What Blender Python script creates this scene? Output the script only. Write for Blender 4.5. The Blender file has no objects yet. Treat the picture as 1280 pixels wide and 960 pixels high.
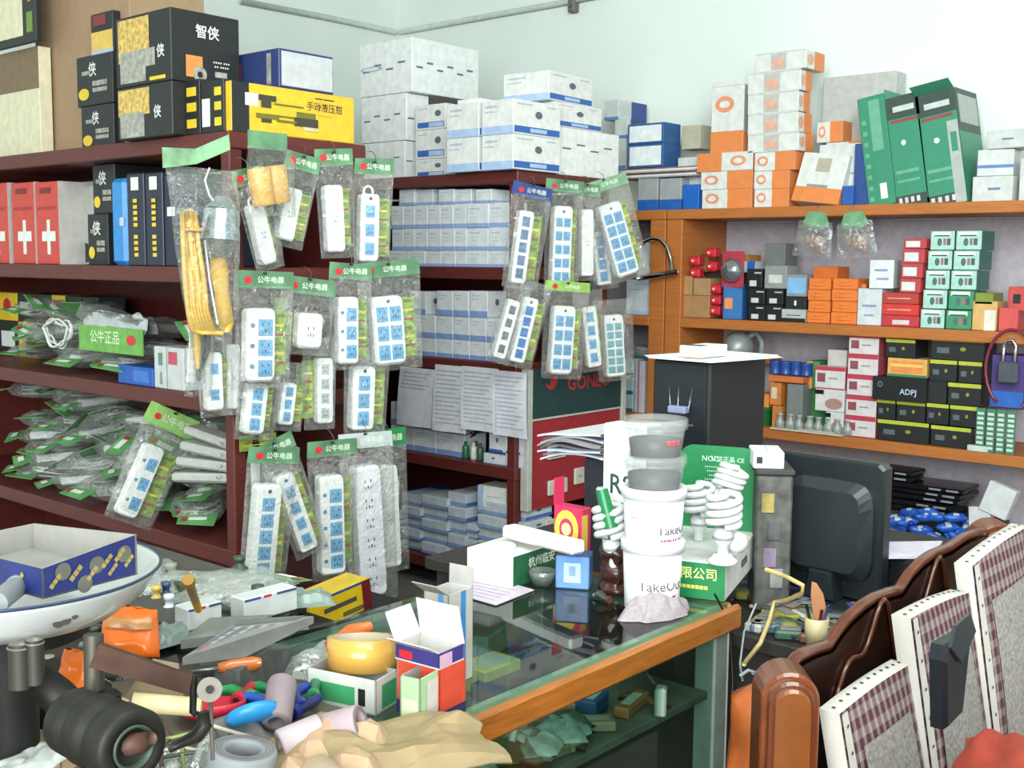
import bpy, math, random
from mathutils import Vector, Matrix, noise
random.seed(7)
PI = math.pi
C = bpy.context.scene.collection
sc = bpy.context.scene

# ---------------------------------------------------------------- camera
F = 1442.0
_u = Vector((-1670, 167, F)).normalized()
_v = Vector((1260, 140, F)); _v = (_v - _u*_u.dot(_v)).normalized()
_c = Vector((_v.x, _v.y, -_v.z)).cross(Vector((_u.x, _u.y, -_u.z))).normalized()
_z = Vector((_c.x, _c.y, -_c.z))
RW = Matrix((_v, _u, _z))            # camera (right, up, forward) -> world
EYE = Vector((0, 0, 1.45))
cam = bpy.data.objects.new('camera', bpy.data.cameras.new('camera'))
C.objects.link(cam); sc.camera = cam
cam.data.sensor_width = 36; cam.data.lens = 36*F/1280; cam.data.clip_start = .02
Rc = Matrix((RW @ Vector((1, 0, 0)), RW @ Vector((0, 1, 0)), RW @ Vector((0, 0, -1)))).transposed()
cam.matrix_world = Matrix.Translation(EYE) @ Rc.to_4x4()

# ---------------------------------------------------------------- light
w = bpy.data.worlds.new('world'); sc.world = w; w.use_nodes = True
bg = w.node_tree.nodes['Background']; bg.inputs[0].default_value = (.87, 1, .96, 1); bg.inputs[1].default_value = .62
def area(name, loc, target, sx, sy, power, col=(1, 1, 1)):
    l = bpy.data.lights.new(name, 'AREA'); l.shape = 'RECTANGLE'; l.size = sx; l.size_y = sy; l.energy = power; l.color = col
    o = bpy.data.objects.new(name, l); C.objects.link(o); o.location = loc
    o.rotation_euler = (Vector(target)-Vector(loc)).to_track_quat('-Z', 'Y').to_euler()
    return o
area('shopfront_daylight', (-2.9, -1.5, 2.3), (2.8, 2.0, 1.1), 3.6, 2.4, 300, (.95, 1, 1))
area('upper_daylight', (1.0, .1, 2.95), (4.9, 2.3, 2.3), 2.4, .8, 60, (.93, 1, .97))
sc.view_settings.view_transform = 'Standard'; sc.view_settings.look = 'None'
sc.view_settings.exposure = .62; sc.view_settings.gamma = 1; sc.view_settings.use_curve_mapping = False
sc.cycles.max_bounces = 8; sc.cycles.transparent_max_bounces = 24; sc.cycles.diffuse_bounces = 3; sc.cycles.glossy_bounces = 3
sc.cycles.caustics_reflective = False; sc.cycles.caustics_refractive = False
try: sc.cycles.use_denoising = True
except Exception: pass

# ---------------------------------------------------------------- pixel -> place (frame 1280x960)
AX = {'X': 0, 'Y': 1, 'Z': 2}
def ray(px, py): return RW @ Vector((px-640, -(py-480), F))
def P(px, py, ax, val):
    d = ray(px, py); i = AX[ax]; return EYE + d*((val-EYE[i])/d[i])
def cc(p): return RW.transposed() @ (Vector(p)-EYE)
def depth(p): return cc(p).z
def along(p, d, px=None, py=None):
    a = cc(p); b = RW.transposed() @ Vector(d)
    if px is not None: k = (px-640)/F; return (k*a.z-a.x)/(b.x-k*b.z)
    k = -(py-480)/F; return (k*a.z-a.y)/(b.y-k*b.z)

# ---------------------------------------------------------------- materials
def lin(c):
    if isinstance(c, str): c = tuple(int(c[i:i+2], 16)/255 for i in (0, 2, 4))
    return tuple(x/12.92 if x <= .04045 else ((x+.055)/1.055)**2.4 for x in c)
_M = {}
def M(col, rough=.55, metal=0., var=.10, bump=0., scale=30, coat=0., kind=None, spec=.5):
    key = (col, rough, metal, var, bump, scale, coat, kind, spec)
    if key in _M: return _M[key]
    m = bpy.data.materials.new('m_'+str(col)); m.use_nodes = True
    nt = m.node_tree; b = nt.nodes['Principled BSDF']; L = nt.links.new
    b.inputs['Roughness'].default_value = rough; b.inputs['Metallic'].default_value = metal
    b.inputs['Coat Weight'].default_value = coat; b.inputs['Specular IOR Level'].default_value = spec
    tc = nt.nodes.new('ShaderNodeTexCoord'); n = nt.nodes.new('ShaderNodeTexNoise')
    n.inputs['Scale'].default_value = scale; n.inputs['Detail'].default_value = 4
    L(tc.outputs['Object'], n.inputs['Vector'])
    rp = nt.nodes.new('ShaderNodeValToRGB'); c = lin(col)
    rp.color_ramp.elements[0].position = .3; rp.color_ramp.elements[1].position = .7
    rp.color_ramp.elements[0].color = tuple(x*(1-var) for x in c)+(1,); rp.color_ramp.elements[1].color = tuple(min(1, x*(1+var)) for x in c)+(1,)
    L(n.outputs['Fac'], rp.inputs[0]); L(rp.outputs[0], b.inputs['Base Color'])
    if kind == 'wood':
        mp = nt.nodes.new('ShaderNodeMapping'); mp.inputs['Scale'].default_value = (.25, .25, 3); L(tc.outputs['Object'], mp.inputs[0]); L(mp.outputs[0], n.inputs['Vector'])
        n.inputs['Distortion'].default_value = 1.2
    if bump:
        bp = nt.nodes.new('ShaderNodeBump'); bp.inputs['Strength'].default_value = bump; bp.inputs['Distance'].default_value = .004
        L(n.outputs['Fac'], bp.inputs['Height']); L(bp.outputs[0], b.inputs['Normal'])
    _M[key] = m; return m
def film(name, opac=.16, tint='dfe8e0', rough=.12, haze=.25, scale=28):
    key = ('film', name)
    if key in _M: return _M[key]
    m = bpy.data.materials.new(name); m.use_nodes = True; nt = m.node_tree; nt.nodes.clear(); L = nt.links.new
    out = nt.nodes.new('ShaderNodeOutputMaterial'); mix = nt.nodes.new('ShaderNodeMixShader'); m2 = nt.nodes.new('ShaderNodeMixShader')
    tr = nt.nodes.new('ShaderNodeBsdfTransparent'); gl = nt.nodes.new('ShaderNodeBsdfGlossy'); df = nt.nodes.new('ShaderNodeBsdfDiffuse')
    gl.inputs['Roughness'].default_value = rough; c = lin(tint)+(1,); df.inputs[0].default_value = c; gl.inputs[0].default_value = (1, 1, 1, 1)
    m2.inputs[0].default_value = haze; L(gl.outputs[0], m2.inputs[1]); L(df.outputs[0], m2.inputs[2])
    lw = nt.nodes.new('ShaderNodeLayerWeight'); lw.inputs[0].default_value = .35
    mr = nt.nodes.new('ShaderNodeMapRange'); mr.inputs[3].default_value = opac; mr.inputs[4].default_value = min(1, opac+.55)
    tc = nt.nodes.new('ShaderNodeTexCoord'); n = nt.nodes.new('ShaderNodeTexNoise'); n.inputs['Scale'].default_value = scale; n.inputs['Detail'].default_value = 3
    n.inputs['Distortion'].default_value = 1.5
    L(tc.outputs['Object'], n.inputs['Vector']); bp = nt.nodes.new('ShaderNodeBump'); bp.inputs['Strength'].default_value = .9; bp.inputs['Distance'].default_value = .02
    L(n.outputs['Fac'], bp.inputs['Height']); L(bp.outputs[0], gl.inputs['Normal']); L(bp.outputs[0], lw.inputs['Normal'])
    L(lw.outputs['Facing'], mr.inputs[0]); L(mr.outputs[0], mix.inputs[0]); L(tr.outputs[0], mix.inputs[1]); L(m2.outputs[0], mix.inputs[2]); L(mix.outputs[0], out.inputs[0])
    _M[key] = m; return m
def glass():
    key = 'glass'
    if key in _M: return _M[key]
    m = bpy.data.materials.new('counter_glass'); m.use_nodes = True; nt = m.node_tree; nt.nodes.clear(); L = nt.links.new
    out = nt.nodes.new('ShaderNodeOutputMaterial'); mix = nt.nodes.new('ShaderNodeMixShader'); tr = nt.nodes.new('ShaderNodeBsdfTransparent'); gl = nt.nodes.new('ShaderNodeBsdfGlossy')
    gl.inputs['Roughness'].default_value = .03; tr.inputs[0].default_value = (.78, .88, .83, 1)
    fr = nt.nodes.new('ShaderNodeFresnel'); fr.inputs[0].default_value = 1.6
    gg = nt.nodes.new('ShaderNodeNewGeometry'); mm = nt.nodes.new('ShaderNodeMath'); mm.operation = 'SUBTRACT'; mm.use_clamp = True
    L(fr.outputs[0], mm.inputs[0]); L(gg.outputs['Backfacing'], mm.inputs[1]); L(mm.outputs[0], mix.inputs[0]); L(tr.outputs[0], mix.inputs[1]); L(gl.outputs[0], mix.inputs[2]); L(mix.outputs[0], out.inputs[0])
    _M[key] = m; return m

WHITE = M('e4e6e2', .5); CARD = M('dcdedb', .6); PAPER = M('dedfe4', .7); BLUE = M('2a62b4', .45); PBLUE = M('9db9dc', .5); INK = M('5a6474', .6)
NAVY = M('1c2a5e', .45); BLACK = M('1b1f20', .5); DBLACK = M('15171a', .35); GREY = M('8c8f90', .5); ORANGE = M('e08a48', .5); RED = M('cc2a34', .45)
GREEN = M('2f8a5a', .45); YELLOW = M('e0c030', .5); TAN = M('b79a72', .7); BROWN = M('7a3a20', .5); CREAM = M('d9d2b4', .6)
PLAST = M('e9ebe8', .3, coat=.3, var=.03); SOCK = M('6aa6cf', .4); SDARK = M('2d4a66', .5); CHROME = M('c8ccce', .15, metal=1.); STEEL = M('85898a', .35, metal=.9)
HGREEN = M('5f8a66', .35, var=.35, scale=14); LIME = M('86a03c', .45, var=.45, scale=45); RACK = M('5c2420', .5, var=.2, kind='wood'); WOOD = M('b06a32', .5, var=.14, kind='wood')
FILM = film('clear_film', .07, haze=.25); FILMD = film('crumpled_film', .15, haze=.35, scale=22)

# ---------------------------------------------------------------- mesh builder
class MB:
    def __init__(s): s.v = []; s.f = []; s.m = []; s.mats = []; s.sm = []; s.T = Matrix.Identity(4)
    def mi(s, m):
        if m not in s.mats: s.mats.append(m)
        return s.mats.index(m)
    def add(s, vs, fs, m, smooth=False):
        b = len(s.v); s.v += [s.T @ Vector(p) for p in vs]; k = s.mi(m)
        for f in fs: s.f.append([b+i for i in f]); s.m.append(k); s.sm.append(smooth)
    def box(s, x0, y0, z0, x1, y1, z1, m, c=0.):
        if c <= 0:
            vs = [(x, y, z) for x in (x0, x1) for y in (y0, y1) for z in (z0, z1)]
            s.add(vs, [(0, 1, 3, 2), (4, 6, 7, 5), (0, 4, 5, 1), (2, 3, 7, 6), (0, 2, 6, 4), (1, 5, 7, 3)], m); return
        c = min(c, (x1-x0)*.45, (y1-y0)*.45, (z1-z0)*.45)
        vs = []; idx = {}
        for i, x in enumerate((x0, x1)):
            for j, y in enumerate((y0, y1)):
                for k, z in enumerate((z0, z1)):
                    sx, sy, sz = (1, -1)[i], (1, -1)[j], (1, -1)[k]
                    for a, q in enumerate(((x, y+c*sy, z+c*sz), (x+c*sx, y, z+c*sz), (x+c*sx, y+c*sy, z))):
                        idx[i, j, k, a] = len(vs); vs.append(q)
        fs = []
        for i in (0, 1): fs.append([idx[i, 0, 0, 0], idx[i, 1, 0, 0], idx[i, 1, 1, 0], idx[i, 0, 1, 0]])
        for j in (0, 1): fs.append([idx[0, j, 0, 1], idx[1, j, 0, 1], idx[1, j, 1, 1], idx[0, j, 1, 1]])
        for k in (0, 1): fs.append([idx[0, 0, k, 2], idx[1, 0, k, 2], idx[1, 1, k, 2], idx[0, 1, k, 2]])
        for j in (0, 1):
            for k in (0, 1): fs.append([idx[0, j, k, 1], idx[1, j, k, 1], idx[1, j, k, 2], idx[0, j, k, 2]])
        for i in (0, 1):
            for k in (0, 1): fs.append([idx[i, 0, k, 0], idx[i, 1, k, 0], idx[i, 1, k, 2], idx[i, 0, k, 2]])
        for i in (0, 1):
            for j in (0, 1): fs.append([idx[i, j, 0, 0], idx[i, j, 1, 0], idx[i, j, 1, 1], idx[i, j, 0, 1]])
        for i in (0, 1):
            for j in (0, 1):
                for k in (0, 1): fs.append([idx[i, j, k, a] for a in range(3)])
        s.add(vs, fs, m)
    def quad(s, a, b, c, d, m): s.add([a, b, c, d], [(0, 1, 2, 3)], m)
    def cyl(s, p0, p1, r0, r1, m, n=16, cap=True):
        p0 = Vector(p0); p1 = Vector(p1); d = (p1-p0).normalized()
        a = d.orthogonal().normalized(); b = d.cross(a); vs = []
        for p, r in ((p0, r0), (p1, r1)):
            for i in range(n): t = 2*PI*i/n; vs.append(p+(a*math.cos(t)+b*math.sin(t))*r)
        s.add(vs, [(i, (i+1) % n, n+(i+1) % n, n+i) for i in range(n)], m, True)
        if cap: s.add(vs, [list(range(n)), list(range(2*n-1, n-1, -1))], m)
    def lathe(s, prof, m, n=24, o=(0, 0, 0), close=False):
        o = Vector(o); vs = []; fs = []; k = len(prof)
        for i in range(n):
            t = 2*PI*i/n
            for r, z in prof: vs.append(o+Vector((r*math.cos(t), r*math.sin(t), z)))
        for i in range(n):
            for j in range(k-1): fs.append((i*k+j, ((i+1) % n)*k+j, ((i+1) % n)*k+j+1, i*k+j+1))
        s.add(vs, fs, m, True)
    def tube(s, pts, r, m, n=8, cap=True):
        pts = [Vector(p) for p in pts]; vs = []; k = len(pts); a = None
        for i, p in enumerate(pts):
            d = (pts[min(i+1, k-1)]-pts[max(i-1, 0)]).normalized()
            if a is None: a = d.orthogonal().normalized()
            a = (a-d*a.dot(d)); a = a.normalized() if a.length > 1e-6 else d.orthogonal().normalized()
            b = d.cross(a); rr = r[i] if isinstance(r, (list, tuple)) else r
            for j in range(n): t = 2*PI*j/n; vs.append(p+(a*math.cos(t)+b*math.sin(t))*rr)
        fs = [(i*n+j, i*n+(j+1) % n, (i+1)*n+(j+1) % n, (i+1)*n+j) for i in range(k-1) for j in range(n)]
        if cap: fs += [list(range(n)), list(range(k*n-1, (k-1)*n-1, -1))]
        s.add(vs, fs, m, True)
    def prism(s, poly, y0, y1, m, ax='Y', inset=0., smooth=False):
        """poly (a,b) extruded between y0 and y1 along axis; optional inset edge on the y0 side"""
        def q(a, b, t): return {'Y': (a, t, b), 'X': (t, a, b), 'Z': (a, b, t)}[ax]
        n = len(poly); cx = sum(p[0] for p in poly)/n; cy = sum(p[1] for p in poly)/n
        rings = []
        if inset:
            sg = 1 if y1 > y0 else -1
            rings.append([q(cx+(a-cx)*(1-inset/max(.001, math.hypot(a-cx, b-cy))), cy+(b-cy)*(1-inset/max(.001, math.hypot(a-cx, b-cy))), y0) for a, b in poly])
            rings.append([q(a, b, y0+sg*inset) for a, b in poly])
        else: rings.append([q(a, b, y0) for a, b in poly])
        rings.append([q(a, b, y1) for a, b in poly])
        vs = [p for r in rings for p in r]; fs = [list(range(n)), list(range(len(vs)-1, len(vs)-n-1, -1))]
        for k in range(len(rings)-1): fs += [(k*n+i, k*n+(i+1) % n, (k+1)*n+(i+1) % n, (k+1)*n+i) for i in range(n)]
        s.add(vs, fs, m)
    def grid(s, fn, nu, nv, m, smooth=True):
        vs = [fn(i/nu, j/nv) for j in range(nv+1) for i in range(nu+1)]
        s.add(vs, [(j*(nu+1)+i, j*(nu+1)+i+1, (j+1)*(nu+1)+i+1, (j+1)*(nu+1)+i) for j in range(nv) for i in range(nu)], m, smooth)
    def text(s, body, o, a, b, size, m, align='CENTER', xs=1.0, depthv=.0007):
        """flat lettering in plane o + a*x + b*y"""
        vs, fs = glyphs(body, align); o = Vector(o); a = Vector(a).normalized(); b = Vector(b).normalized()
        n = a.cross(b)*0
        s.add([o+a*(x*size*xs)+b*(y*size) for x, y in vs], fs, m)
    def build(s, name, parent=None, loc=None, rot=None, mw=None):
        me = bpy.data.meshes.new(name); me.from_pydata([tuple(v) for v in s.v], [], s.f)
        for m in s.mats: me.materials.append(m)
        me.polygons.foreach_set('material_index', s.m); me.polygons.foreach_set('use_smooth', s.sm); me.update()
        o = bpy.data.objects.new(name, me); C.objects.link(o)
        if parent: o.parent = parent
        if loc is not None: o.location = loc
        if rot is not None: o.rotation_euler = rot if isinstance(rot, (tuple, list)) else (0, 0, rot)
        if mw is not None: o.matrix_world = mw
        return o
_G = {}
def glyphs(body, align):
    if (body, align) in _G: return _G[body, align]
    cu = bpy.data.curves.new('t', 'FONT'); cu.body = body; cu.align_x = align; cu.align_y = 'CENTER'; cu.size = 1; cu.resolution_u = 2; cu.offset = .012
    o = bpy.data.objects.new('t', cu); C.objects.link(o); dg = bpy.context.evaluated_depsgraph_get()
    me = bpy.data.meshes.new_from_object(o.evaluated_get(dg)); r = ([(v.co.x, v.co.y) for v in me.vertices], [list(p.vertices) for p in me.polygons])
    bpy.data.objects.remove(o); bpy.data.curves.remove(cu); bpy.data.meshes.remove(me); _G[body, align] = r; return r
def tag(o, label, cat, group=None, kind=None):
    if label: o['label'] = label
    if cat: o['category'] = cat
    if group: o['group'] = group
    if kind: o['kind'] = kind
    return o
def thing(name, label, cat, loc, rz=0, group=None, mw=None):
    o = bpy.data.objects.new(name, None); C.objects.link(o); o.empty_display_size = .05
    if mw is not None: o.matrix_world = mw
    else: o.location = loc; o.rotation_euler = rz if isinstance(rz, tuple) else (0, 0, rz)
    return tag(o, label, cat, group)
def struct(o): o['kind'] = 'structure'; return o
ORD = ['first', 'second', 'third', 'fourth', 'fifth', 'sixth', 'seventh', 'eighth', 'ninth', 'tenth', 'eleventh', 'twelfth', 'thirteenth', 'fourteenth', 'fifteenth', 'sixteenth', 'seventeenth', 'eighteenth', 'nineteenth', 'twentieth']

# ---------------------------------------------------------------- printed cartons
# faces: L = left visible (-X), R = right visible (-Y), T = top. u runs left to right as seen, v upwards.
def prints(mb, dx, dy, dz, dec, e=.0006):
    for i_, d in enumerate(dec):
        f = d[0]; lift = e*(.3*i_)
        if f == 'L': o, a, b, W, Hh = Vector((-e, dy, 0)), Vector((0, -1, 0)), Vector((0, 0, 1)), dy, dz
        elif f == 'R': o, a, b, W, Hh = Vector((0, -e, 0)), Vector((1, 0, 0)), Vector((0, 0, 1)), dx, dz
        else: o, a, b, W, Hh = Vector((0, 0, dz+e)), Vector((1, 0, 0)), Vector((0, 1, 0)), dx, dy
        if isinstance(d[1], str):     # lettering: (face, 'text', u, v, height fraction, material[, xstretch])
            mb.text(d[1], o*1.0+a*(W*d[2])+b*(Hh*d[3])+(o-Vector((max(o.x, 0), max(o.y, 0), o.z)))*0+a.cross(b)*(lift), a, b, Hh*d[4], d[5], xs=d[6] if len(d) > 6 else 1)
        elif d[1] == 0 and len(d) == 7 and d[6] == 'disc':
            pass
        else:
            u0, v0, u1, v1, m = d[1:6]
            k = a.cross(b)*lift
            if len(d) > 6 and d[6] == 'o':
                cxx, cyy, ru, rv = (u0+u1)/2*W, (v0+v1)/2*Hh, (u1-u0)/2*W, (v1-v0)/2*Hh
                mb.add([o+k+a*(cxx+ru*math.cos(t*PI/8))+b*(cyy+rv*math.sin(t*PI/8)) for t in range(16)], [list(range(16))], m)
            else:
                mb.add([o+k+a*(W*p)+b*(Hh*q) for p, q in ((u0, v0), (u1, v0), (u1, v1), (u0, v1))], [(0, 1, 2, 3)], m)
def carton(name, label, cat, group, dx, dy, dz, loc, rz=0, mat=None, dec=(), seam=True, flap=None, rot=None, parts=()):
    mb = MB(); mat = mat or CARD
    mb.box(0, 0, 0, dx, dy, dz, mat, min(.0025, .06*min(dx, dy, dz)))
    prints(mb, dx, dy, dz, dec)
    if seam:      # lid edge line and tuck slot
        sd = M('77787a', .8)
        prints(mb, dx, dy, dz, [('T', 0, .49, 1, .51, sd)] if dx > dy else [('T', .49, 0, .51, 1, sd)])
    if flap:      # an opened lid standing up: (side, height, lean)
        side, hh, lean = flap
        t = .0018
        if side == 'L': mb.add([(0, 0, dz), (0, dy, dz), (-lean, dy, dz+hh), (-lean, 0, dz+hh), (t, 0, dz), (t, dy, dz), (t-lean, dy, dz+hh), (t-lean, 0, dz+hh)], [(0, 1, 2, 3), (7, 6, 5, 4), (3, 2, 6, 7), (0, 3, 7, 4), (1, 5, 6, 2)], mat)
        else: mb.add([(0, dy, dz), (dx, dy, dz), (dx, dy+lean, dz+hh), (0, dy+lean, dz+hh), (0, dy-t, dz), (dx, dy-t, dz), (dx, dy+lean-t, dz+hh), (0, dy+lean-t, dz+hh)], [(0, 1, 2, 3), (7, 6, 5, 4), (3, 2, 6, 7), (0, 3, 7, 4), (1, 5, 6, 2)], mat)
    o = mb.build(name, None, loc, rot if rot else (0, 0, rz)); tag(o, label, cat, group); return o
def fbox(x0, x1, y0, zb, X, dx, y1=None, zt=None, **k):
    """carton whose -X face fills pixels x0..x1, top at pixel y0 on plane X, standing at height zb"""
    p = P(x1, 300, 'X', X); q = P(x0, 300, 'X', X)
    base = Vector((X, p.y, zb)); dz = zt-zb if zt else along(base, (0, 0, 1), py=y0)
    return dict(dx=dx, dy=q.y-p.y, dz=dz, loc=base)
def cbox(cx, by, ax, val, lx, rx, ty, rz=0, dx=None, dy=None, at=None):
    """carton with near vertical edge at pixel cx, foot at by (on plane ax=val), left face to lx, right face to rx, top at ty"""
    p = Vector(at) if at is not None else P(cx, by, ax, val)
    ex = Vector((math.cos(rz), math.sin(rz), 0)); ey = Vector((-math.sin(rz), math.cos(rz), 0))
    return dict(dx=dx if dx else along(p, ex, px=rx), dy=dy if dy else along(p, ey, px=lx), dz=along(p, (0, 0, 1), py=ty), loc=p, rz=rz)
# ================================================================ the room
XW, YW, XC = 4.95, 5.24, 4.54
def slab(name, x0, y0, z0, x1, y1, z1, m): mb = MB(); mb.box(x0, y0, z0, x1, y1, z1, m); return struct(mb.build(name))
WALLM = M('e3ece6', .9, var=.03, scale=2.5, bump=.15)
slab('floor', -3, -3, -.1, XW+.15, YW+.15, 0, M('6d6a64', .8, var=.2, scale=5))
slab('wall_right', XW, -3, 0, XW+.15, YW+.15, 3.3, WALLM)
slab('wall_left', -3, YW, 0, XW, YW+.15, 3.3, WALLM)
slab('ceiling', -3, -3, 3.3, XW+.15, YW+.15, 3.45, M('e6ebe6', .9, var=.03))
mb = MB(); pm = M('c6cec8', .6)
mb.tube([P(300, 1, 'Y', YW-.02), P(420, 24, 'Y', YW-.02), P(494, 40, 'Y', YW-.02)], .016, pm)
a = mb.build('cable_conduit'); tag(a, 'pale conduit running along the left wall up to the room corner', 'conduit')
mb = MB(); mb.tube([P(500, 40, 'X', XW-.02), P(600, 22, 'X', XW-.02), P(700, 4, 'X', XW-.02), P(760, -8, 'X', XW-.02)], .016, pm)
a = mb.build('cable_conduit'); tag(a, 'pale conduit running along the right wall from the room corner', 'conduit')
mb = MB(); q = P(716, 6, 'X', XW-.03); mb.box(q.x-.02, q.y-.022, q.z-.04, q.x+.03, q.y+.022, q.z+.03, M('6d6a60', .6), .006)
mb.cyl(q+Vector((-.02, 0, -.01)), q+Vector((-.035, 0, -.01)), .008, .008, STEEL, 10)
tag(mb.build('wall_bracket'), 'small dark bracket holding the conduit high on the right wall', 'bracket')

# ================================================================ racks
AZ = (1.83, 1.428, 1.03, .56, .14); AX0, AX1, AY0 = 2.06, 2.60, 2.90
BZ = (1.822, 1.43, 1.035, .60, .14); BX0, BX1, BY0, BY1 = 3.57, 4.20, 3.075, 4.6
def rack(label, x0, x1, y0, y1, zs, postw):
    t = thing('shelving_rack', label, 'shelf rack', ((x0+x1)/2, (y0+y1)/2, 0)); bx_ = t.location
    def part(nm, a):
        mb = MB(); mb.T = Matrix.Translation(-bx_); mb.box(*a, RACK, .003); mb.build(nm, t)
    for z in zs: part('shelf_board', (x0, y0+.002, z-.05, x1, y1, z))
    for x in (x0, x1-postw):
        for y in (y0, y1-postw): part('post', (x+.004, y+.006, 0, x+postw, y+postw, zs[0]-.05))
    part('back_panel', (x1-.012, y0+.05, .14, x1-.004, y1-.05, zs[0]-.06))
    part('added_end_panel', (x0+.05, y1-.045, .14, x1-.02, y1-.03, zs[0]-.06))  # added panel, keeps the lit wall from brightening the far shelf end
    return t
rack('dark red wooden shelving rack nearest the camera, on the left', AX0, AX1, AY0, 5.2, AZ, .05)
rack('dark red wooden shelving rack in the middle, full of blue and white boxes', BX0, BX1, BY0, BY1, BZ, .05)
# grey trim strip on the near post of the first rack
mb = MB(); mb.box(0, 0, 0, .03, .01, .62, M('b8babb', .5), .002)
tag(mb.build('trim_strip', None, (2.115, 2.885, .40)), 'narrow pale strip fixed up the end of the near red rack', 'strip')

# cabinets on the right wall
CZ = (1.70, 1.205, .735, .24)
def cabinet(label, y0, y1, zs, fw=.085):
    t = thing('wooden_cabinet', label, 'cabinet', (XC+.2, (y0+y1)/2, 0)); o = t.location
    def part(nm, a, m=WOOD):
        mb = MB(); mb.T = Matrix.Translation(-o); mb.box(*a, m, .003); mb.build(nm, t)
    for z in zs: part('shelf_board', (XC, y0+fw, z-.045, XW-.01, y1-fw, z)) if z < 1.6 else part('shelf_board', (XC-.004, y0, z-.045, XW-.01, y1, z))
    for y in (y0, y1-fw): part('side_panel', (XC, y, 0, XC+.03 if False else XW-.01, y+fw if False else y+fw, zs[0]-.045))
    part('back_panel', (XW-.02, y0+fw, .1, XW-.012, y1-fw, zs[0]-.05), M('b2acb4', .8))
    return t
yc = P(833, 300, 'X', XC).y
cabinet('long orange-brown wooden wall cabinet with three shelves of small boxes, right', -.6, yc, CZ)
cabinet('orange-brown wooden wall cabinet half hidden behind the middle rack', yc+.006, 4.3, CZ)

# ================================================================ on top of the near rack
g = 'cartons on top of the near red rack'
p0 = P(48, 182, 'X', 2.2); p1 = P(166, 182, 'X', 2.2)
carton('cardboard_sheet_box', 'tall plain tan cardboard box standing on the near rack against the left edge', 'box', None, .3, p0.y-p1.y, .72, (2.2, p1.y, 1.83), 0, M('a08568', .8, var=.06), [('L', .02, 0, .05, 1, M('8a7056', .8))])
q0 = P(52, 200, 'X', 2.14)
carton('cream_box', 'cream box with a brown upper band at the far left on the near rack', 'box', None, .05, .5, .40, (2.14, q0.y, 1.83), 0, CREAM, [('L', 0, .62, 1, 1, M('7d6a52', .8))])
mb = MB(); mb.box(0, 0, 0, .02, .35, .36, BLACK, .003); prints(mb, .02, .35, .36, [('L', 0, .08, .72, 1, CREAM), ('L', .8, .1, .93, .3, M('6d8a3c')), ('L', .84, .4, .9, .6, M('b8a040'))])
tag(mb.build('poster_board', None, (2.1, P(46, 60, 'X', 2.1).y, 2.235), (0, 0, 0)), 'dark edged cream poster board at the upper left corner', 'board')

GOLD = M('c8a85a', .5, var=.5, scale=60); LG = M('9a9a90', .4, var=.4, scale=50)
def blackprint(big):
    if big == 2: return [('L', .05, .35, .62, .96, GOLD), ('L', .08, .05, .55, .5, LG, 1), ('L', '侠', .82, .42, .2, WHITE), ('L', .5, .25, .72, .5, LG, 1), ('L', .62, .04, .9, .09, YELLOW),
                          ('R', '智侠', .52, .72, .2, WHITE), ('R', '▪▪▪▪ ▪▪▪', .72, .33, .07, WHITE), ('R', '▪▪ ▪▪▪▪', .72, .27, .07, WHITE), ('R', .62, .12, .8, .2, LG), ('R', .2, .08, .44, .38, ORANGE), ('R', .30, .02, .50, .24, LG, 'o'), ('R', .36, .08, .44, .17, BLACK, 'o')]
    if big == 1: return [('L', .02, .45, .6, .95, GOLD), ('L', .05, .03, .5, .5, LG, 1), ('L', '侠', .74, .45, .26, WHITE)]
    return [('L', '侠', .45, .7, .3, WHITE), ('L', .15, .62, .4, .7, LG), ('L', .45, .38, .85, .48, LG), ('L', .45, .26, .85, .34, LG), ('L', .05, .12, .35, .36, YELLOW, 'o')]
def bb(a, label, big, name='tool_box', mat=None, dec=None, group=g): return carton(name, label, 'box', group, mat=mat or BLACK, dec=dec if dec is not None else blackprint(big), **a)
b1 = cbox(216, 168, 'Z', 1.83, 148, 262, 100, dy=None); bb(b1, 'black tool box with gold picture, lower of the two large ones on the near rack', 1)
b2 = cbox(215, 100, 'Z', 1.83, 146, 300, 8, at=(b1['loc'].x, b1['loc'].y, 1.83+b1['dz']+.001)); bb(b2, 'large black tool box with gold picture, stacked topmost on the near rack', 2)
s1 = fbox(106, 146, 128, 1.83, 2.16, .16); bb(s1, 'small black tool box at the foot of a pair beside the large black boxes', 0)
s2 = fbox(102, 146, 64, 1.83+s1['dz'], 2.16, .16); s2['loc'].z += .001; bb(s2, 'small black tool box topmost of a pair beside the large black boxes', 0)
s3 = fbox(121, 148, 12, 1.83+s1['dz']+s2['dz']+.002, 2.17, .13)
bb(s3, 'small dark box with a yellow panel, right up behind the large black tool box', 0, dec=[('L', .02, .1, .98, .55, M('d8b45a')), ('L', 0, 0, 1, .1, M('a8b8c8')), ('L', .1, .7, .7, .95, M('7a3030'))])
for i, (x0, x1) in enumerate(((211, 252), (252, 282))):
    a = cbox(x1, 165, 'X', 2.07, x0, x1+12, 98, at=(2.068, P(x1, 165, 'X', 2.07).y+.004, 1.831), dx=.03)
    bb(a, ('left' if i == 0 else 'right')+' of two slim black tool boxes with white and yellow labels', 0, dec=[('L', .05, .12, .4, .66, WHITE), ('L', .6, .70, .9, .86, YELLOW), ('L', .6, .42, .9, .58, YELLOW), ('L', .6, .12, .9, .28, YELLOW)])
yb = cbox(284, 165, 'Y', 2.905, 266, 443, 100, at=(2.075, 2.905, 1.831), dy=.045)
DK = M('3a3a2c', .5)
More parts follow.
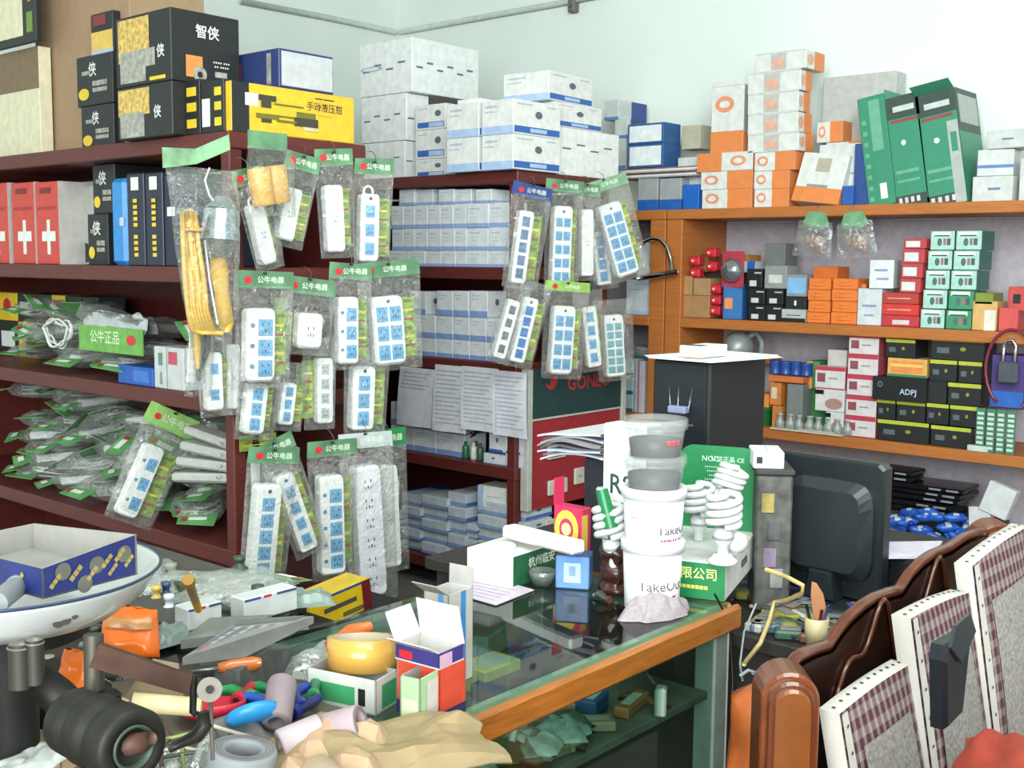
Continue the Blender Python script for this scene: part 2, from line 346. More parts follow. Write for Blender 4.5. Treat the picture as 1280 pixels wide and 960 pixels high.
yo = bb(yb, 'yellow box of hand hydraulic crimping pliers on the near rack corner', 0, 'plier_box', M('e2b42c', .45), [('R', 0, 0, .13, 1, BLACK), ('R', .10, .55, .2, .8, WHITE), ('R', '手动液压钳', .74, .68, .2, DK), ('R', '▪▪▪▪▪▪▪▪▪▪▪▪', .74, .52, .06, M('a8842a')), ('R', '▂▂ ▂▂▂', .74, .9, .1, DK),
     ('R', .2, .68, .34, .8, DK), ('R', .22, .54, .3, .7, DK), ('R', .32, .62, .56, .66, M('6d6a20')), ('R', .36, .38, .55, .42, M('6d6a20')), ('R', .5, .42, .66, .54, M('6d6a20')), ('R', .48, .24, .68, .42, DK), ('R', .55, .16, .68, .24, M('c8b890')),
     ('R', .18, .32, .36, .42, M('6d6a20')), ('R', .22, .24, .3, .32, DK), ('R', .34, .28, .5, .33, M('6d6a20'))], group=None)
# a white double header card's edge on the yellow box: blue cable box behind
a = cbox(358, 120, 'Y', 3.08, 302, 404, 73, at=None, dx=.24); a['loc'] = Vector((2.26, 3.08, 1.95))
carton('blue_box', 'dark blue flat box with white side lying above the yellow plier box', 'box', None, .22, .28, .12, (2.30, 2.97, 1.99), 0, M('2c3a6a', .45), [('L', .1, .3, .3, .75, M('a83038')), ('L', .78, .1, .86, .9, LG), ('R', .04, .06, .98, .94, M('b9bcc0'))])
carton('plain_box', 'plain tan box under the dark blue box behind the yellow plier box', 'box', None, .30, .24, .155, (2.29, 2.975, 1.831), 0, TAN)
# black cable end standing behind
# ================================================================ near rack, upper shelf
z = AZ[1]+.001
RSTAR = [('L', .25, .28, .85, .40, WHITE), ('L', .48, .12, .62, .54, WHITE), ('L', .2, .86, .7, .93, M('7a2424')), ('L', .1, .66, .9, .70, M('a83030'))]
for i, (x0, x1) in enumerate(((-18, 11), (16, 44), (46, 74))):
    a = fbox(x0, x1, 228-i*1, z, 2.10, .30)
    carton('red_blade_box', ['leftmost red box with a white star on the near rack, cut by the frame', 'middle red box with a white star on the near rack', 'red box with a white star beside the white torn package'][i], 'box', 'red boxes on the upper shelf of the near rack', mat=M('c8443a', .5), dec=RSTAR+[('R', 0, 0, 1, 1, M('b8b6b0'))], **a)
a = fbox(76, 117, 232, z, 2.20, .1)
carton('torn_package', 'whitish package with dark printed patches beside the red boxes', 'package', None, mat=M('b6b4ac', .6), dec=[('L', .05, .5, .62, .82, M('3a4038')), ('L', .45, .02, .98, .28, M('30362c'), 'o'), ('L', .3, .3, .5, .33, RED)], **a)
a = fbox(110, 135, 267, z, 2.12, .2); bb(a, 'small black tool box beside the blue case on the upper shelf, lower one', 0, group=None)
a = fbox(118, 145, 204, z+a['dz']+.001, 2.13, .2); bb(a, 'small black tool box beside the blue case, stacked upper one', 0, group=None)
mb = MB(); a = fbox(139, 157, 222, z, 2.08, .2)
mb.box(0, 0, 0, .2, a['dy'], a['dz'], M('2e86cc', .35), .015); mb.box(.02, -.003, .01, .18, a['dy']+.003, a['dz']*.5, M('2e86cc', .35), .004); mb.box(-.004, .006, a['dz']*.45, 0, .03, a['dz']*.55, M('b8c8d4'), .002)
tag(mb.build('tool_case', None, a['loc']), 'bright blue plastic tool case standing on the near rack', 'case')
for i, (x0, x1) in enumerate(((160, 181), (183, 204))):
    a = fbox(x0, x1, 216-i, z, 2.075, .22); n = M('1a2036', .4)
    carton('drill_set_box', ('left' if i == 0 else 'right')+' slim navy box with yellow top and yellow lettering', 'box', 'navy boxes with yellow tops', mat=n, dec=[('L', .25, .82, .7, .96, WHITE)]+[('L', .38, .1+k*.065, .62, .14+k*.065, YELLOW) for k in (0, 1, 2, 3, 5, 6, 7, 8, 9)]+[('T', 0, 0, 1, 1, M('e0c430'), 1)], **a)
    mb = MB()
a = fbox(206, 246, 216, z, 2.08, .22)
carton('navy_tool_box', 'wider navy box with yellow top behind the bagged work lamp', 'box', None, mat=M('182238', .4), dec=[('L', .1, .55, .35, .65, WHITE), ('L', .4, .57, .9, .63, GREY), ('T', 0, 0, 1, 1, M('e0c430'), 1)], **a)
# lower boxes on second shelf (black / yellow labels)
z = AZ[2]+.001
cols = [(-6, 18), (19, 42), (43, 61), (62, 78), (79, 98), (100, 120)]
for i, (x0, x1) in enumerate(cols):
    for r in range(2):
        X = 2.34; k = P(x1, 300, 'X', X)
        mt = YELLOW if (i+r) % 3 == 1 else M('23302a', .5)
        dd = [('L', .15, .25, .85, .7, WHITE)] if mt is not YELLOW else [('L', .3, .3, .7, .8, RED, 'o')]
        dzz = .15 if r == 0 else .12
        carton('small_part_box', f'{"yellow" if mt is YELLOW else "dark green"} small box behind the cable bags, {"lower" if r == 0 else "upper"} row, {ORD[i]} from the left', 'box', 'small boxes behind the cable bags', .12, P(x0, 300, 'X', X).y-k.y, dzz, (X, k.y, z+(r*.151)), 0, mt, dd)

# ================================================================ cable bags on the near rack's two lower shelves
GCARD = M('5f9a5c', .4, var=.3, scale=14)
WCORD = M('c9cbc8', .5)
def bag_proto(seed):
    """a crumpled bag lying down: film, header card, coiled cord or strip inside. local size about .30 x .13 x .08"""
    rnd = random.Random(seed); out = []
    mb = MB()
    def fn(u, v, s):
        x = (u-.5)*.30; y = (v-.5)*.13
        h = .036*((1-abs(2*u-1)**3)*(1-abs(2*v-1)**3))**.5
        n = noise.noise(Vector((x*22+seed*3.1, y*22, s*7)))*.016+noise.noise(Vector((x*60+seed, y*60, s*3)))*.007
        return (x, y, .04+s*h+n*(1 if 0 < u < 1 and 0 < v < 1 else .3)*(.8 if s > 0 else .3))
    mb.grid(lambda u, v: fn(u, v, 1), 16, 9, FILMD); mb.grid(lambda u, v: fn(u, v, -1), 16, 9, FILMD)
    out.append(('film_bag', mb))
    mb = MB(); x = -.175
    a, b, c, d = (x-.03, -.055, .03), (x+.035, -.06, .05), (x+.035, .06, .045), (x-.03, .055, .035)
    mb.add([a, b, c, d]+[(p[0], p[1], p[2]-.002) for p in (a, b, c, d)], [(0, 1, 2, 3), (7, 6, 5, 4), (0, 4, 5, 1), (1, 5, 6, 2), (2, 6, 7, 3), (3, 7, 4, 0)], GCARD)
    mb.add([(x-.012, -.03, .041), (x+.01, -.03, .046), (x+.01, .025, .045), (x-.012, .025, .041)], [(0, 1, 2, 3)], WHITE)
    mb.add([(x-.012, .03, .042), (x+.01, .03, .046), (x+.01, .046, .045), (x-.012, .046, .042)], [(0, 1, 2, 3)], RED)
    out.append(('header_card', mb))
    mb = MB(); kind = seed % 3
    if kind == 0:
        mb.box(-.12, -.026, .026, .13, .026, .056, PLAST, .006)
        for k in range(3): mb.add([(-.09+k*.07, -.016, .0575), (-.05+k*.07, -.016, .0575), (-.05+k*.07, .016, .0575), (-.09+k*.07, .016, .0575)], [(0, 1, 2, 3)], SOCK if seed % 2 else GREY)
        out.append(('power_strip', mb))
    else:
        pts = []
        for k in range(60):
            t = k/60*2*PI*(3+kind); r = 1+.1*math.sin(k*1.3+seed)
            pts.append((.095*r*math.cos(t), .04*r*math.sin(t), .04+.018*math.sin(t*.37+seed)))
        mb.tube(pts, .004, WCORD if kind == 1 else M('a9b0aa', .5), 6); out.append(('cord_coil', mb))
    return out
PROTO = {}
def lay_bag(seed, label, loc, rot, sc_=1., group='bagged cables on the near rack'):
    t = thing('bagged_cable', label, 'packaged cable', loc, rot, group); t.scale = (sc_,)*3
    if seed not in PROTO: PROTO[seed] = [mb.build(n, t) for n, mb in bag_proto(seed)]
    else:
        for s_ in PROTO[seed]: c = s_.copy(); C.objects.link(c); c.parent = t
    return t
rnd = random.Random(3)
# middle shelf: front row and second layer (to pixel x 235), then lower shelf pile
side = ['leftmost']+ORD[1:]
def heap(name, z0, X0, xs, layers, amp):
    k = 0
    for L_ in range(layers):
        for i, x in enumerate(xs):
            k += 1; y = P(x+rnd.uniform(-5, 5), 400, 'X', X0).y
            lay_bag((k*5+L_) % 9, f'bagged cable, {name}, {ORD[L_]} layer up, {ORD[i]} from left', (X0+.16+rnd.uniform(0, .10)+L_*.015, y, z0+.0+L_*.062+(i % 2)*.008), (rnd.uniform(-.1, .12)*(1+1.6*L_), rnd.uniform(-.06, .10)*(1+1.6*L_), rnd.uniform(-1.3, 1.3)), rnd.uniform(.9, 1.1))
heap('middle shelf heap', AZ[2]+.01, 2.06, (-12, 22, 52, 82, 118, 215), 3, 0)
heap('crest of the middle shelf heap', AZ[2]+.18, 2.10, (5, 50), 1, 0)
heap('lower shelf pile', AZ[3]+.01, 2.06, (-10, 20, 50, 80, 110, 140, 170, 200), 5, 0)
heap('crest of the lower shelf pile', AZ[3]+.32, 2.10, (0, 35, 75), 1, 0)
for i, x in enumerate((218, 225, 222, 228)):
    mb = MB(); mb.box(-.02, -.13, 0, .05, .13, .03, M('b9bbb6', .45), .008); mb.tube([(-.02, -.10, .015), (-.05, -.13, .03), (-.05, -.15, .02)], .004, WCORD, 6)
    tag(mb.build('power_strip', None, (2.08+i*.01, P(246, 600, 'X', 2.06).y, AZ[3]+.19+.042*i), (.06*i-.1, 0, .1-.05*i)), f'pale power strip lying behind the rack post, {["lowest", "second lowest", "second highest", "topmost"][i]} of the stack', 'power strip', 'power strips stacked on the lower shelf')
# loose cord coil, white box and blue card on the middle shelf
mb = MB(); pts = []
c0 = P(85, 415, 'X', 2.12)
for k in range(90):
    t = k/90*2*PI*4.3; r = 1+.12*math.sin(k*.9); pts.append((c0.x+.01*math.sin(t*.7)-.04, c0.y+.085*r*math.cos(t), c0.z+.045*r*math.sin(t)+.01*math.sin(k)))
mb.tube(pts, .0042, M('d4d6d0', .4), 6); tag(mb.build('cord_coil'), 'loose white cord coil on top of the bags on the middle shelf', 'cord')
a = fbox(95, 175, 412, P(130, 440, 'X', 2.075).z, 2.075, .02)
t = thing('header_bag', 'silver bag with a long green header card lying on the middle shelf', 'packaged cable', a['loc'])
mb = MB(); mb.box(0, 0, 0, .004, a['dy'], a['dz'], M('6aa84a', .4, var=.2)); prints(mb, .004, a['dy'], a['dz'], [('L', '公牛正品', .42, .55, .55, M('d5e6c0')), ('L', .76, .35, .9, .75, RED, 'o')]); mb.build('header_card', t)
mb = MB(); mb.grid(lambda u, v: (.01+v*.05+.012*noise.noise(Vector((u*9, v*7, 3))), u*a['dy'], a['dz']*.8+.06*math.sin(v*PI)+.02*noise.noise(Vector((u*8, v*8, 1)))), 24, 10, M('c4c8c8', .2, metal=.6)); mb.build('film_bag', t)
a = fbox(143, 187, 461, AZ[2]+.001, 2.075, .1)
carton('blue_box', 'small bright blue box on the middle shelf edge', 'box', None, mat=M('1f56b0', .4), dec=[('L', .45, .2, .9, .8, M('3f76c8'))], **a)
a = fbox(189, 226, 436, AZ[2]+.001, 2.08, .1)
carton('white_box', 'white box with red and grey print beside the small blue box', 'box', None, mat=M('c6cac9', .5), dec=[('L', .5, .6, .8, .9, M('c05060')), ('L', .15, .55, .3, .85, M('6a8a78')), ('L', .2, .1, .28, .4, GREY), ('L', .44, 0, .46, 1, GREY)], **a)

# floor level under the near rack: dark bags
for i, (x, X) in enumerate(((30, 2.2), (110, 2.25), (190, 2.2), (240, 2.25))):
    lay_bag(i+2, f'dusty bag under the lowest visible shelf, {ORD[i]} from the left', (X+.1, P(x, 700, 'X', X).y, AZ[4]+.03), (.03, .03, .3*i), 1.2, 'bags under the near rack')
# ================================================================ middle rack: blue and white boxes
LB = M('a9c2e2', .5); DB = M('2f62b0', .45); LN = M('b4bcc8', .6); WB = M('d4d9dc', .5)
BW = [('L', 0, .0, 1, .24, LB), ('L', .1, .78, .5, .84, LN), ('L', .1, .64, .42, .68, LN), ('R', .02, .05, .98, .24, DB), ('R', .35, .09, .7, .20, LB, 1), ('R', .45, .5, .6, .72, INK, 'o'), ('R', .08, .86, .4, .9, LN), ('R', .7, .86, .9, .9, LN)]
SW = [('L', 0, .0, 1, .18, M('8ea6d2', .5)), ('L', .12, .74, .6, .80, LN), ('L', .12, .56, .45, .60, LN), ('L', .12, .42, .5, .45, LN), ('R', 0, 0, 1, .18, M('8ea6d2', .5))]
SW2 = [('L', 0, .0, 1, .24, M('7f98c8', .5)), ('L', .12, .8, .6, .85, LN), ('L', .12, .66, .45, .70, LN), ('R', .4, .45, .6, .7, INK, 'o')]
def rowbox(shelf, r, xs, ytop, zb, X, dec, place, dx=.12):
    zt = None
    for i in range(len(xs)-1):
        a = fbox(xs[i], xs[i+1]-.8, ytop, zb, X+random.uniform(0, .006), dx)
        if zt is None: zt = a['dz']
        a['dz'] = zt-.001
        carton('switch_box', f'blue-edged box, middle rack, {shelf} shelf, {r} row up, {ORD[i]} from the left', 'box', 'small white boxes on the middle rack', mat=WB, dec=dec, **a)
    return zb+zt
z = BZ[1]+.001
names = ['bottom', 'second', 'third', 'top']
rows = [([486, 513, 532, 552, 570, 584, 611, 636], 313), ([490, 505, 519, 535, 552, 569, 584, 611, 636], 286), ([489, 505, 519, 535, 551, 567, 583, 611, 636], 257)]
for r, (xs, yt) in enumerate(rows): z = rowbox('upper', names[r], xs, yt, z, 3.60, SW, '')
z0 = z
for i, (x0, x1) in enumerate(((499, 518), (520, 541), (548, 567), (569, 589), (594, 614))):
    a = fbox(x0, x1, 236, z0, 3.60+.01*(i % 2), .12); carton('switch_box', f'white box in the loose top row, upper middle rack shelf, {ORD[i]} from left', 'box', 'small white boxes on the middle rack', mat=M('d2d8da', .5), dec=SW, **a)
z = BZ[2]+.001
rows = [([518, 546, 567, 588, 610, 628], 423), ([516, 545, 567, 588, 609, 628], 394), ([512, 533], 364)]
for r, (xs, yt) in enumerate(rows):
    zn = rowbox('second', names[r], xs, yt, z, 3.60, SW2, ''); 
    if r < 2: z = zn
for i, (x0, x1) in enumerate(((546, 566), (567, 586), (588, 610))):
    a = fbox(x0, x1, 364, z, 3.60, .12); carton('switch_box', f'blue-edged box atop the second middle rack shelf, {ORD[i]} of the right group', 'box', 'small white boxes on the middle rack', mat=WB, dec=SW2, **a)
# third shelf boxes, under the papers
z = BZ[3]+.001
z1 = rowbox('third', 'bottom', [488, 520, 545, 581], 563, z, 3.62, SW2, '', .14)
z2 = rowbox('third', 'second', [488, 518, 546, 583], 535, z1, 3.62, SW2, '', .14)
z2 = rowbox('third', 'third', [488, 518, 546, 583], 505, z2, 3.64, SW2, '', .14)
for i, (x0, x1, yt, zb) in enumerate(((606, 633, 570, z), (634, 658, 570, z))):
    a = fbox(x0, x1, yt, zb, 3.60, .13); carton('switch_box', f'white box at the right end of the third shelf of the middle rack, lower {"left" if i == 0 else "right"}', 'box', 'boxes at the right end of the third shelf', mat=M('cdd2d6', .5), dec=[('L', .4, .45, .55, .7, INK, 'o'), ('L', 0, 0, 1, .1, LB)], **a)
for i, (x0, x1) in enumerate(((613, 635), (635, 658))):
    a = fbox(x0, x1, 541, z+a['dz']*1.0 if i == 0 else a['loc'].z, 3.60, .13); carton('switch_box', f'white box at the right end of the third shelf of the middle rack, upper {"left" if i == 0 else "right"}', 'box', 'boxes at the right end of the third shelf', mat=M('cdd2d6', .5), dec=[('L', .4, .45, .55, .7, INK, 'o'), ('L', 0, 0, .8, .12, DB)], **a)
for i, (x, c_) in enumerate(((582, '2a6a44'), (592, 'c8d0c0'), (600, '3a5a48'))):
    mb = MB(); q = P(x, 590, 'X', 3.62); mb.lathe([(0, 0), (.014, 0), (.015, .01), (.015, .05), (.012, .058), (.007, .06), (.007, .075), (0, .075)], M(c_, .3), 14)
    tag(mb.build('glue_bottle', None, (q.x, q.y, z)), ['dark green small bottle at the left', 'pale small bottle in the middle', 'dark small bottle at the right'][i]+' of the gap on the third shelf', 'bottle', 'small bottles on the third shelf')
mb = MB(); q = P(597, 540, 'X', 3.66)
for k in range(5):
    pts = [(q.x+.01*k, q.y+.05-.1*t/10+.02*math.sin(t+k), z+.07+.013*k+.11*t/10+.012*math.sin(t*2+k)) for t in range(11)]; mb.tube(pts, .004, DBLACK, 6)
tag(mb.build('cable_bundle'), 'bundle of black cables stuffed between the boxes on the third shelf', 'cable')
# papers taped in front
for i, (x0, x1, y0, y1, dl) in enumerate(((502, 545, 458, 530, .012), (546, 587, 455, 537, .0), (580, 625, 457, 535, -.006), (618, 661, 462, 542, .0))):
    p = P(x0, y0, 'X', 3.555); q = P(x1, y0, 'X', 3.555); b_ = P(x0, y1, 'X', 3.555)
    Wd, Hh = p.y-q.y, p.z-b_.z; off = .002*i
    mb = MB(); wv = lambda u, v: (-off-.010*math.sin(v*2.2)-.006*math.sin(u*5+i)*v, Wd*(1-u)-(i-1.5)*.012*v, -Hh*v)
    mb.grid(wv, 12, 12, M('d0d2d8', .7)); mb.grid(lambda u, v: (wv(u, v)[0]+.0012, wv(u, v)[1], wv(u, v)[2]), 12, 12, PAPER)
    ink = M('a4a8b4', .7)
    for r in range(13 if i else 5):
        v = .08+r*.065; u1 = .9-(r % 3)*.12
        pts = [wv(.08+(u1-.08)*k/6, v) for k in range(7)]; pt2 = [wv(.08+(u1-.08)*k/6, v+.018) for k in range(7)]
        mb.add([(a[0]-.0009, a[1], a[2]) for a in pts+pt2], [(k, k+1, k+8, k+7) for k in range(6)], ink)
    tag(mb.build('price_sheet', None, (3.548, q.y, p.z)), f'printed paper sheet taped to the middle rack, {ORD[i]} from the left', 'paper', 'paper sheets on the middle rack')
# lowest shelf: heap of cartons
z = BZ[4]+.001
cols = [(489, 501, [716, 672, 640]), (502, 526, [722, 686, 652, 620]), (527, 560, [720, 690, 655, 622]), (561, 584, [722, 690, 655, 618]), (585, 598, [722, 690, 655]), (599, 660, [722, 680, 636])]
for i, (x0, x1, ys) in enumerate(cols):
    zz = z
    n_ = len(ys)-1; ztop = P(x1, ys[-1], 'X', 3.62).z
    hh = (ztop-z)/5
    for k in range(5):
        a = fbox(x0, x1, 600, zz, 3.60+.02*((i+k) % 2), .16+.02*(i % 2)); a['dz'] = hh-.0015; zz += hh
        carton('switch_carton', f'white blue-banded carton low on the middle rack, {ORD[i]} column from the left, {["lowest", "second", "third", "fourth", "topmost"][k]}', 'box', 'cartons on the lowest shelf of the middle rack', mat=M('c2cad0', .5), dec=[('L', 0, .05, 1, .3, M('7f9ac4', .5)), ('L', .15, .75, .6, .8, LN), ('R', 0, .05, 1, .3, M('4a6ab0', .5)), ('R', .4, .55, .6, .75, INK, 'o')], **a)
a = fbox(602, 635, 611, P(618, 636, 'X', 3.62).z, 3.63, .12); carton('white_box', 'small white box sitting tilted on top of the low carton heap', 'box', None, mat=WHITE, dec=[('L', 0, 0, .2, 1, LB), ('L', .3, .5, .8, .55, LN)], **dict(a, rz=.1))
mb = MB(); a = fbox(506, 600, 606, P(540, 618, 'X', 3.9).z, 3.8, .2); mb.box(0, 0, 0, .2, a['dy'], .03, M('2a62a8', .4), .01)
tag(mb.build('blue_packet', None, a['loc']), 'blue flat packet lying across the back of the low cartons', 'packet')

# ---- on top of the middle rack
CT = M('e2e5e4', .5); DOT = M('5f6f7c', .6)
def marks(f, n, y=.5): return [(f, .06+k*.9/n, y+(.05 if k % 2 else -.05), .06+k*.9/n+.55/n, y+(.05 if k % 2 else -.05)+.035, DOT) for k in range(n)]
z = BZ[0]+.001
p = P(506, 222, 'X', 3.64)
stk = [('lowest', 506, 455, 531, 175, p), ('middle', 508, 452, 532, 115, None), ('topmost', 515, 450, 598, 45, None)]
zz = z
for nm, cx, lx, rx, ty, _ in stk:
    q = P(cx, 200, 'X', 3.64); c0 = Vector((3.64, q.y, zz)); ey = (0, 1, 0)
    dyy = along(c0, ey, px=lx); hz = along(c0, (0, 0, 1), py=ty)
    carton('white_carton', f'white carton with a row of dark marks, {nm} of the corner stack', 'box', 'white cartons stacked on the middle rack', .14 if nm != 'topmost' else along(c0, (1, 0, 0), px=rx), dyy, hz-.002, c0, 0, CT, marks('L', 4)+marks('R', 6 if nm == 'topmost' else 2)+([('L', .02, .46, .45, .56, M('9fb2c4'), 'o'), ('L', .06, .48, .38, .54, CT, 'o')] if nm == 'topmost' else []))
    zz += hz
q = P(557, 222, 'X', 3.66); zz = z
for k, ty in enumerate((197, 160, 128)):
    c0 = Vector((3.66, q.y, zz)); hz = along(c0, (0, 0, 1), py=ty)
    carton('switch_carton', f'white box with blue label bar in the narrow column beside the white cartons, {["lowest", "middle", "topmost"][k]}', 'box', 'blue and white cartons on the middle rack', .16, along(c0, (0, 1, 0), px=519), hz-.001, c0, 0, CARD, [('L', .08, .08, .95, .3, DB), ('L', .45, .1, .93, .27, LB, 1), ('L', .65, .5, .85, .75, INK, 'o'), ('L', .1, .82, .4, .86, LN)]); zz += hz
zz = z
for k, ty in enumerate((170, 127)):
    for j, (cx, lx, dxx) in enumerate(((598, 558, .3), (641, 602, .30))):
        q = P(cx, 214, 'X', 3.52); c0 = Vector((3.52, q.y, zz)); hz = along(c0, (0, 0, 1), py=ty) if (j == 0) else hz
        carton('switch_carton', f'large blue and white box with pale blue band, {["lower", "upper"][k]} {["left", "right"][j]} of the front four', 'box', 'blue and white cartons on the middle rack', dxx, along(c0, (0, 1, 0), px=lx), hz-.001, c0, 0, CARD, BW)
    zz += hz
carton('paper_tray', 'thin white tray lying on the upper left front box', 'tray', None, .12, .13, .03, (3.60, P(600, 120, 'X', 3.6).y, zz), 0, WHITE, [], seam=False)
a = cbox(712, 217, 'Y', 3.10, 702, 773, 158, dy=.2); a['loc'] = Vector((3.86, 3.10, z)); a['dx'] = along(a['loc'], (1, 0, 0), px=773); a['dz'] = along(a['loc'], (0, 0, 1), py=158); 
carton('white_carton', 'white carton with dark marks at the right end of the middle rack top', 'box', None, mat=CT, dec=marks('R', 4, .6), **a)
zt = z+a['dz']+.001
c0 = Vector((3.83, 3.10, zt)); hz = along(c0, (0, 0, 1), py=126)
carton('switch_carton', 'blue-banded white box resting on the marked white carton, under the tilted one', 'box', 'blue and white cartons on the middle rack', along(c0, (1, 0, 0), px=752), .22, hz, c0, 0, CARD, BW)
c1 = Vector((3.79, 3.10, zt+hz+.002)); h2 = along(c1, (0, 0, 1), py=87)
carton('switch_carton', 'topmost blue-banded white box, perched crookedly above the others', 'box', 'blue and white cartons on the middle rack', along(c1, (1, 0, 0), px=745), .24, h2, c1, 0, CARD, BW, rot=(0, .0, .06), flap=('R', .0, .0))
mb = MB(); mb.add([(0, 0, 0), (0, .14, 0), (.02, .1, .09), (.0, .02, .10)]+[(.003, 0, 0), (.003, .14, 0), (.023, .1, .09), (.003, .02, .10)], [(0, 1, 2, 3), (7, 6, 5, 4), (0, 4, 5, 1), (1, 5, 6, 2), (2, 6, 7, 3), (3, 7, 4, 0)], M('8f8880', .8))
tag(mb.build('cardboard_flap', None, (3.80, P(652, 130, 'X', 3.80).y, zt+hz*.6)), 'loose grey cardboard piece leaning beside the perched box', 'cardboard')

# ---- switch display board leaning on the end of the middle rack
yb_ = 3.045
tl, tr = P(664, 462, 'Y', yb_), P(776, 462, 'Y', yb_)
bl = P(672, 660, 'Y', yb_)
t = thing('display_board', 'red and green wall switch display board fixed to the end of the middle rack', 'display board', (tl.x, yb_, 0))
Wd = tr.x-tl.x; zt, zb = tl.z, .42
G = M('1e3f40', .45, var=.1); R_ = M('9c2b34', .5, var=.08); FR = M('b9bab2', .5)
mb = MB(); mb.box(0, 0, zb, Wd, .02, zt, R_); gz = P(700, 519, 'Y', yb_).z
mb.build('red_panel', t)
mb = MB(); mb.box(.002, -.004, gz, Wd-.002, 0, zt, G)
cxl = .2*Wd; ring = [(cxl+.045*math.cos(a_*PI/10), gz+.17+.055*math.sin(a_*PI/10)) for a_ in range(20)]
LR = M('b83038', .5)
mb.add([(x, -.0052, z_) for x, z_ in ring], [list(range(20))], LR); mb.add([(cxl+.012+(x-cxl)*.38, -.006, gz+.185+(z_-gz-.17)*.38) for x, z_ in ring], [list(range(20))], G); mb.add([(cxl-.01, -.0062, gz+.13), (cxl+.0, -.0062, gz+.17), (cxl-.045, -.0062, gz+.19), (cxl-.05, -.0062, gz+.15)], [(0, 1, 2, 3)], G)
mb.text('开关插座', (Wd*.62, -.0054, gz+.21), (1, 0, 0), (0, 0, 1), .07, LR); mb.text('GONEO', (Wd*.62, -.0054, gz+.13), (1, 0, 0), (0, 0, 1), .085, LR)
mb.build('header_panel', t)
for i, (a0, a1) in enumerate(((-.03, 0), (Wd, Wd+.03))):
    mb = MB(); mb.box(a0, -.012, zb, a1, .028, zt, FR, .002); mb.build('frame_strip', t)
mb = MB(); mb.box(0, -.007, gz-.008, Wd, .0, gz, FR); mb.build('frame_strip', t)
for (x0, y0, x1, y1) in ((683, 548, 705, 575), (683, 596, 707, 620), (716, 583, 728, 606), (680, 645, 700, 668), (715, 535, 735, 556), (744, 530, 768, 552)):
    a_ = P(x0, y1, 'Y', yb_); b_ = P(x1, y0, 'Y', yb_)
    mb = MB(); mb.box(a_.x-tl.x, -.014, a_.z, b_.x-tl.x, -.0005, b_.z, M('cfcabd', .4), .004); mx, mz = (a_.x+b_.x)/2-tl.x, (a_.z+b_.z)/2
    for sx in (-.008, .008): mb.box(mx+sx-.002, -.0148, mz-.006, mx+sx+.002, -.013, mz+.004, SDARK)
    mb.build('wall_socket', t)

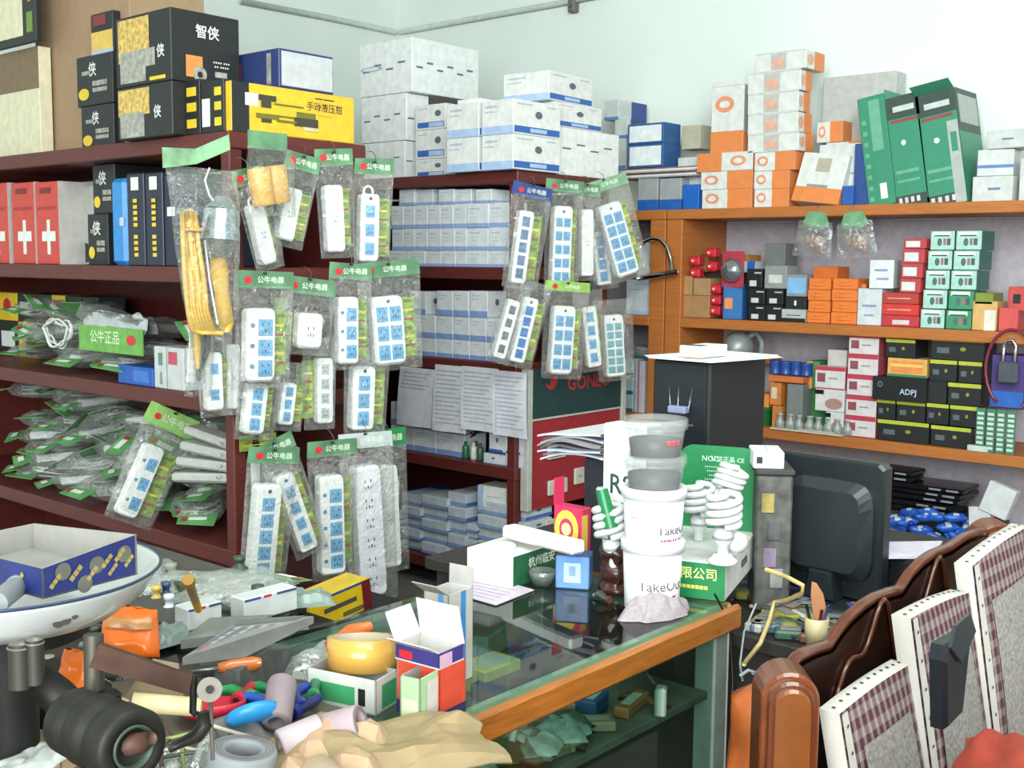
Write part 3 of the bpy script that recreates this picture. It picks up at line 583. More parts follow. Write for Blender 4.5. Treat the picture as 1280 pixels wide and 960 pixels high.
# ================================================================ bagged power strips hung on the rack ends
def pack(kind, label, T, B, wpx, Y=None, X=None, n=3, cols=1, yaw=0., ins=0, head=True, film_w=1.9, cat='power strip', dots=True, body=None, scol=None, ring=False, hh=.05, cord=True, hook=True, group='bagged power strips on the rack ends'):
    ax, val = ('Y', Y) if Y is not None else ('X', X)
    t0 = P(T[0], T[1], ax, val); b0 = P(B[0], B[1], ax, val); mid = (t0+b0)/2
    toward = EYE-mid; toward.z = 0; toward.normalize()
    nrm = Matrix.Rotation(yaw+.38, 3, 'Z') @ toward
    def hit(px, py):
        d = ray(px, py); return EYE+d*((mid-EYE).dot(nrm)/d.dot(nrm))
    t1, b1_ = hit(*T), hit(*B); up = (t1-b1_).normalized(); L_ = (t1-b1_).length; rt = up.cross(nrm).normalized() * -1
    rt = (-nrm).cross(up).normalized()
    if rt.dot(RW @ Vector((1, 0, 0))) < 0: rt = -rt
    bk = rt.cross(up).normalized()*1.0          # right-handed: x=rt, y=bk(away), z=up
    bk = up.cross(rt).normalized()
    if bk.dot(toward) > 0: bk = -bk
    W = wpx*depth(mid)/F/max(.5, math.cos(yaw+.38))*.92
    rt2 = bk.cross(up).normalized()
    Mx = Matrix((rt2, bk, up)).transposed().to_4x4(); Mx.translation = t1
    g_ = thing('packaged_'+kind, label, cat, None, 0, group, mw=Mx)
    D = min(.045, max(.022, W*.6)); k_ = random.random
    if kind in ('power_strip', 'plug_socket'):
        mb = MB(); c = min(W, L_)*.18; bm = body or PLAST
        poly = []
        for (cx_, cz_, a0) in ((W/2-c, -c, 0), (-W/2+c, -c, 90), (-W/2+c, -L_+c, 180), (W/2-c, -L_+c, 270)):
            for q_ in range(4): a = math.radians(a0+q_*30); poly.append((cx_+c*math.cos(a), cz_+c*math.sin(a)))
        mb.prism(poly, -D, 0, bm, inset=c*.5)
        if ring: mb.tube([(W*.25*math.cos(a*PI/6), -D*.4, W*.1+W*.3*math.sin(a*PI/6)) for a in range(-1, 8)], .004, bm, 6)
        if dots == 'top': mb.add([(.006*math.cos(a*PI/5)+0, -D-.0006, -L_*.07+.006*math.sin(a*PI/5)) for a in range(10)], [list(range(10))], SDARK)
        bo = mb.build('power_strip' if kind == 'power_strip' else 'socket_block', g_)
        sc1 = scol or SOCK; top = .12 if dots is not False else .06; step = (1-top-.05)/n
        sw = W*.5 if cols == 1 else W*.36; sh = min(L_*step*.82, sw*1.25)
        for r in range(n):
            for c_ in range(cols):
                cx_ = (W*.14 if (cols == 1 and dots is True) else 0) if cols == 1 else (-.21+c_*.42)*W
                cz_ = -L_*(top+step*(r+.5))
                mb = MB(); mb.T = Matrix.Translation((cx_, -D, cz_)); mb.box(-sw/2, -.0012, -sh/2, sw/2, .001, sh/2, sc1, .0006)
                for (a, b, rr) in ((-.22, .18, .09), (.22, .18, .09), (0, -.2, .1), (-.22, -.25, .07), (.22, -.25, .07)):
                    mb.add([(a*sw-rr*sw*.5, -.0017, b*sh-rr*sh), (a*sw+rr*sw*.5, -.0017, b*sh-rr*sh), (a*sw+rr*sw*.5, -.0017, b*sh+rr*sh), (a*sw-rr*sw*.5, -.0017, b*sh+rr*sh)], [(0, 1, 2, 3)], SDARK if sc1 is not GREY else M('5b6066'))
                mb.build('socket', bo)
            if cols == 1 and dots is True:
                mb = MB(); mb.cyl((-W*.31, -D+.001, -L_*(top+step*(r+.4))), (-W*.31, -D-.0015, -L_*(top+step*(r+.4))), W*.085, W*.08, M('5c7f9c', .35), 12); mb.build('switch', bo)
        if cord:
            mb = MB(); x = W*.62
            mb.tube([(x*.9, .004, -.01), (x+.01, .002, -L_*.2), (x, .006, -L_*.6), (x+.008, .004, -L_*.9), (x-.01, .006, -L_*.97), (x+.002, .012, -L_*.5), (x*.6, .012, .0)], .0035, M('cfd0cc', .4), 6); mb.build('cord', g_)
    if ins:
        ins *= .8; iw = abs(ins)*W; x0 = W*.56 if ins > 0 else -W*.56-iw
        mb = MB(); mb.box(x0, -.004, -L_*.92, x0+iw, .0, -L_*.04, LIME)
        for r in range(6):
            z_ = -L_*(.12+.13*r); mb.add([(x0+iw*.15, -.0046, z_), (x0+iw*.85, -.0046, z_), (x0+iw*.85, -.0046, z_+L_*.035), (x0+iw*.15, -.0046, z_+L_*.035)], [(0, 1, 2, 3)], (M('5c7a2e'), M('d8d050'), M('a04438'))[r % 3])
        mb.build('insert_card', g_)
    fw = W*film_w*.5+.008; off = (W*ins*.35 if ins else W*.1); seed = k_()*40
    def fs(u, v, s_):
        e = (1-abs(2*u-1)**4)**.5*(min(1, v*4+.15))*(min(1, (1-v)*5))**.5
        n_ = noise.noise(Vector((u*5+seed, v*L_*28, s_*4)))*.010+noise.noise(Vector((u*11+seed, v*L_*60, s_)))*.004
        return (off+(u-.5)*2*fw*(1-.12*v), -D*.5-s_*(D*.5+.007)*e-s_*abs(n_)*e, .065-(L_+.085)*v)
    mb = MB(); mb.grid(lambda u, v: fs(u, v, 1), 14, 22, FILM); mb.grid(lambda u, v: fs(u, v, -1), 6, 8, FILM); mb.build('film_bag', g_)
    if head:
        hw = fw*1.0; z0, z1 = .06, .06+hh; lean = random.uniform(-.01, .01)
        mb = MB(); vs = [(off-hw, -D*.5-.002, z0), (off+hw, -D*.5-.002, z0+lean), (off+hw*.97, -D*.5-.004, z1+lean), (off-hw*.97, -D*.5-.004, z1)]
        mb.add(vs+[(a, b+.003, c) for a, b, c in vs], [(0, 1, 2, 3), (7, 6, 5, 4), (0, 4, 5, 1), (1, 5, 6, 2), (2, 6, 7, 3), (3, 7, 4, 0)], head if head is not True else HGREEN)
        m_ = (z0+z1)/2+lean*.4; yq = -D*.5-.0042
        mb.add([(off-hw*.55+.012*math.cos(a*PI/5), yq, m_-.002+.011*math.sin(a*PI/5)) for a in range(10)], [list(range(10))], RED)
        mb.text('公牛电器', (off+hw*.2, yq, m_-.002), (1, 0, 0), (0, 0, 1), hh*.42, M('d2e0cc'), xs=min(1, hw*1.2/(hh*.42*4)))
        mb.add([(off-.008, yq, z1-.012), (off+.008, yq, z1-.012), (off+.005, yq, z1-.005), (off-.005, yq, z1-.005)], [(0, 1, 2, 3)], BLACK)
        mb.build('header_card', g_)
        if hook:
            mb = MB(); mb.tube([(off, .03, z1+.03), (off, .0, z1+.028), (off, -D*.5-.01, z1+.012), (off, -D*.5-.012, z1-.01), (off, -D*.5-.018, z1-.004)], .0013, STEEL, 6)
            mb.build('wire_hook', g_)
    return g_
ya = AY0
S = 'power_strip'
E_ = ', near rack end'
# row 1
pack(S, 'white strip seen from its side beside the bagged work lamp, top row'+E_, (313, 256), (331, 330), 20, Y=ya-.05, n=1, dots=False, scol=PLAST, yaw=.2, ins=.5, ring=True)
pack(S, 'plain white strip right of the yellow rolls, top row'+E_, (364, 236), (352, 300), 22, Y=ya-.03, n=1, dots=False, scol=PLAST, ins=.9)
pack(S, 'white long block with an orange dot, top row'+E_, (412, 232), (416, 315), 24, Y=ya-.06, n=1, dots=False, scol=PLAST, ins=.6, body=M('e6e8ea', .35))
pack(S, 'slim strip with three blue sockets, rightmost in the top row'+E_, (458, 243), (456, 327), 25, Y=ya-.07, n=3, dots='top', ins=.9, ring=True)
# row 2
pack(S, 'wide three-socket strip with round switches, leftmost of the second row'+E_, (320, 385), (319, 476), 38, Y=ya-.10, n=3, dots=True, ins=.62)
pack('plug_socket', 'square white five-hole socket, second row'+E_, (383, 391), (380, 435), 33, Y=ya-.11, n=1, dots=False, scol=PLAST, ins=-.3, film_w=2.0)
pack(S, 'slim strip left of the six-socket one, second row'+E_, (430, 371), (430, 454), 27, Y=ya-.10, n=3, dots=True, ins=.72)
pack(S, 'wide strip with six blue sockets, rightmost of the second row'+E_, (478, 370), (484, 455), 42, Y=ya-.12, n=3, cols=2, dots='top', ins=.55)
# row 3
pack(S, 'strip with three blue sockets, leftmost of the third row'+E_, (318, 478), (311, 541), 27, Y=ya-.06, n=3, dots=False, ins=.5, head=False, hook=False)
pack(S, 'narrow strip with blue sockets, second in the third row'+E_, (359, 478), (353, 530), 19, Y=ya-.05, n=3, dots=False, ins=.8, head=False)
pack(S, 'white strip with grey sockets, middle of the third row'+E_, (402, 447), (402, 528), 21, Y=ya-.07, n=4, dots=False, scol=M('b4b8ba', .4), ins=-.9, head=False)
pack(S, 'white strip with three round-cornered blue sockets, rightmost of the third row'+E_, (450, 457), (447, 536), 30, Y=ya-.08, n=3, dots='top', ins=.7, head=False)
# row 4
pack(S, 'long strip with five blue sockets, leftmost of the bottom row'+E_, (331, 603), (320, 724), 33, Y=ya-.10, n=5, dots='top', ins=.5)
pack(S, 'tilted strip with four blue sockets, second in the bottom row'+E_, (350, 592), (383, 685), 24, Y=ya-.11, n=4, dots='top', ins=.5)
pack(S, 'strip with five blue sockets and round switches, third in the bottom row'+E_, (408, 592), (411, 715), 32, Y=ya-.10, n=5, dots=True, ins=.55)
pack(S, 'very long white strip with six slotted outlets, fourth in the bottom row'+E_, (452, 580), (462, 742), 35, Y=ya-.12, n=6, dots=False, scol=M('e0e2e6', .4), head=M('b9c0c0', .5), body=M('e2e4ea', .35))
pack(S, 'white pack with a pointed green card, rightmost in the bottom row'+E_, (480, 580), (486, 706), 24, Y=ya-.08, n=1, dots=False, scol=M('d5d7da', .4), head=M('2f7d48', .4), hh=.06)
# left group beside the rack corner
pack(S, 'slim strip and cable hanging left of the second row'+E_, (262, 440), (265, 512), 22, Y=ya-.02, n=2, dots=False, ins=.55, head=False)
pack(S, 'cable pack with pale strip edge at the rack corner'+E_, (290, 430), (288, 510), 14, Y=ya-.03, n=1, dots=False, scol=PLAST, head=False)
pack(S, 'tilted strip hung alone before the lower shelf, with a bright green header card', (190, 556), (152, 643), 26, X=1.99, n=3, dots=True, ins=1.1, film_w=2.6, hh=.07, head=M('8fbc6a', .35, var=.2))
# filler green inserts behind the rows
for i, (x0, y0, x1, y1) in ((0, (372, 455, 393, 520)), (1, (345, 372, 360, 462)), (4, (300, 540, 345, 565))):
    a_ = P(x0, y1, 'Y', ya-.015); b_ = P(x1, y0, 'Y', ya-.015); mb = MB(); mb.box(0, 0, 0, b_.x-a_.x, .003, b_.z-a_.z, LIME); prints(mb, b_.x-a_.x, .003, b_.z-a_.z, [('R', .1, .1+.2*k, .9, .16+.2*k, (M('5c7a2e'), M('d8d050'), M('a04438'))[k % 3]) for k in range(4)])
    tag(mb.build('product_card', None, a_), ['green product card hanging between the grey-socket strip and the narrow one', 'green product card behind the wide three-socket strip', 'green product card at the top right of the six-socket strip', 'green product card behind the right strip of the third row', 'green product card above the long five-socket strip'][i], 'card')

# work lamp pack
Yl = ya-.14
def at(px, py, off=0): return P(px, py, 'Y', Yl+off)
hk = at(248, 195)
t = thing('packaged_work_lamp', 'bagged work lamp with silver reflector, yellow handle and a bundle of yellow cable', 'lamp', hk)
def rel(px, py, off=0): return at(px, py, off)-hk
Y_ = M('dfb44e', .4, var=.06)
mb = MB(); a_, b_ = rel(279, 248), rel(274, 318)
mb.cyl(rel(279, 246), rel(277, 262), .02, .045, M('a4b2b8', .22, metal=.8), 20); mb.cyl(rel(277, 262), rel(275, 300), .048, .055, M('a4b2b8', .22, metal=.8), 20); mb.cyl(rel(275, 300), rel(275, 322), .045, .03, M('9ea4a4', .3, metal=.8), 20)
mb.build('reflector', t)
mb = MB(); mb.tube([rel(273, 322), rel(274, 340), rel(277, 365), rel(281, 395), rel(282, 405), rel(283, 415)], [.022, .026, .020, .023, .024, .010], Y_, 14); mb.build('handle', t)
mb = MB()
for k in range(7):
    dx_ = (k-3)*3.9
    pts = [rel(236+dx_*.7, 262+abs(k-3)*1.5, .01*(k % 2)), rel(238+dx_*.8, 300, .012*(k % 3)), rel(243+dx_, 350, .01*(k % 2)), rel(247+dx_, 390), rel(254+dx_*1.2, 412+k*.8), rel(266+dx_, 416)]
    mb.tube(pts, .007, Y_, 8)
mb.build('cable_bundle', t)
mb = MB(); mb.box(*(rel(228, 289)-Vector((0, .018, 0))), *(rel(250, 285)+Vector((0, .010, 0))), M('c99a3c', .4), .002); mb.build('cable_tie', t)
mb = MB(); mb.tube([rel(262, 210, .01), rel(256, 225), rel(262, 245), rel(268, 252)], .003, M('e4e4e0', .3), 6); mb.tube([rel(256, 300, -.04), rel(262, 350, -.045), rel(272, 405, -.03)], .0028, M('f0f0ee', .2), 6); mb.build('hanging_wire', t)
mb = MB(); sd = 3.3
c_ = [rel(206, 205), rel(296, 215), rel(290, 418), rel(236, 418)]
def wf(u, v, s_):
    p_ = (c_[0]*(1-u)+c_[1]*u)*(1-v)+(c_[3]*(1-u)+c_[2]*u)*v; e = (1-abs(2*u-1)**4)**.5*min(1, v*5+.1)*min(1, (1-v)*6)
    return p_+Vector((0, -s_*(.055*e+abs(noise.noise(Vector((u*7, v*9, s_))))*.022*e), 0))
mb.grid(lambda u, v: wf(u, v, 1), 18, 26, FILM); mb.grid(lambda u, v: wf(u, v, -1), 6, 8, FILM); mb.build('film_bag', t)
mb = MB(); pts = [rel(204, 210, -.03), rel(246, 205, -.03), rel(288, 187, -.05), rel(286, 168, -.05), rel(244, 186, -.03), rel(203, 184, -.03)]
mb.add(pts+[p_+Vector((0, .003, 0)) for p_ in pts], [(0, 1, 4, 5), (1, 2, 3, 4), (11, 10, 7, 6), (10, 9, 8, 7), (0, 6, 7, 1), (1, 7, 8, 2), (2, 8, 9, 3), (3, 9, 10, 4), (4, 10, 11, 5)], M('7fa880', .2, var=.35, scale=16)); mb.build('header_card', t)
# yellow rolls pack
c0 = P(336, 232, 'Y', ya-.1)
t = thing('packaged_tape_roll', 'bag with two fat yellow rolls in the top row at the near rack end', 'packaged rolls', c0)
for sx in (-.028, .030):
    mb = MB(); mb.T = Matrix.Rotation(-.18, 4, 'Y'); mb.lathe([(.012, -.055), (.031, -.055), (.034, -.05), (.034, .05), (.031, .055), (.012, .055), (.012, -.055)], M('e0aa50', .4, var=.15), 18, (sx, 0, 0)); mb.build('roll', t)
mb = MB(); mb.grid(lambda u, v: ((u-.5)*.16, -.045*(1-abs(2*u-1)**4)**.5*min(1, v*4)-.005+.01*noise.noise(Vector((u*6, v*6, 2))), .11-.2*v), 12, 14, FILM); mb.build('film_bag', t)
mb = MB(); mb.box(-.075, -.006, .105, .065, -.003, .155, HGREEN); mb.build('header_card', t)
# scissor card
c0 = P(248, 435, 'Y', ya-.05)
t = thing('packaged_scissors', 'yellow and black handled cutter on a white card hanging below the work lamp', 'cutter', c0, (0, .12, .3))
mb = MB(); mb.box(-.04, 0, -.10, .045, .003, .10, M('d2d4d4', .5), .001); mb.build('backing_card', t)
mb = MB(); mb.tube([(-.01, -.012, .08), (-.026, -.014, .04), (-.022, -.014, -.01), (-.012, -.012, -.06)], [.006, .011, .010, .005], Y_, 10); mb.build('yellow_handle', t)
mb = MB(); mb.tube([(.002, -.012, .08), (.018, -.014, .04), (.022, -.014, .0), (.004, -.012, -.06)], [.006, .010, .010, .005], BLACK, 10); mb.build('black_handle', t)
mb = MB(); mb.prism([(-.012, -.06), (.006, -.06), (.0, -.095), (-.006, -.095)], -.014, -.006, STEEL); mb.build('blade', t)
mb = MB(); mb.grid(lambda u, v: ((u-.5)*.11, -.022*(1-abs(2*u-1)**4)**.5-.004, .11-.25*v+.01*noise.noise(Vector((u*5, v*5, 2)))), 10, 12, FILM); mb.build('film_bag', t)

# ---- packs on the end of the middle rack
yb2 = BY0
E_ = ', middle rack end'
TR = M('7a8a8e', .35, var=.5, scale=90)
pack(S, 'white strip with small patterned sockets under a blue header card, upper left'+E_, (655, 264), (643, 354), 20, Y=yb2-.10, n=5, dots=False, ins=.9, head=M('2e4480', .4), film_w=2.5, scol=M('5f7fa4', .4, var=.3))
pack(S, 'strip with ten blue sockets in two columns, second in the upper row'+E_, (700, 258), (696, 359), 25, Y=yb2-.08, n=5, cols=2, dots='top', ins=.4)
pack(S, 'narrow white strip turned sideways in the middle of the upper row'+E_, (731, 262), (731, 345), 16, Y=yb2-.10, n=1, dots=False, scol=PLAST)
pack(S, 'strip partly hidden behind the leaning double-column strip'+E_, (744, 290), (752, 356), 20, Y=yb2-.04, n=4, dots=False, head=False)
pack(S, 'leaning strip with ten blue sockets, rightmost in the upper row'+E_, (757, 255), (782, 344), 31, Y=yb2-.12, n=5, cols=2, dots='top', ins=.35, head=M('7fa884', .4, var=.2))
pack(S, 'cream strip with dark grey outlets, leftmost of the lower row'+E_, (640, 375), (620, 447), 17, Y=yb2-.09, n=4, dots=False, scol=M('6d7074', .4), head=False)
pack(S, 'leaning strip with bright blue sockets, second in the lower row'+E_, (661, 372), (642, 452), 20, Y=yb2-.12, n=5, dots='top', scol=M('2e78c0', .4), head=False, ins=.8)
pack(S, 'strip with eight blue sockets in two columns, middle of the lower row'+E_, (702, 382), (696, 467), 30, Y=yb2-.12, n=4, cols=2, dots='top', ins=.4, head=M('8fba5a', .4, var=.2), hh=.04)
pack(S, 'slim strip with blue sockets, fourth in the lower row'+E_, (732, 383), (740, 458), 19, Y=yb2-.11, n=4, dots=False, ins=.3, head=False)
pack(S, 'strip with teal sockets, rightmost of the lower row'+E_, (762, 393), (766, 470), 26, Y=yb2-.12, n=6, cols=2, dots='top', scol=M('7fb0b8', .4), head=False)
# ================================================================ on top of the wall cabinets
OB = M('dd8448', .5, var=.05); WL = M('d6d8d4', .5)
z = CZ[0]+.001; Xf = XC+.03
def obx(cap, side='r', ring=True):
    """white box with an orange end; side = where the orange lies on the left visible face"""
    u = (.52, 1) if side == 'r' else (0, .45)
    d = [('L', u[0], 0, u[1], 1, OB)]
    c_ = .22 if side == 'r' else .75
    d += [('L', c_-.15, .25, c_+.13, .8, M('e0906a'), 'o'), ('L', c_-.09, .37, c_+.07, .68, WL, 'o')] if ring else []
    return d+[('R', 0, 0, 1, 1, OB)]
def ob(label, a, dec, group='orange and white lock boxes', **k): return carton('lock_box', label, 'box', group, mat=WL, dec=dec, **a, **k)
zz = z
for r, (x0, x1, yt, sd) in enumerate(((876, 938, 235, 'r'), (874, 938, 212, 'r'), (869, 938, 188, 'l'))):
    a = fbox(x0, x1, yt, zz, Xf, .2); a['dz'] -= .001; ob(f'orange and white box of the left cabinet pile, {["lowest", "second", "third"][r]}', a, obx('', sd)); zz += a['dz']+.001
a = fbox(885, 925, 105, zz, Xf+.01, .12); ob('tall upright white and orange box with an open grey lid, topping the left pile', a, [('L', 0, 0, 1, .32, OB), ('L', .12, .6, .7, .85, M('e0906a'), 'o'), ('L', .25, .67, .57, .78, WL, 'o'), ('R', 0, 0, 1, .3, OB), ('R', 0, .3, 1, 1, M('a8a6a4'))], flap=('L', .02, .0))
zz = z
for r, (x0, x1, yt) in enumerate(((941, 984, 235), (940, 984, 212), (940, 990, 188))):
    a = fbox(x0, x1, yt, zz, Xf, .2); a['dz'] -= .001; ob(f'orange and white box under the tall right stack, {["lowest", "second", "third"][r]}', a, obx('')); zz += a['dz']+.001
for r, yt in enumerate((164, 138, 112, 85, 60)):
    x0, x1, x2 = ((934, 994, 1012), (934, 992, 1010), (934, 992, 1008), (934, 994, 1010), (943, 1000, 1026))[r]
    p_ = P(x1, 300, 'X', Xf+.0); c0 = Vector((Xf, p_.y, zz)); hz = along(c0, (0, 0, 1), py=yt)
    a = dict(dx=along(c0, (1, 0, 0), px=x2+4), dy=along(c0, (0, 1, 0), px=x0), dz=hz-.004, loc=c0)
    ob(f'white box with orange end in the tall stack, {["lowest", "second lowest", "middle", "second highest", "topmost"][r]}', a, [('L', .32, .05, .62, .95, M('b9b4b0')), ('L', .36, .2, .58, .6, M('dba58c'), 1), ('R', .45, 0, 1, 1, OB), ('R', .05, .2, .4, .8, M('dba58c'), 'o')], flap=('L', .004, -.003)); zz += hz
q = P(1047, 255, 'X', XC+.01); ob('white and orange box fallen forward at an angle in front of the stacks', dict(dx=.09, dy=.215, dz=.215, loc=(XC+.005, q.y, z+.002)), [('L', 0, 0, 1, .3, OB), ('L', .35, .62, .65, .9, M('b0a898')), ('L', .25, .30, .7, .36, GREY), ('R', 0, 0, 1, .3, OB)], rot=(.12, .26, 0))
for i, (x0, x1, yt, zb, dd) in enumerate(((1016, 1048, 122, z+.28, 1), (1028, 1082, 141, z+.19, 1), (1030, 1080, 168, z+.10, 1))):
    a = fbox(x0, x1, yt, zb, Xf+.16, .12); a['dz'] = .088
    ob(f'small orange and white box behind the fallen one, {["topmost", "second", "third"][i]}', a, obx(''))
a = fbox(1030, 1080, 205, z, Xf+.16, .12); a['dz'] = .098; ob('small orange and white box behind the fallen one, lowest', a, obx(''))
for i, (x0, x1, yt, zb, lb) in enumerate(((1046, 1072, 205, z, 'lower'), (1020, 1073, 178, z+.135, 'upper'))):
    a = fbox(x0, x1, yt, zb, Xf+.05, .10); 
    if i == 0: a['dz'] = .133
    carton('white_box', f'plain white box between the fallen orange box and the blue folder, {lb}', 'box', None, mat=M('cdd0cf', .5), **a)
a = fbox(1022, 1112, 88, z, XC+.28, .1); carton('grey_carton', 'large pale grey carton standing at the back of the cabinet top', 'box', None, mat=M('b9bab6', .7), **a)
a = fbox(1064, 1092, 178, z, XC+.05, .22); carton('blue_folder', 'dark blue box file standing left of the green boxes', 'folder', None, mat=M('2f4a86', .5), **a)
a = fbox(1050, 1064, 232, z, XC+.02, .1); carton('blue_box', 'small blue box behind the fallen orange box', 'box', None, mat=M('2a5aa8', .5), **a)
# green tool boxes leaning right
GB = M('3b8a6c', .45, var=.06); GD = M('3a4a44', .5); GL = M('6aa88c', .5)
for i, (x0, x1, yt, lab) in enumerate(((1084, 1118, 112, 'slim green box with small white figures, leftmost of the three leaning green ones'), (1119, 1160, 110, 'tall green drill box with dark head band, middle of the three leaning ones'), (1158, 1207, 104, 'tall green drill box with open dark lid, rightmost of the three leaning ones'))):
    a = fbox(x0, x1, yt, z+.004, XC+.04, .18 if i < 2 else .24); a['rot'] = (-.16 if i < 2 else -.17, 0, 0); a['dz'] *= 1.0
    a.pop('rz', None)
    if i == 0: dec = [('L', .1, .05+.1*k, .25, .09+.1*k, GL) for k in range(8)]+[('L', .5, .06, .75, .2, WHITE), ('L', .4, .5, .8, .96, GL)]
    else: dec = [('L', 0, .8, 1, 1, GD), ('L', 0, 0, 1, .1, GD), ('L', .2, .86, .85, .91, M('c0c8c4'), 1), ('L', .1, .76, .9, .79, M('8a4a48')), ('L', .1, .30, .8, .33, GL), ('L', .1, .22, .8, .24, GL), ('L', .35, .55, .5, .6, M('d8e8d8'), 'o')]+[('L', .1+.18*k, .03, .2+.18*k, .08, M('d0c8c8'), 1) for k in range(4)]+[('R', 0, 0, 1, .62, GB, 1), ('R', 0, .62, 1, 1, GD), ('R', .1, .7, .95, .95, M('a6aaa6'), 1)]
    if i == 2: dec += [('L', .72, .0, 1, .72, M('a8b0ac'), 1), ('L', .78, .45, .94, .62, GB, 1)]
    carton('drill_box', lab, 'box', 'green boxes on the cabinet', mat=GB, dec=dec, flap=(('L', .03, .05) if i == 2 else ('R', .04, .0)) if i else None, **a)
for i, (x0, x1, y0, y1, rz, lab) in enumerate(((1212, 1262, 218, 245, 0, 'white box lying at the foot of the pile right of the green boxes'), (1218, 1262, 190, 217, .1, 'grey and white box with a blue line, in the middle of the right pile'), (1225, 1275, 168, 190, -.1, 'grey packet on top of the right pile'), (1270, 1300, 205, 247, 0, 'white box cut by the right edge of the picture on the cabinet top'))):
    p_ = P(x1, y1, 'X', XC+.05); zb = (z, z+.098, z+.20, z)[i]; a = fbox(x0, x1, y0, zb, XC+.05+.02*(i % 2), .14); 
    a['dz'] = (.096, .1, .07, .16)[i]
    carton('white_box', lab, 'box', 'white boxes at the right end of the cabinet top', mat=M('c6cac8', .5), dec=[('L', 0, .3, 1, .42, M('5a78b0'))] if i == 1 else [('L', .4, .45, .7, .55, M('6a7a98'))], **dict(a, rz=rz))
# left cabinet top: grey boxes with blue foot, papers, blue and white boxes
for i, (x0, x1) in enumerate(((796, 821), (823, 850))):
    a = fbox(x0, x1, 222, z, XC+.03, .15); carton('clear_top_box', f'grey box with bright blue base on the left cabinet, {["left", "right"][i]}', 'box', 'grey boxes with blue base', mat=M('9aa0a2', .4), dec=[('L', 0, 0, 1, .33, M('1f5aa8')), ('R', 0, 0, 1, .33, M('1f5aa8'))], **a)
zz = P(830, 222, 'X', XC+.03).z+.002
mb = MB(); a = fbox(768, 868, 212, zz, XC+.02, .25)
for k in range(6): mb.box(.01*(k % 3), .01*(k % 2), k*.008, .25, a['dy']-.015*(k % 3), k*.008+.007, (M('a8a49c'), PAPER, M('8a6a60'))[k % 3], .001)
tag(mb.build('catalogue_stack', None, a['loc']), 'loose stack of catalogues lying across the grey boxes on the left cabinet', 'paper stack')
zz += .05
BWD = [('L', .06, .1, .94, .9, M('dfe6e6')), ('R', 0, 0, 1, 1, M('2f5a90'))]
for r, yt in enumerate((178, 152)):
    p_ = P(829, 200, 'X', XC+.04); c0 = Vector((XC+.04, p_.y, zz)); hz = along(c0, (0, 0, 1), py=yt); a = dict(dx=along(c0, (1, 0, 0), px=850), dy=along(c0, (0, 1, 0), px=784), dz=hz-.001, loc=c0)
    carton('valve_box', f'blue box with a large white label, {["lower", "upper"][r]} of two on the left cabinet', 'box', 'blue label boxes on the left cabinet', mat=M('2f5a90', .45), dec=BWD, **a); zz += hz
a = fbox(849, 872, 160, zz-.12, XC+.16, .1); carton('tan_box', 'small tan box behind the two blue label boxes', 'box', None, mat=M('b8b29c', .6), **dict(a, dz=.11))
zz = P(830, 222, 'X', XC+.03).z+.052
for r, (x0, x1, x2, yt) in enumerate(((768, 782, 790, 172), (768, 784, 792, 148), (755, 772, 808, 124))):
    p_ = P(x1, 200, 'X', XC+.1); c0 = Vector((XC+.1, p_.y, zz)); hz = along(c0, (0, 0, 1), py=yt); a = dict(dx=along(c0, (1, 0, 0), px=x2), dy=along(c0, (0, 1, 0), px=x0), dz=hz-.001, loc=c0)
    carton('valve_box', f'white box with blue end behind the middle rack boxes, {["lowest", "middle", "topmost"][r]}', 'box', 'white boxes with blue ends', mat=M('c6ccca', .5), dec=[('R', .45, 0, 1, 1, M('3a4f90')), ('L', 0, 0, 1, .15, M('5a88b8'))], **a); zz += hz
a = fbox(845, 882, 195, z, XC+.1, .1); carton('white_box', 'pale box between the catalogues and the orange boxes', 'box', None, mat=M('c9cfca', .5), **a)
a = fbox(852, 872, 230, z, XC+.03, .06); carton('blue_box', 'small bright blue packet left of the orange boxes', 'box', None, mat=M('1f62b8', .4), **a)

# ================================================================ cabinet, upper shelf
z = CZ[1]+.001; X0 = XC+.03
def item(name, label, x0, x1, yt, zb, col, dec=(), X=None, dx=.12, rz=0, group=None, dz=None, cat='box', **k):
    a = fbox(x0, x1, yt, zb, X or X0, dx)
    if dz: a['dz'] = dz
    carton(name, label, cat, group, mat=M(col, .5), dec=dec, **dict(a, rz=rz), **k); return zb+a['dz']+.001
CS = ' on the upper cabinet shelf'
g = 'tan boxes on the cabinet shelf'
t1 = item('tan_box', 'tan box at the bottom left'+CS, 853, 889, 370, z, 'a88058', group=g)
item('tan_box', 'small tan box stacked at the left post'+CS, 853, 866, 345, t1, 'b08858', group=g)
item('tan_box', 'tan box right of the small stacked one'+CS, 868, 889, 348, t1, 'a88860', group=g)
item('tan_box', 'tan box high at the back left'+CS, 862, 886, 290, z+.21, '9c7440', X=X0+.08, group=g, dz=.07)
item('tan_box', 'crushed tan box behind the red tins'+CS, 908, 936, 297, z+.24, 'a87840', X=X0+.1, group=g, dz=.05)
item('carton_block', 'brown box filling the back left corner'+CS, 874, 930, 318, z, '5a4438', X=X0+.14, dx=.08)
def tin(label, px, py, r=.026, X=X0):
    q = P(px, py, 'X', X+.03); mb = MB(); RD = M('c02836', .3)
    t = thing('red_switch', label, 'switch', (X, q.y, q.z), 0, 'red round pull switches')
    mb.box(0, -r, -.022, .05, r, .022, RD, .006); mb.build('body', t)
    mb = MB(); mb.cyl((-.001, 0, 0), (-.012, 0, 0), .016, .013, M('d84048', .3), 16); mb.cyl((-.012, 0, 0), (-.016, 0, 0), .005, .004, WHITE, 10); mb.build('knob', t)
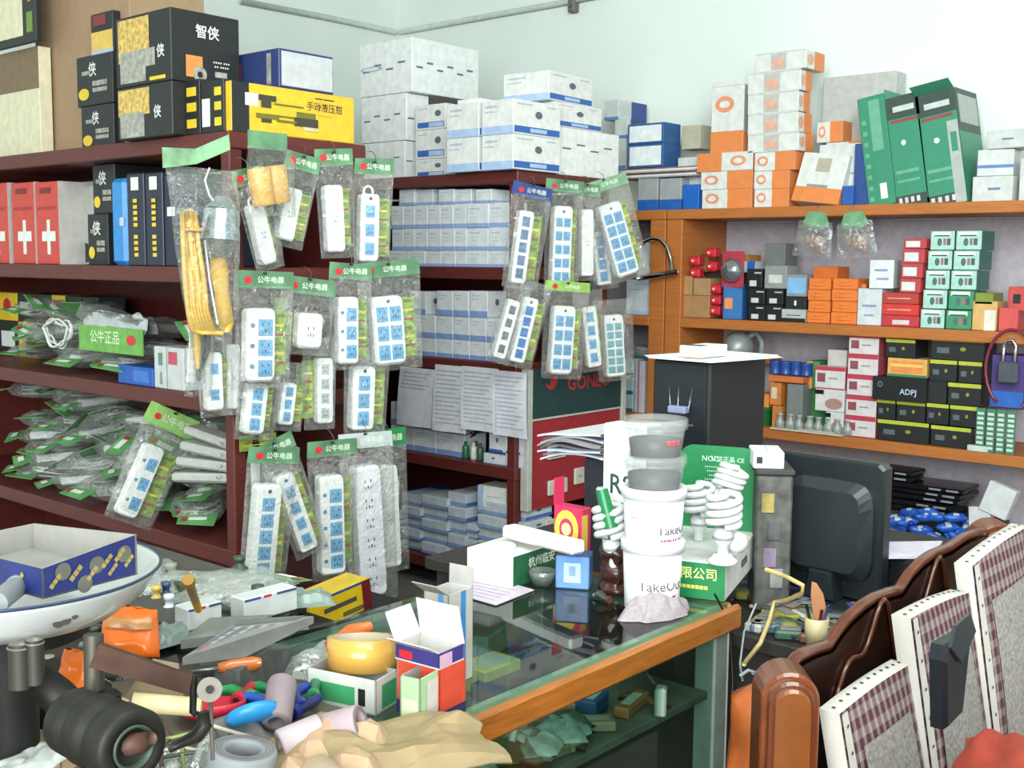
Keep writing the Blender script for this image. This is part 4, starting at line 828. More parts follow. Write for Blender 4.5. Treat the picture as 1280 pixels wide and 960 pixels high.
for i, (px, py, lb) in enumerate(((872, 326, 'upper left'), (872, 341, 'lower left'), (892, 316, 'top'), (893, 333, 'middle'), (898, 361, 'lower right, first'), (898, 375, 'lower right, second'), (897, 388, 'lower right, bottom'))):
    tin('red box switch with a round knob, '+lb+' of the red group', px, py)
c0 = P(916, 338, 'X', XC+.015); t = thing('bulb_blister', 'silver round bulb in a clear blister on a red card', 'lamp', c0)
mb = MB(); mb.box(0, -.055, -.075, .003, .055, .085, M('b03a48', .4)); mb.build('backing_card', t)
mb = MB(); mb.T = Matrix.Rotation(-PI/2, 4, 'Y'); mb.lathe([(.052, 0), (.055, .01), (.045, .03), (.03, .042), (0, .048)], M('9a9e9e', .15, metal=.7), 22); mb.build('dome', t)
item('blue_packet', 'small blue and orange packet leaning by the red switches'+CS, 908, 930, 355, z, '2f6aa8', [('L', .1, .3, .5, .6, ORANGE)], rz=.2)
item('white_blue_box', 'flat white and blue box behind the black boxes'+CS, 912, 945, 305, z+.21, 'c8cfd6', [('L', .7, 0, 1, 1, BLUE)], X=X0+.09, dz=.05)
for i, (x0, x1, yt, nb, lb) in enumerate(((935, 954, 323, 2, 'upper left'), (937, 958, 350, 1, 'middle left'), (938, 958, 370, 0, 'lower left'), (960, 981, 350, 1, 'middle right'), (959, 980, 372, 0, 'lower right'))):
    zb = z+(0, .071, .142)[nb]; item('black_box', f'small black box with white label, {lb} of the group'+CS, x0, x1, yt, zb, '1a1c1e', [('L', .2, .1, .65, .4, M('c8c8c4')), ('L', .5, .75, .95, .83, M('b8bcc0'))], dz=(.070, .070, .085)[nb], group='small black boxes')
item('grey_box', 'grey box standing above the black boxes'+CS, 957, 985, 322, z+.142, '8e9290', [('L', .2, .25, .8, .6, M('c6c8c4'))], dz=.10)
item('grey_box', 'grey tall box at the back of the black boxes'+CS, 957, 982, 292, z+.24, '6f7270', X=X0+.07, dz=.10)
item('blue_label_box', 'grey box with pale blue label left of the orange boxes'+CS, 985, 1010, 334, z+.11, '8a8e90', [('L', .05, .15, .95, .85, M('7fb0d8'))], dz=.095)
item('grey_box', 'white and black strip box under the blue label one'+CS, 980, 1010, 372, z, 'b0b4b2', [('L', 0, 0, 1, .3, BLACK), ('L', .2, .5, .8, .56, BLACK)], dz=.055); item('black_box', 'flat dark box with a white dot between the grey ones'+CS, 984, 1010, 362, z+.056, '22262a', [('L', .45, .3, .55, .7, WHITE)], dz=.052)
OR = 'e07a35'
rows = [(1012, 1040, .045), (1042, 1074, .045)]
for c_, (x0, x1, h) in enumerate(rows):
    zz = z
    for r in range(4):
        if c_ == 0 and r == 3: zz = zz
        zz = item('orange_box', f'orange box, {["bottom", "second", "third", "top"][r]} of the {["left", "right"][c_]} orange column', x0+(1 if r % 2 else 0), x1, 300, zz, OR, [('L', .2, .3, .8, .36, M('c05a20')), ('L', .3, .6, .7, .66, M('c05a20'))], dz=h+.004*((r+c_) % 2), group='orange boxes on the cabinet shelf')
item('orange_box', 'orange box perched highest at the back of the orange group', 1018, 1048, 326, z+.19, 'c8682c', X=X0+.03, dz=.05, group='orange boxes on the cabinet shelf')
item('orange_box', 'orange box with a torn dark top, turned right of the columns', 1062, 1086, 335, z+.10, 'cc6c30', X=X0+.05, dz=.07, rz=.3, group='orange boxes on the cabinet shelf')
t1 = item('white_cube_box', 'white cube box standing upright right of the orange boxes', 1075, 1105, 361, z, 'ccd2d4', [('L', .2, .5, .8, .56, M('8a94b4')), ('L', .3, .25, .7, .3, M('8a94b4'))])
item('white_cube_box', 'white cube box tilted on top of the upright one', 1090, 1119, 325, t1, 'd4dada', [('L', .2, .6, .75, .68, M('8a94b4')), ('L', .3, .3, .8, .38, M('8a94b4'))], rz=.15, rot=None)
zz = z
for i in range(3): zz = item('red_box', f'long red box lying flat, {["bottom", "middle", "top"][i]} of three below the upright red stack', 1106, 1153-i, 300, zz, ('b83a44', 'cc3c34', 'b04038')[i], [('L', .3, .2, .75, .6, M('d8c8c8')) if i == 0 else ('L', .15, .45, .8, .55, M('e0a090'))], dz=.045, group='red boxes on the cabinet shelf')
for i in range(4): zz = item('red_box', f'red box with white label, {["lowest", "second", "third", "topmost"][i]} of the short red stack', 1127+i, 1153+i*1.5, 300, zz, 'b8464a', [('L', .1, .15, .75, .75, M('d4d8d8'))], dz=.058 if i < 3 else .04, group='red boxes on the cabinet shelf')
MN = 'a9d0c4'
for r in range(5):
    for c_, (x0, x1) in enumerate(((1155, 1185), (1187, 1219))):
        sh = r*2
        gr = (c_ == 1 and r < 2)
        dec = [('L', .1, .72, .85, .95, M('d8e4de')), ('L', .15, .72, .8, .78, M('2a3030')), ('L', .3, .2, .5, .62, M('4a6a64'), 'o'), ('L', .55, .25, .66, .6, M('a06a6a')), ('L', .7, .25, .85, .6, M('4a5a58')), ('R', 0, 0, 1, 1, M('3a6a64'))]
        item('mint_box', f'{"green" if gr else "pale mint"} relay box, {["bottom", "second", "middle", "fourth", "top"][r]} row, {["left", "right"][c_]} column', x0+sh, x1+sh, 300, z+r*.0775, '3f8f68' if gr else MN, dec, X=X0+.004*r, dz=.074, dx=.14, group='mint green boxes in two columns')
item('tan_white_box', 'tan and white box right of the green columns'+CS, 1220, 1251, 377, z, 'd0a868', [('L', .5, 0, .95, .7, M('dcd8cc'))])
item('green_box', 'flat yellow-green box lying on the tan and white one'+CS, 1222, 1245, 358, z+.10, '7a8a3a', dz=.045)
item('red_box', 'red packet at the right edge'+CS, 1254, 1278, 385, z, 'c84a48', rz=.1); item('red_box', 'second red packet higher at the right edge'+CS, 1264, 1296, 355, z+.08, 'c04a44', [('L', .2, .3, .5, .7, BLACK)], rz=.0, dz=.09)
# two small bags hanging from the top board
for i, (px, rot_) in enumerate(((1022, .1), (1068, -.12))):
    hk = P(px, 268, 'X', XC-.01); t = thing('hanging_bag', ['shiny clear bag with green header hanging left, under the cabinet top', 'clear bag with green header hanging right, fanned out'][i], 'bag', hk, (rot_, 0, 0))
    mb = MB(); mb.tube([(0, 0, .04), (-.006, 0, .02), (-.004, 0, -.005)], .0012, STEEL, 6); mb.build('wire_hook', t)
    mb = MB()
    for k in range(3): 
        d_ = (k-1)*.18; m_ = Matrix.Rotation(d_, 4, 'X'); mb.T = m_; mb.prism([(-.05, -.05), (.05, -.05), (.04, .0), (0, .012), (-.04, .0)], -.002-.004*k, -.0005-.004*k, M('6f9f78', .4, var=.15), ax='X')
    mb.build('header_card', t)
    mb = MB(); mb.grid(lambda u, v: (-.006-.03*math.sin(u*PI)*math.sin(v*PI)-.012*noise.noise(Vector((u*6+i, v*6, 1))), (u-.5)*.15*(1+.2*v), -.03-.15*v), 14, 12, FILMD); mb.build('film_bag', t)
    mb = MB(); 
    for k in range(4): mb.box(-.012, -.045+.022*k, -.16+.01*k, .0, -.028+.022*k, -.09, M('a08068', .5), .004)
    mb.build('fittings', t)

# ================================================================ cabinet, middle shelf
z = CZ[2]+.001; CS = ' on the middle cabinet shelf'
c0 = P(925, 432, 'X', XC+.10); t = thing('cage_lamp', 'round grey mesh cage lamp standing in shade left'+CS, 'lamp', c0)
mb = MB(); mb.T = Matrix.Rotation(-PI/2-.3, 4, 'Y'); mb.lathe([(.07, 0), (.072, .01), (.06, .05), (.03, .08), (0, .088)], M('8f9494', .4, metal=.3), 20); mb.build('dome', t)
mb = MB(); mb.tube([(.02, -.03, .04), (.02, -.075, .06), (.02, -.1, .02), (.02, -.1, -.05)], .014, M('7f8686', .5), 8); mb.build('handle', t)
item('black_carton', 'black carton under the cage lamp'+CS, 905, 935, 468, z, '18191b', X=X0+.05)
item('orange_bar', 'orange flat box behind the cage lamp'+CS, 880, 966, 424, z+.26, 'a8602c', X=X0+.2, dz=.035)
g = 'blue paint cans'
for i in range(4):
    q = P(967+13*i, 452, 'X', X0+.03); mb = MB(); mb.lathe([(0, 0), (.026, 0), (.027, .004), (.026, .008), (.026, .052), (.028, .056), (.024, .058), (.022, .054), (0, .054)], M('2a4f96', .3), 16)
    tag(mb.build('blue_can', None, (q.x+.02, q.y, z+.235)), f'small blue can, {ORD[i]} from the left in the row behind the black box tower', 'can', g)
item('orange_shelf_box', 'flat orange box under the blue cans'+CS, 966, 1010, 460, z+.205, 'c87038', dz=.027)
item('orange_box', 'orange box with white mark below the blue cans'+CS, 968, 982, 462, z+.10, 'c87838', [('L', .2, .3, .7, .8, M('d0c8b0'))], dz=.10); item('orange_box', 'orange and green box lowest below the blue cans'+CS, 972, 984, 500, z, 'c07a40', dz=.098)
item('grey_sleeve', 'grey sleeve standing behind the glassware'+CS, 990, 1010, 465, z, '777a7a', dz=.2)
item('green_yellow_box', 'green and orange striped box at the back'+CS, 1013, 1030, 426, z+.18, '4f8a50', [('L', .1, 0, .5, 1, ORANGE)], dz=.12, X=X0+.06)
item('green_box', 'bright green box behind the white and red boxes'+CS, 1012, 1050, 455, z, '3f8a4a', dz=.18, X=X0+.09)
for i, (x0, x1, yt) in enumerate(((936, 948, 508), (951, 967, 508))): item('orange_box', f'small orange box above the green tub, {["left", "right"][i]}', x0, x1, yt, z+.085, 'd88a3a', dz=.06)
q = P(949, 520, 'X', X0+.04); mb = MB(); mb.lathe([(0, 0), (.045, 0), (.058, .08), (.061, .08), (.061, .074), (.056, .07), (.044, .006), (0, .006)], M('2f9a52', .35), 20); tag(mb.build('green_tub', None, (q.x+.03, q.y, z)), 'small green plastic tub at the left end'+CS, 'tub')
for i in range(8):
    q = P(975+12*i, 530, 'X', X0); mb = MB(); r = .02+.005*(i % 2)
    mb.lathe([(0, 0), (r, 0), (r*1.05, .03), (r*.6, .045), (r*.55, .06), (r*.7, .062), (r*.7, .068), (0, .068)], M('9aa09a', .3, var=.3), 14)
    tag(mb.build('lamp_holder', None, (q.x+.01*(i % 2), q.y, z)), f'dusty grey lamp holder in a row before the white boxes, {ORD[i]} from the left', 'lamp holder', 'grey lamp holders')
mb = MB(); a = fbox(968, 1060, 536, z, XC-.02, .1); mb.box(0, 0, 0, .1, a['dy'], .006, M('c6c4b4', .6), .001); mb.box(.01, .04, .0065, .08, a['dy']*.6, .012, M('b8b6a6', .6), .001)
tag(mb.build('paper_strip', None, (XC-.012, a['loc'].y, z)), 'cream cardboard strips lying on the front edge of the middle shelf', 'cardboard')
WR = [('L', .0, .82, 1, 1, M('b83c50')), ('L', .08, .3, .35, .7, M('8a4a50')), ('L', .45, .45, .75, .52, GREY), ('L', 0, 0, 1, .05, M('b83c50')), ('R', 0, 0, 1, 1, M('a84a58'))]
zz = z
for i, yt in enumerate((0, 0, 0, 0, 0)):
    zz = item('socket_box', f'white box with red lid edge, {["lowest", "second", "third", "fourth", "topmost"][i]} of the tall five-box stack', 1065+i*.3, 1104, 300, zz, 'd2cccc', WR, dz=.0855 if i < 4 else .085, dx=.13, group='white and red boxes in a tall stack')
zz = z
for i in range(3): zz = item('bulb_box', f'white box with a pink bulb picture, {["lowest", "middle", "topmost"][i]} left of the tall stack', (1040, 1026, 1025)[i], 1063, 300, zz, 'd0cecc', WR if i == 2 else [('L', .35, .1, .95, .6, M('a8807a'), 'o'), ('L', .0, .75, .3, .95, DBLACK)], dz=.095, dx=.13, group='white boxes beside the tall stack')
item('bulb_box', 'white rounded package on top of the bulb boxes', 1040, 1064, 440, zz, 'c2bcb6', dz=.07, X=X0+.03)
YG = M('b4bc3c', .5)
BT = [('L', .0, .82, 1, 1, YG), ('L', .12, .3, .35, .55, M('5a6266')), ('L', .55, .42, .66, .6, M('8a8a30'), 'o')]
def bt(label, x0, x1, zb, h, X=None): return item('black_tool_box', label, x0, x1, 300, zb, '1d2122', BT, dz=h, dx=.14, X=X, group='black boxes with yellow-green lid edge')
z1 = bt('black box with yellow-green edge, lowest row, left of three', 1107, 1172, z, .085); bt('black box with yellow-green edge, lowest row, right of three', 1175, 1226, z, .082)
z2 = bt('black box with yellow-green edge, second row, left', 1105, 1128, z1, .083); bt('black box with yellow-green edge, second row, second from left', 1130, 1166, z1, .083); bt('black box with yellow-green edge, second row, third from left', 1168, 1196, z1, .083); bt('black box with yellow-green edge, second row, rightmost', 1198, 1234, z1, .083)
item('black_tool_box', 'long black box with white and blue lettering, pulled forward', 1098, 1166, 477, z2, '17191b', [('L', 'ADPJ', .68, .4, .34, M('b8c4dc')), ('L', .1, .55, .2, .8, M('6a7070'), 'o'), ('L', .12, .6, .18, .75, BLACK, 'o')], X=XC+.0, dz=.095, dx=.15)
bt('black box with yellow-green edge right of the lettered box, third row', 1194, 1236, z2, .088, X0); item('black_box', 'plain dark box filling the gap behind the lettered box', 1168, 1192, 480, z2, '202426', dz=.09)
z3 = z2+.097
item('orange_label_box', 'orange and yellow label box above the lettered black box', 1116, 1166, 449, z3, 'd8a860', [('L', .1, .2, .9, .85, M('e08848')), ('L', .1, .55, .9, .7, M('e8c068')), ('L', 0, 0, 1, .14, M('3a7a50'))], dz=.075)
bt('black box with yellow-green edge on top of the orange label box', 1113, 1150, z3+.077, .075); 
bt('black box with yellow-green edge, fourth row, left', 1170, 1204, z2+.09, .085); bt('black box with yellow-green edge, fourth row, right', 1206, 1236, z2+.09, .085)
bt('black box with yellow-green edge topping the right group', 1170, 1238, z2+.176, .09)
# blister strips and padlock
for i in range(4):
    a = fbox(1232+13*i, 1243+13*i, 508, z, XC+.01, .02); mb = MB()
    mb.box(0, 0, 0, .006, a['dy'], .17, M('4a7a62', .5))
    for k in range(8): mb.box(-.006, .004, .01+k*.019, 0, a['dy']-.004, .022+k*.019, M('b8d4c4', .4), .002)
    tag(mb.build('battery_strip', None, a['loc'], (0, .0, 0)), f'green strip card of small cells at the right end, {ORD[i]} from the left', 'battery card', 'battery strip cards')
item('white_box', 'tiny white box in front of the right black boxes'+CS, 1222, 1248, 551, z, 'c0ccc8', X=XC-.0, dz=.022, dx=.03)
c0 = P(1262, 440, 'X', XC-.02); t = thing('cable_lock', 'padlock with a looped red coated cable hanging at the right edge', 'lock', c0)
mb = MB(); q = P(1262, 475, 'X', XC-.02)-c0; mb.box(-.02, -.036, q.z-.012, .012, .036, q.z+.07, M('5a6068', .35, metal=.5), .006); mb.build('body', t)
mb = MB(); mb.tube([(0, -.022, q.z+.07), (0, -.022, q.z+.13), (0, -.010, q.z+.15), (0, .010, q.z+.15), (0, .022, q.z+.13), (0, .022, q.z+.07)], .007, CHROME, 8); mb.build('shackle', t)
mb = MB(); pts = []
for k in range(26):
    a_ = PI*.5+(k-13)/13*2.75; px, py = 1265+33*math.cos(a_), 462-50*math.sin(a_); pts.append(P(px, py, 'X', XC-.03)-c0)
mb.tube(pts, .006, M('7a2a3a', .3), 8); mb.build('cable_loop', t)
item('purple_package', 'purple and blue blister package behind the padlock', 1248, 1290, 430, z+.18, '4a3a7a', [('L', 0, 0, 1, .3, BLUE)], X=XC+.02, dz=.2)
item('red_stuff_box', 'dark red box behind the padlock loop', 1246, 1290, 505, z+.172, '6a3040', X=XC+.04, dz=.0065 if False else .006)

# below: lower shelf with black chargers, blue packets
z = CZ[3]+.001
zz = P(1150, 655, 'X', XC+.1).z
item('low_carton', 'dark carton carrying the stack of black chargers', 1095, 1250, 656, z, '33302f', X=XC+.06, dx=.3)
for k in range(9):
    x0, x1 = 1096+random.uniform(0, 22), 1205+random.uniform(-8, 22)
    zz2 = zz+.004+k*.023; a = fbox(x0, x1, 600, zz2, XC+.08+random.uniform(0, .03), .2); mb = MB()
    if k > 6: a = fbox(1105, 1152, 600, zz2, XC+.1, .15)
    mb.box(0, 0, 0, a['dx'], a['dy'], .020, M('18181b', .15), .004)
    for j in range(2): mb.box(-.002, .02+.07*j, .006, 0, .07+.07*j, .014, M('8a8e96', .3), .001)
    tag(mb.build('black_case', None, a['loc'], random.uniform(-.05, .05)), f'glossy black flat case in the stack under the middle cabinet shelf, {ORD[k]} from the bottom', 'case', 'glossy black flat cases')
for i, (px, py) in enumerate(((1112, 650), (1150, 664), (1170, 672), (1185, 660), (1195, 685), (1160, 690), (1205, 670), (1215, 690), (1178, 700), (1140, 680), (1262, 662), (1270, 690), (1262, 705), (1250, 720))+tuple((random.uniform(1096, 1215), random.uniform(640, 688)) for _ in range(34))):
    X = XC-.06+.01*(i % 3); q = P(px, py, 'X', X); mb = MB(); L_ = .045
    mb.tube([(0, -L_, 0), (0, -L_*.5, .004), (0, L_*.5, .0), (0, L_, .004)], [.006, .018, .018, .006], M('2358b8', .35), 10); mb.box(-.014, -.012, -.006, .014, .012, .02, M('b8c4cc', .3), .003)
    tag(mb.build('blue_plug', None, q, (random.uniform(-.5, .5), random.uniform(-.6, .6), random.uniform(-1, 1))), 'blue wrapped plug', 'plug', 'heap of blue plugs')
mb = MB(); a = fbox(1100, 1262, 705, z, XC-.12, .16); mb.box(0, 0, 0, .16, a['dy'], P(1200, 690, 'X', XC-.12).z-z, M('3a3f52', .6), .01); tag(mb.build('plug_tray', None, a['loc']), 'dark tray box full of blue plugs below the black cases', 'tray')
for i, (x0, x1, y0, rz) in enumerate(((1238, 1275, 612, .3), (1230, 1258, 635, -.1), (1110, 1148, 668, .1))):
    q = P(x1, y0+42, 'X', XC-.1); a = fbox(x0, x1, y0, q.z, XC-.1, .05); carton('white_packet', ['folded white paper leaning at the right under the cabinet shelf', 'white packet below the folded paper at the right', 'white card box right of the monitor'][i], 'packet', None, mat=M('c8cacc', .6), **dict(a, rot=(rz, .1, 0), rz=0))
# U shackle lock hanging at the gap between rack and cabinets
t0 = P(824, 300, 'X', 4.49); t = thing('shackle_lock', 'chrome curved shackle lock hanging beside the middle rack', 'lock', t0)
mb = MB(); mb.cyl(P(816, 300, 'X', 4.495)-t0, P(816, 300, 'X', 4.54)-t0, .004, .004, STEEL, 8); mb.build('nail', t)
mb = MB(); pts = [P(x, y, 'X', 4.49)-t0 for x, y in ((800, 310), (806, 302), (816, 298), (826, 300), (833, 308), (838, 322), (841, 340))]; mb.tube(pts, .0092, CHROME, 10); mb.build('shackle', t)
mb = MB(); mb.tube([P(798, 348, 'X', 4.49)-t0, P(812, 346, 'X', 4.49)-t0, P(846, 340, 'X', 4.49)-t0], [.0115, .0125, .015], CHROME, 10); mb.build('crossbar', t)
# white boxes seen through the left cabinet
zc = CZ[1]+.001
item('panel_box', 'tall white box with blue foot line inside the left cabinet, lower', 784, 815, 350, zc, 'c9d0d4', [('L', 0, .02, 1, .12, LB), ('L', .2, .7, .7, .74, LN)], X=XC+.05); item('panel_box', 'tall white box with blue foot line inside the left cabinet, upper', 796, 817, 290, zc+.145, 'c9d0d4', [('L', 0, .02, 1, .1, LB)], X=XC+.05, dz=.2)
zc = CZ[2]+.001; zq = zc
for k in range(3): zq = item('teal_box', f'pale teal box inside the left cabinet, {["lowest", "middle", "top"][k]}', 779, 795, 400, zq, 'a8c4c4', [('L', 0, 0, 1, .2, M('2a6a70'))], X=XC+.03, dz=.085)
item('white_book', 'upright white and purple striped box inside the left cabinet', 797, 809, 462, zc, 'c4bcc4', [('L', .3, 0, .5, 1, M('9a7a8a'))], X=XC+.03, dz=.25)
lay_bag(1, 'crumpled clear bag on the middle shelf of the left cabinet', (XC+.1, P(795, 440, 'X', XC).y, zc+.26), (0, 0, 1.4), .8, 'bag in the left cabinet')
# ================================================================ glass counter
HC = .82; YA, YB, XA, XB = 1.07, 1.53, .25, 1.86
t = thing('display_counter', 'long glass-topped display counter with orange wooden edge', 'counter', ((XA+XB)/2, (YA+YB)/2, 0)); o = t.location
def cp(nm, a, m, c=.002):
    mb = MB(); mb.T = Matrix.Translation(-o); mb.box(*a, m, c); return mb.build(nm, t)
AL = M('7f8a82', .4, metal=.2); EW = M('9a5c22', .4, var=.25, kind='wood', coat=.3)
cp('glass_top', (XA, YA, HC-.008, XB, YB, HC), glass(), 0)
cp('front_edge', (XA, YA-.018, HC-.050, XB+.02, YA-.001, HC-.003), EW, .006); cp('front_rail', (XA, YA, HC-.045, XB, YA+.03, HC-.009), M('9aa08c', .5))
cp('back_rail', (XA, YB-.03, HC-.045, XB, YB, HC-.009), AL); cp('end_rail', (XB-.03, YA+.03, HC-.045, XB, YB-.03, HC-.009), AL); cp('end_edge', (XB+.001, YA, HC-.05, XB+.018, YB, HC-.003), EW, .006)
for x, y in ((XB-.045, YA), (XB-.045, YB-.045), (XA, YA), (XA, YB-.045)): cp('corner_post', (x, y, 0, x+.045, y+.045, HC-.046), AL, .003)
cp('end_strip', (XB+.001, YA+.001, 0, XB+.008, YA+.02, HC-.051), M('b4b0a4', .4))
cp('shelf', (XA+.05, YA+.012, .645, XB-.05, YB-.014, .66), M('50544a', .7, var=.5, scale=9), .001); cp('floor_board', (XA+.02, YA+.02, .1, XB-.02, YB-.02, .13), M('7a7462', .7, var=.3, scale=14))
cp('front_pane', (XA+.046, YA+.004, .12, XB-.046, YA+.009, HC-.05), glass(), 0); cp('back_board', (XA+.046, YB-.012, .12, XB-.046, YB-.004, HC-.05), M('8a8672', .6, var=.3, scale=10))
mb = MB(); mb.T = Matrix.Translation((0, 0, 0))
# contents under the glass, on the inner counter shelf
def small(nm, label, px, py, zb, dx, dy, dz, m, rz, group='things inside the glass counter', cat='box'):
    q = P(px, py, 'Z', zb+dz/2); mb = MB(); mb.box(-dx/2, -dy/2, 0, dx/2, dy/2, dz, m, .003)
    if cat == 'box': mb.box(-dx*.3, -dy*.3, dz, dx*.3, dy*.3, dz+.0008, M('8f9a8c', .5))
    tag(mb.build(nm, None, (q.x, q.y, zb), rz), label, cat, group)
zs = .661
small('blue_box', 'dark blue box inside the counter under the glass', 738, 880, zs, .07, .045, .035, M('1f3f6a'), .3)
small('brown_box', 'flat brown box inside the counter near its far end', 790, 880, zs, .10, .03, .02, M('7a5432'), .2)
small('yellow_box', 'yellow-green carton showing through the glass top', 612, 842, zs, .10, .07, .05, M('a8a850'), .0)
small('pale_green_box', 'pale green carton showing through the glass top', 600, 800, zs, .10, .08, .05, M('7fa08c'), .3)
small('pale_box', 'pale green box inside the counter near its far back corner', 826, 876, zs, .03, .02, .05, M('7a8a7c'), .5)
small('tan_box', 'tan open box inside the counter at its left', 700, 888, zs, .05, .035, .03, M('9a8464'), -.2)
mb = MB(); mb.box(0, 0, 0, .26, .17, .03, DBLACK, .004); tag(mb.build('dark_case', None, (1.50, 1.21, .661), .12), 'flat black case lying inside the counter near its far end', 'case')
for i, (px, py, c_) in enumerate(((640, 900, '8a8f84'), (660, 930, '6a7468'), (700, 945, '98a4a0'), (745, 930, '6f8f90'), (780, 940, '80948c'), (620, 940, '4a4a2c'), (700, 905, '3a4a3a'), (600, 920, '5a5a50'))):
    q = P(px, py, 'Z', .30); mb = MB(); s_ = i
    def lump(u, v, sg): 
        e = max(0, (1-abs(2*u-1)**3)*(1-abs(2*v-1)**3))**.5
        return ((u-.5)*.10, (v-.5)*.07, .022+sg*(.018*e+.010*noise.noise(Vector((u*5+s_, v*5, sg)))*e))
    mb.grid(lambda u, v: lump(u, v, 1), 10, 8, M(c_, .3, var=.3)); mb.grid(lambda u, v: lump(u, v, -1), 10, 8, M(c_, .3, var=.3))
    q = P(px, py, 'Z', .68); q.x = min(q.x, 1.72); q.y = min(max(q.y, 1.14), 1.44)
    tag(mb.build('plastic_packet', None, (q.x, q.y, .655+.002*(i % 3)), (0, 0, i)), f'crumpled plastic packet on the inner counter shelf, {ORD[i]} of the heap', 'packet', 'packets inside the glass counter')
for i in range(30):
    px, py = random.uniform(590, 870), random.uniform(880, 958); q = P(px, py, 'Z', .67)
    if i % 3 == 2: q = P(random.uniform(560, 820), random.uniform(770, 850), 'Z', .67)
    q.x = min(max(q.x, .9), 1.76); q.y = min(max(q.y, 1.13), 1.46); c_ = ('3a4238', '6a6450', '2a2c28', '7f8a80', '4a3c28', '585c30')[i % 6]; mb = MB()
    if i % 2: mb.box(-.03, -.02, 0, .03, .02, .018, M(c_, .5, var=.3), .003); mb.box(-.02, -.01, .018, .02, .01, .0186, M('7a7a6a', .5))
    else: mb.tube([(-.05, 0, .008), (-.01, .012, .012), (.02, -.01, .01), (.05, .004, .008)], [.005, .008, .008, .005], M(c_, .4, var=.3), 8)
    tag(mb.build(('small_box', 'metal_rod')[(i+1) % 2], None, (q.x, q.y, .6605), i*1.1), f'murky {("rod", "little box")[i % 2]} on the inner counter shelf, {ORD[i//2]} of its sort', ('rod', 'box')[i % 2], 'odds and ends inside the counter')
mb = MB(); q = P(880, 880, 'Y', YB-.1); mb.tube([q+Vector((-.03, 0, -.02)), q+Vector((0, 0, 0)), q+Vector((.08, .01, .03))], .004, M('4a6078'), 6); mb.cyl(q+Vector((-.03, 0, -.02)), q+Vector((-.037, 0, -.024)), .008, .008, WHITE, 10)
tag(mb.build('cable_end', None), 'thin cable end with a white plug dangling inside the counter', 'cable')
mb = MB()
for (x0, y0, x1, y1) in ((604, 914, 632, 904), (632, 904, 640, 896), (640, 926, 646, 900)): mb.tube([P(x0, y0, 'Y', YA+.06), P(x1, y1, 'Y', YA+.06)], .006, M('b0b4ae', .4), 8)
tag(mb.build('metal_bracket', None), 'pale metal bracket inside the counter behind the front glass', 'bracket')

# ---- stacked tubs
Zt = HC+.001
q = P(817, 752, 'Z', Zt); tc_ = Vector((1.745, 1.17, Zt))
tc_ = P(818, 765, 'Z', Zt)+Vector((.02, .02, 0)); sc_ = depth(tc_)/F
WT = M('dcdee2', .4, var=.02)
def zpx(y): return along(tc_, (0, 0, 1), py=y)
def tub(name, label, y0, y1, r0, r1, m, rim, texts, fill=None):
    t = thing(name, label, 'tub', (tc_.x, tc_.y, tc_.z+max(0, zpx(y1))), 0, None); h = zpx(y0)-max(0, zpx(y1))-.0008
    mb = MB(); mb.lathe([(0, .0005), (r0, .0005), (r0+.001, .003), (r1, h-.016), (r1-.0015, h-.016), (r0-.002, .003), (0, .003)], m, 40); mb.build('cup', t)
    mb = MB(); mb.lathe([(r1+.001, h-.020), (r1+.004, h-.019), (r1+.0045, h-.004), (r1+.002, h), (r1-.004, h-.001), (r1-.007, h-.005), (0, h-.005), (0, h-.007), (r1+.001, h-.007), (r1+.001, h-.020)], rim, 40); mb.build('lid', t)
    if fill: mb = MB(); mb.lathe([(0, .004), (r0-.0025, .004), (r0+(r1-r0)*.5-.0025, h*.48), (0, h*.48)], M('1c130c', .9, spec=.1), 32); mb.build('contents', t)
    fdir = math.atan2(-tc_.y, -tc_.x)
    if texts:
        mb = MB()
        for body, z_, size, col, off in texts:
            vs, fs = glyphs(body, 'CENTER'); rr = r0+(r1-r0)*(z_/(h-.016))+.0007
            mb.add([(rr*math.cos(fdir+off+x*size/rr), rr*math.sin(fdir+off+x*size/rr), z_+y*size) for x, y in vs], fs, col)
        mb.build('printed_lettering', t)
    return t
CLR = M('c4c8c8', .25, var=.02, spec=.6).copy(); CLR.name = 'frosted_plastic'; CLR.node_tree.nodes['Principled BSDF'].inputs['Alpha'].default_value = .19
r = 37*sc_; DR = M('a83a52'); IK = M('6a5a66')
mb0 = [('TakeOut', .052, .026, IK, .42), ('■■■ ■', .034, .014, DR, .5)]
tub('food_tub', 'white printed takeaway tub at the bottom of the stack', 672, 765, 33*sc_, 37*sc_, WT, WT, mb0)
tub('food_tub', 'white printed takeaway tub, second from the bottom of the stack', 606, 679, 34*sc_, 38*sc_, WT, WT, [('TakeOut', .034, .024, IK, .95), ('■■■ ■', .018, .013, DR, .75), ('▬▬▬', .056, .012, M('c8a8d0'), -.5)])
CLR = CLR
tub('food_tub', 'translucent tub with dark contents, second from the top', 566, 614, 32*sc_, 37*sc_, CLR, CLR, [], True)
tub('food_tub', 'translucent tub with dark contents and red print, topmost', 521, 573, 31*sc_, 37*sc_, CLR, CLR, [('■■■', .034, .012, M('c04858'), .7)], True)

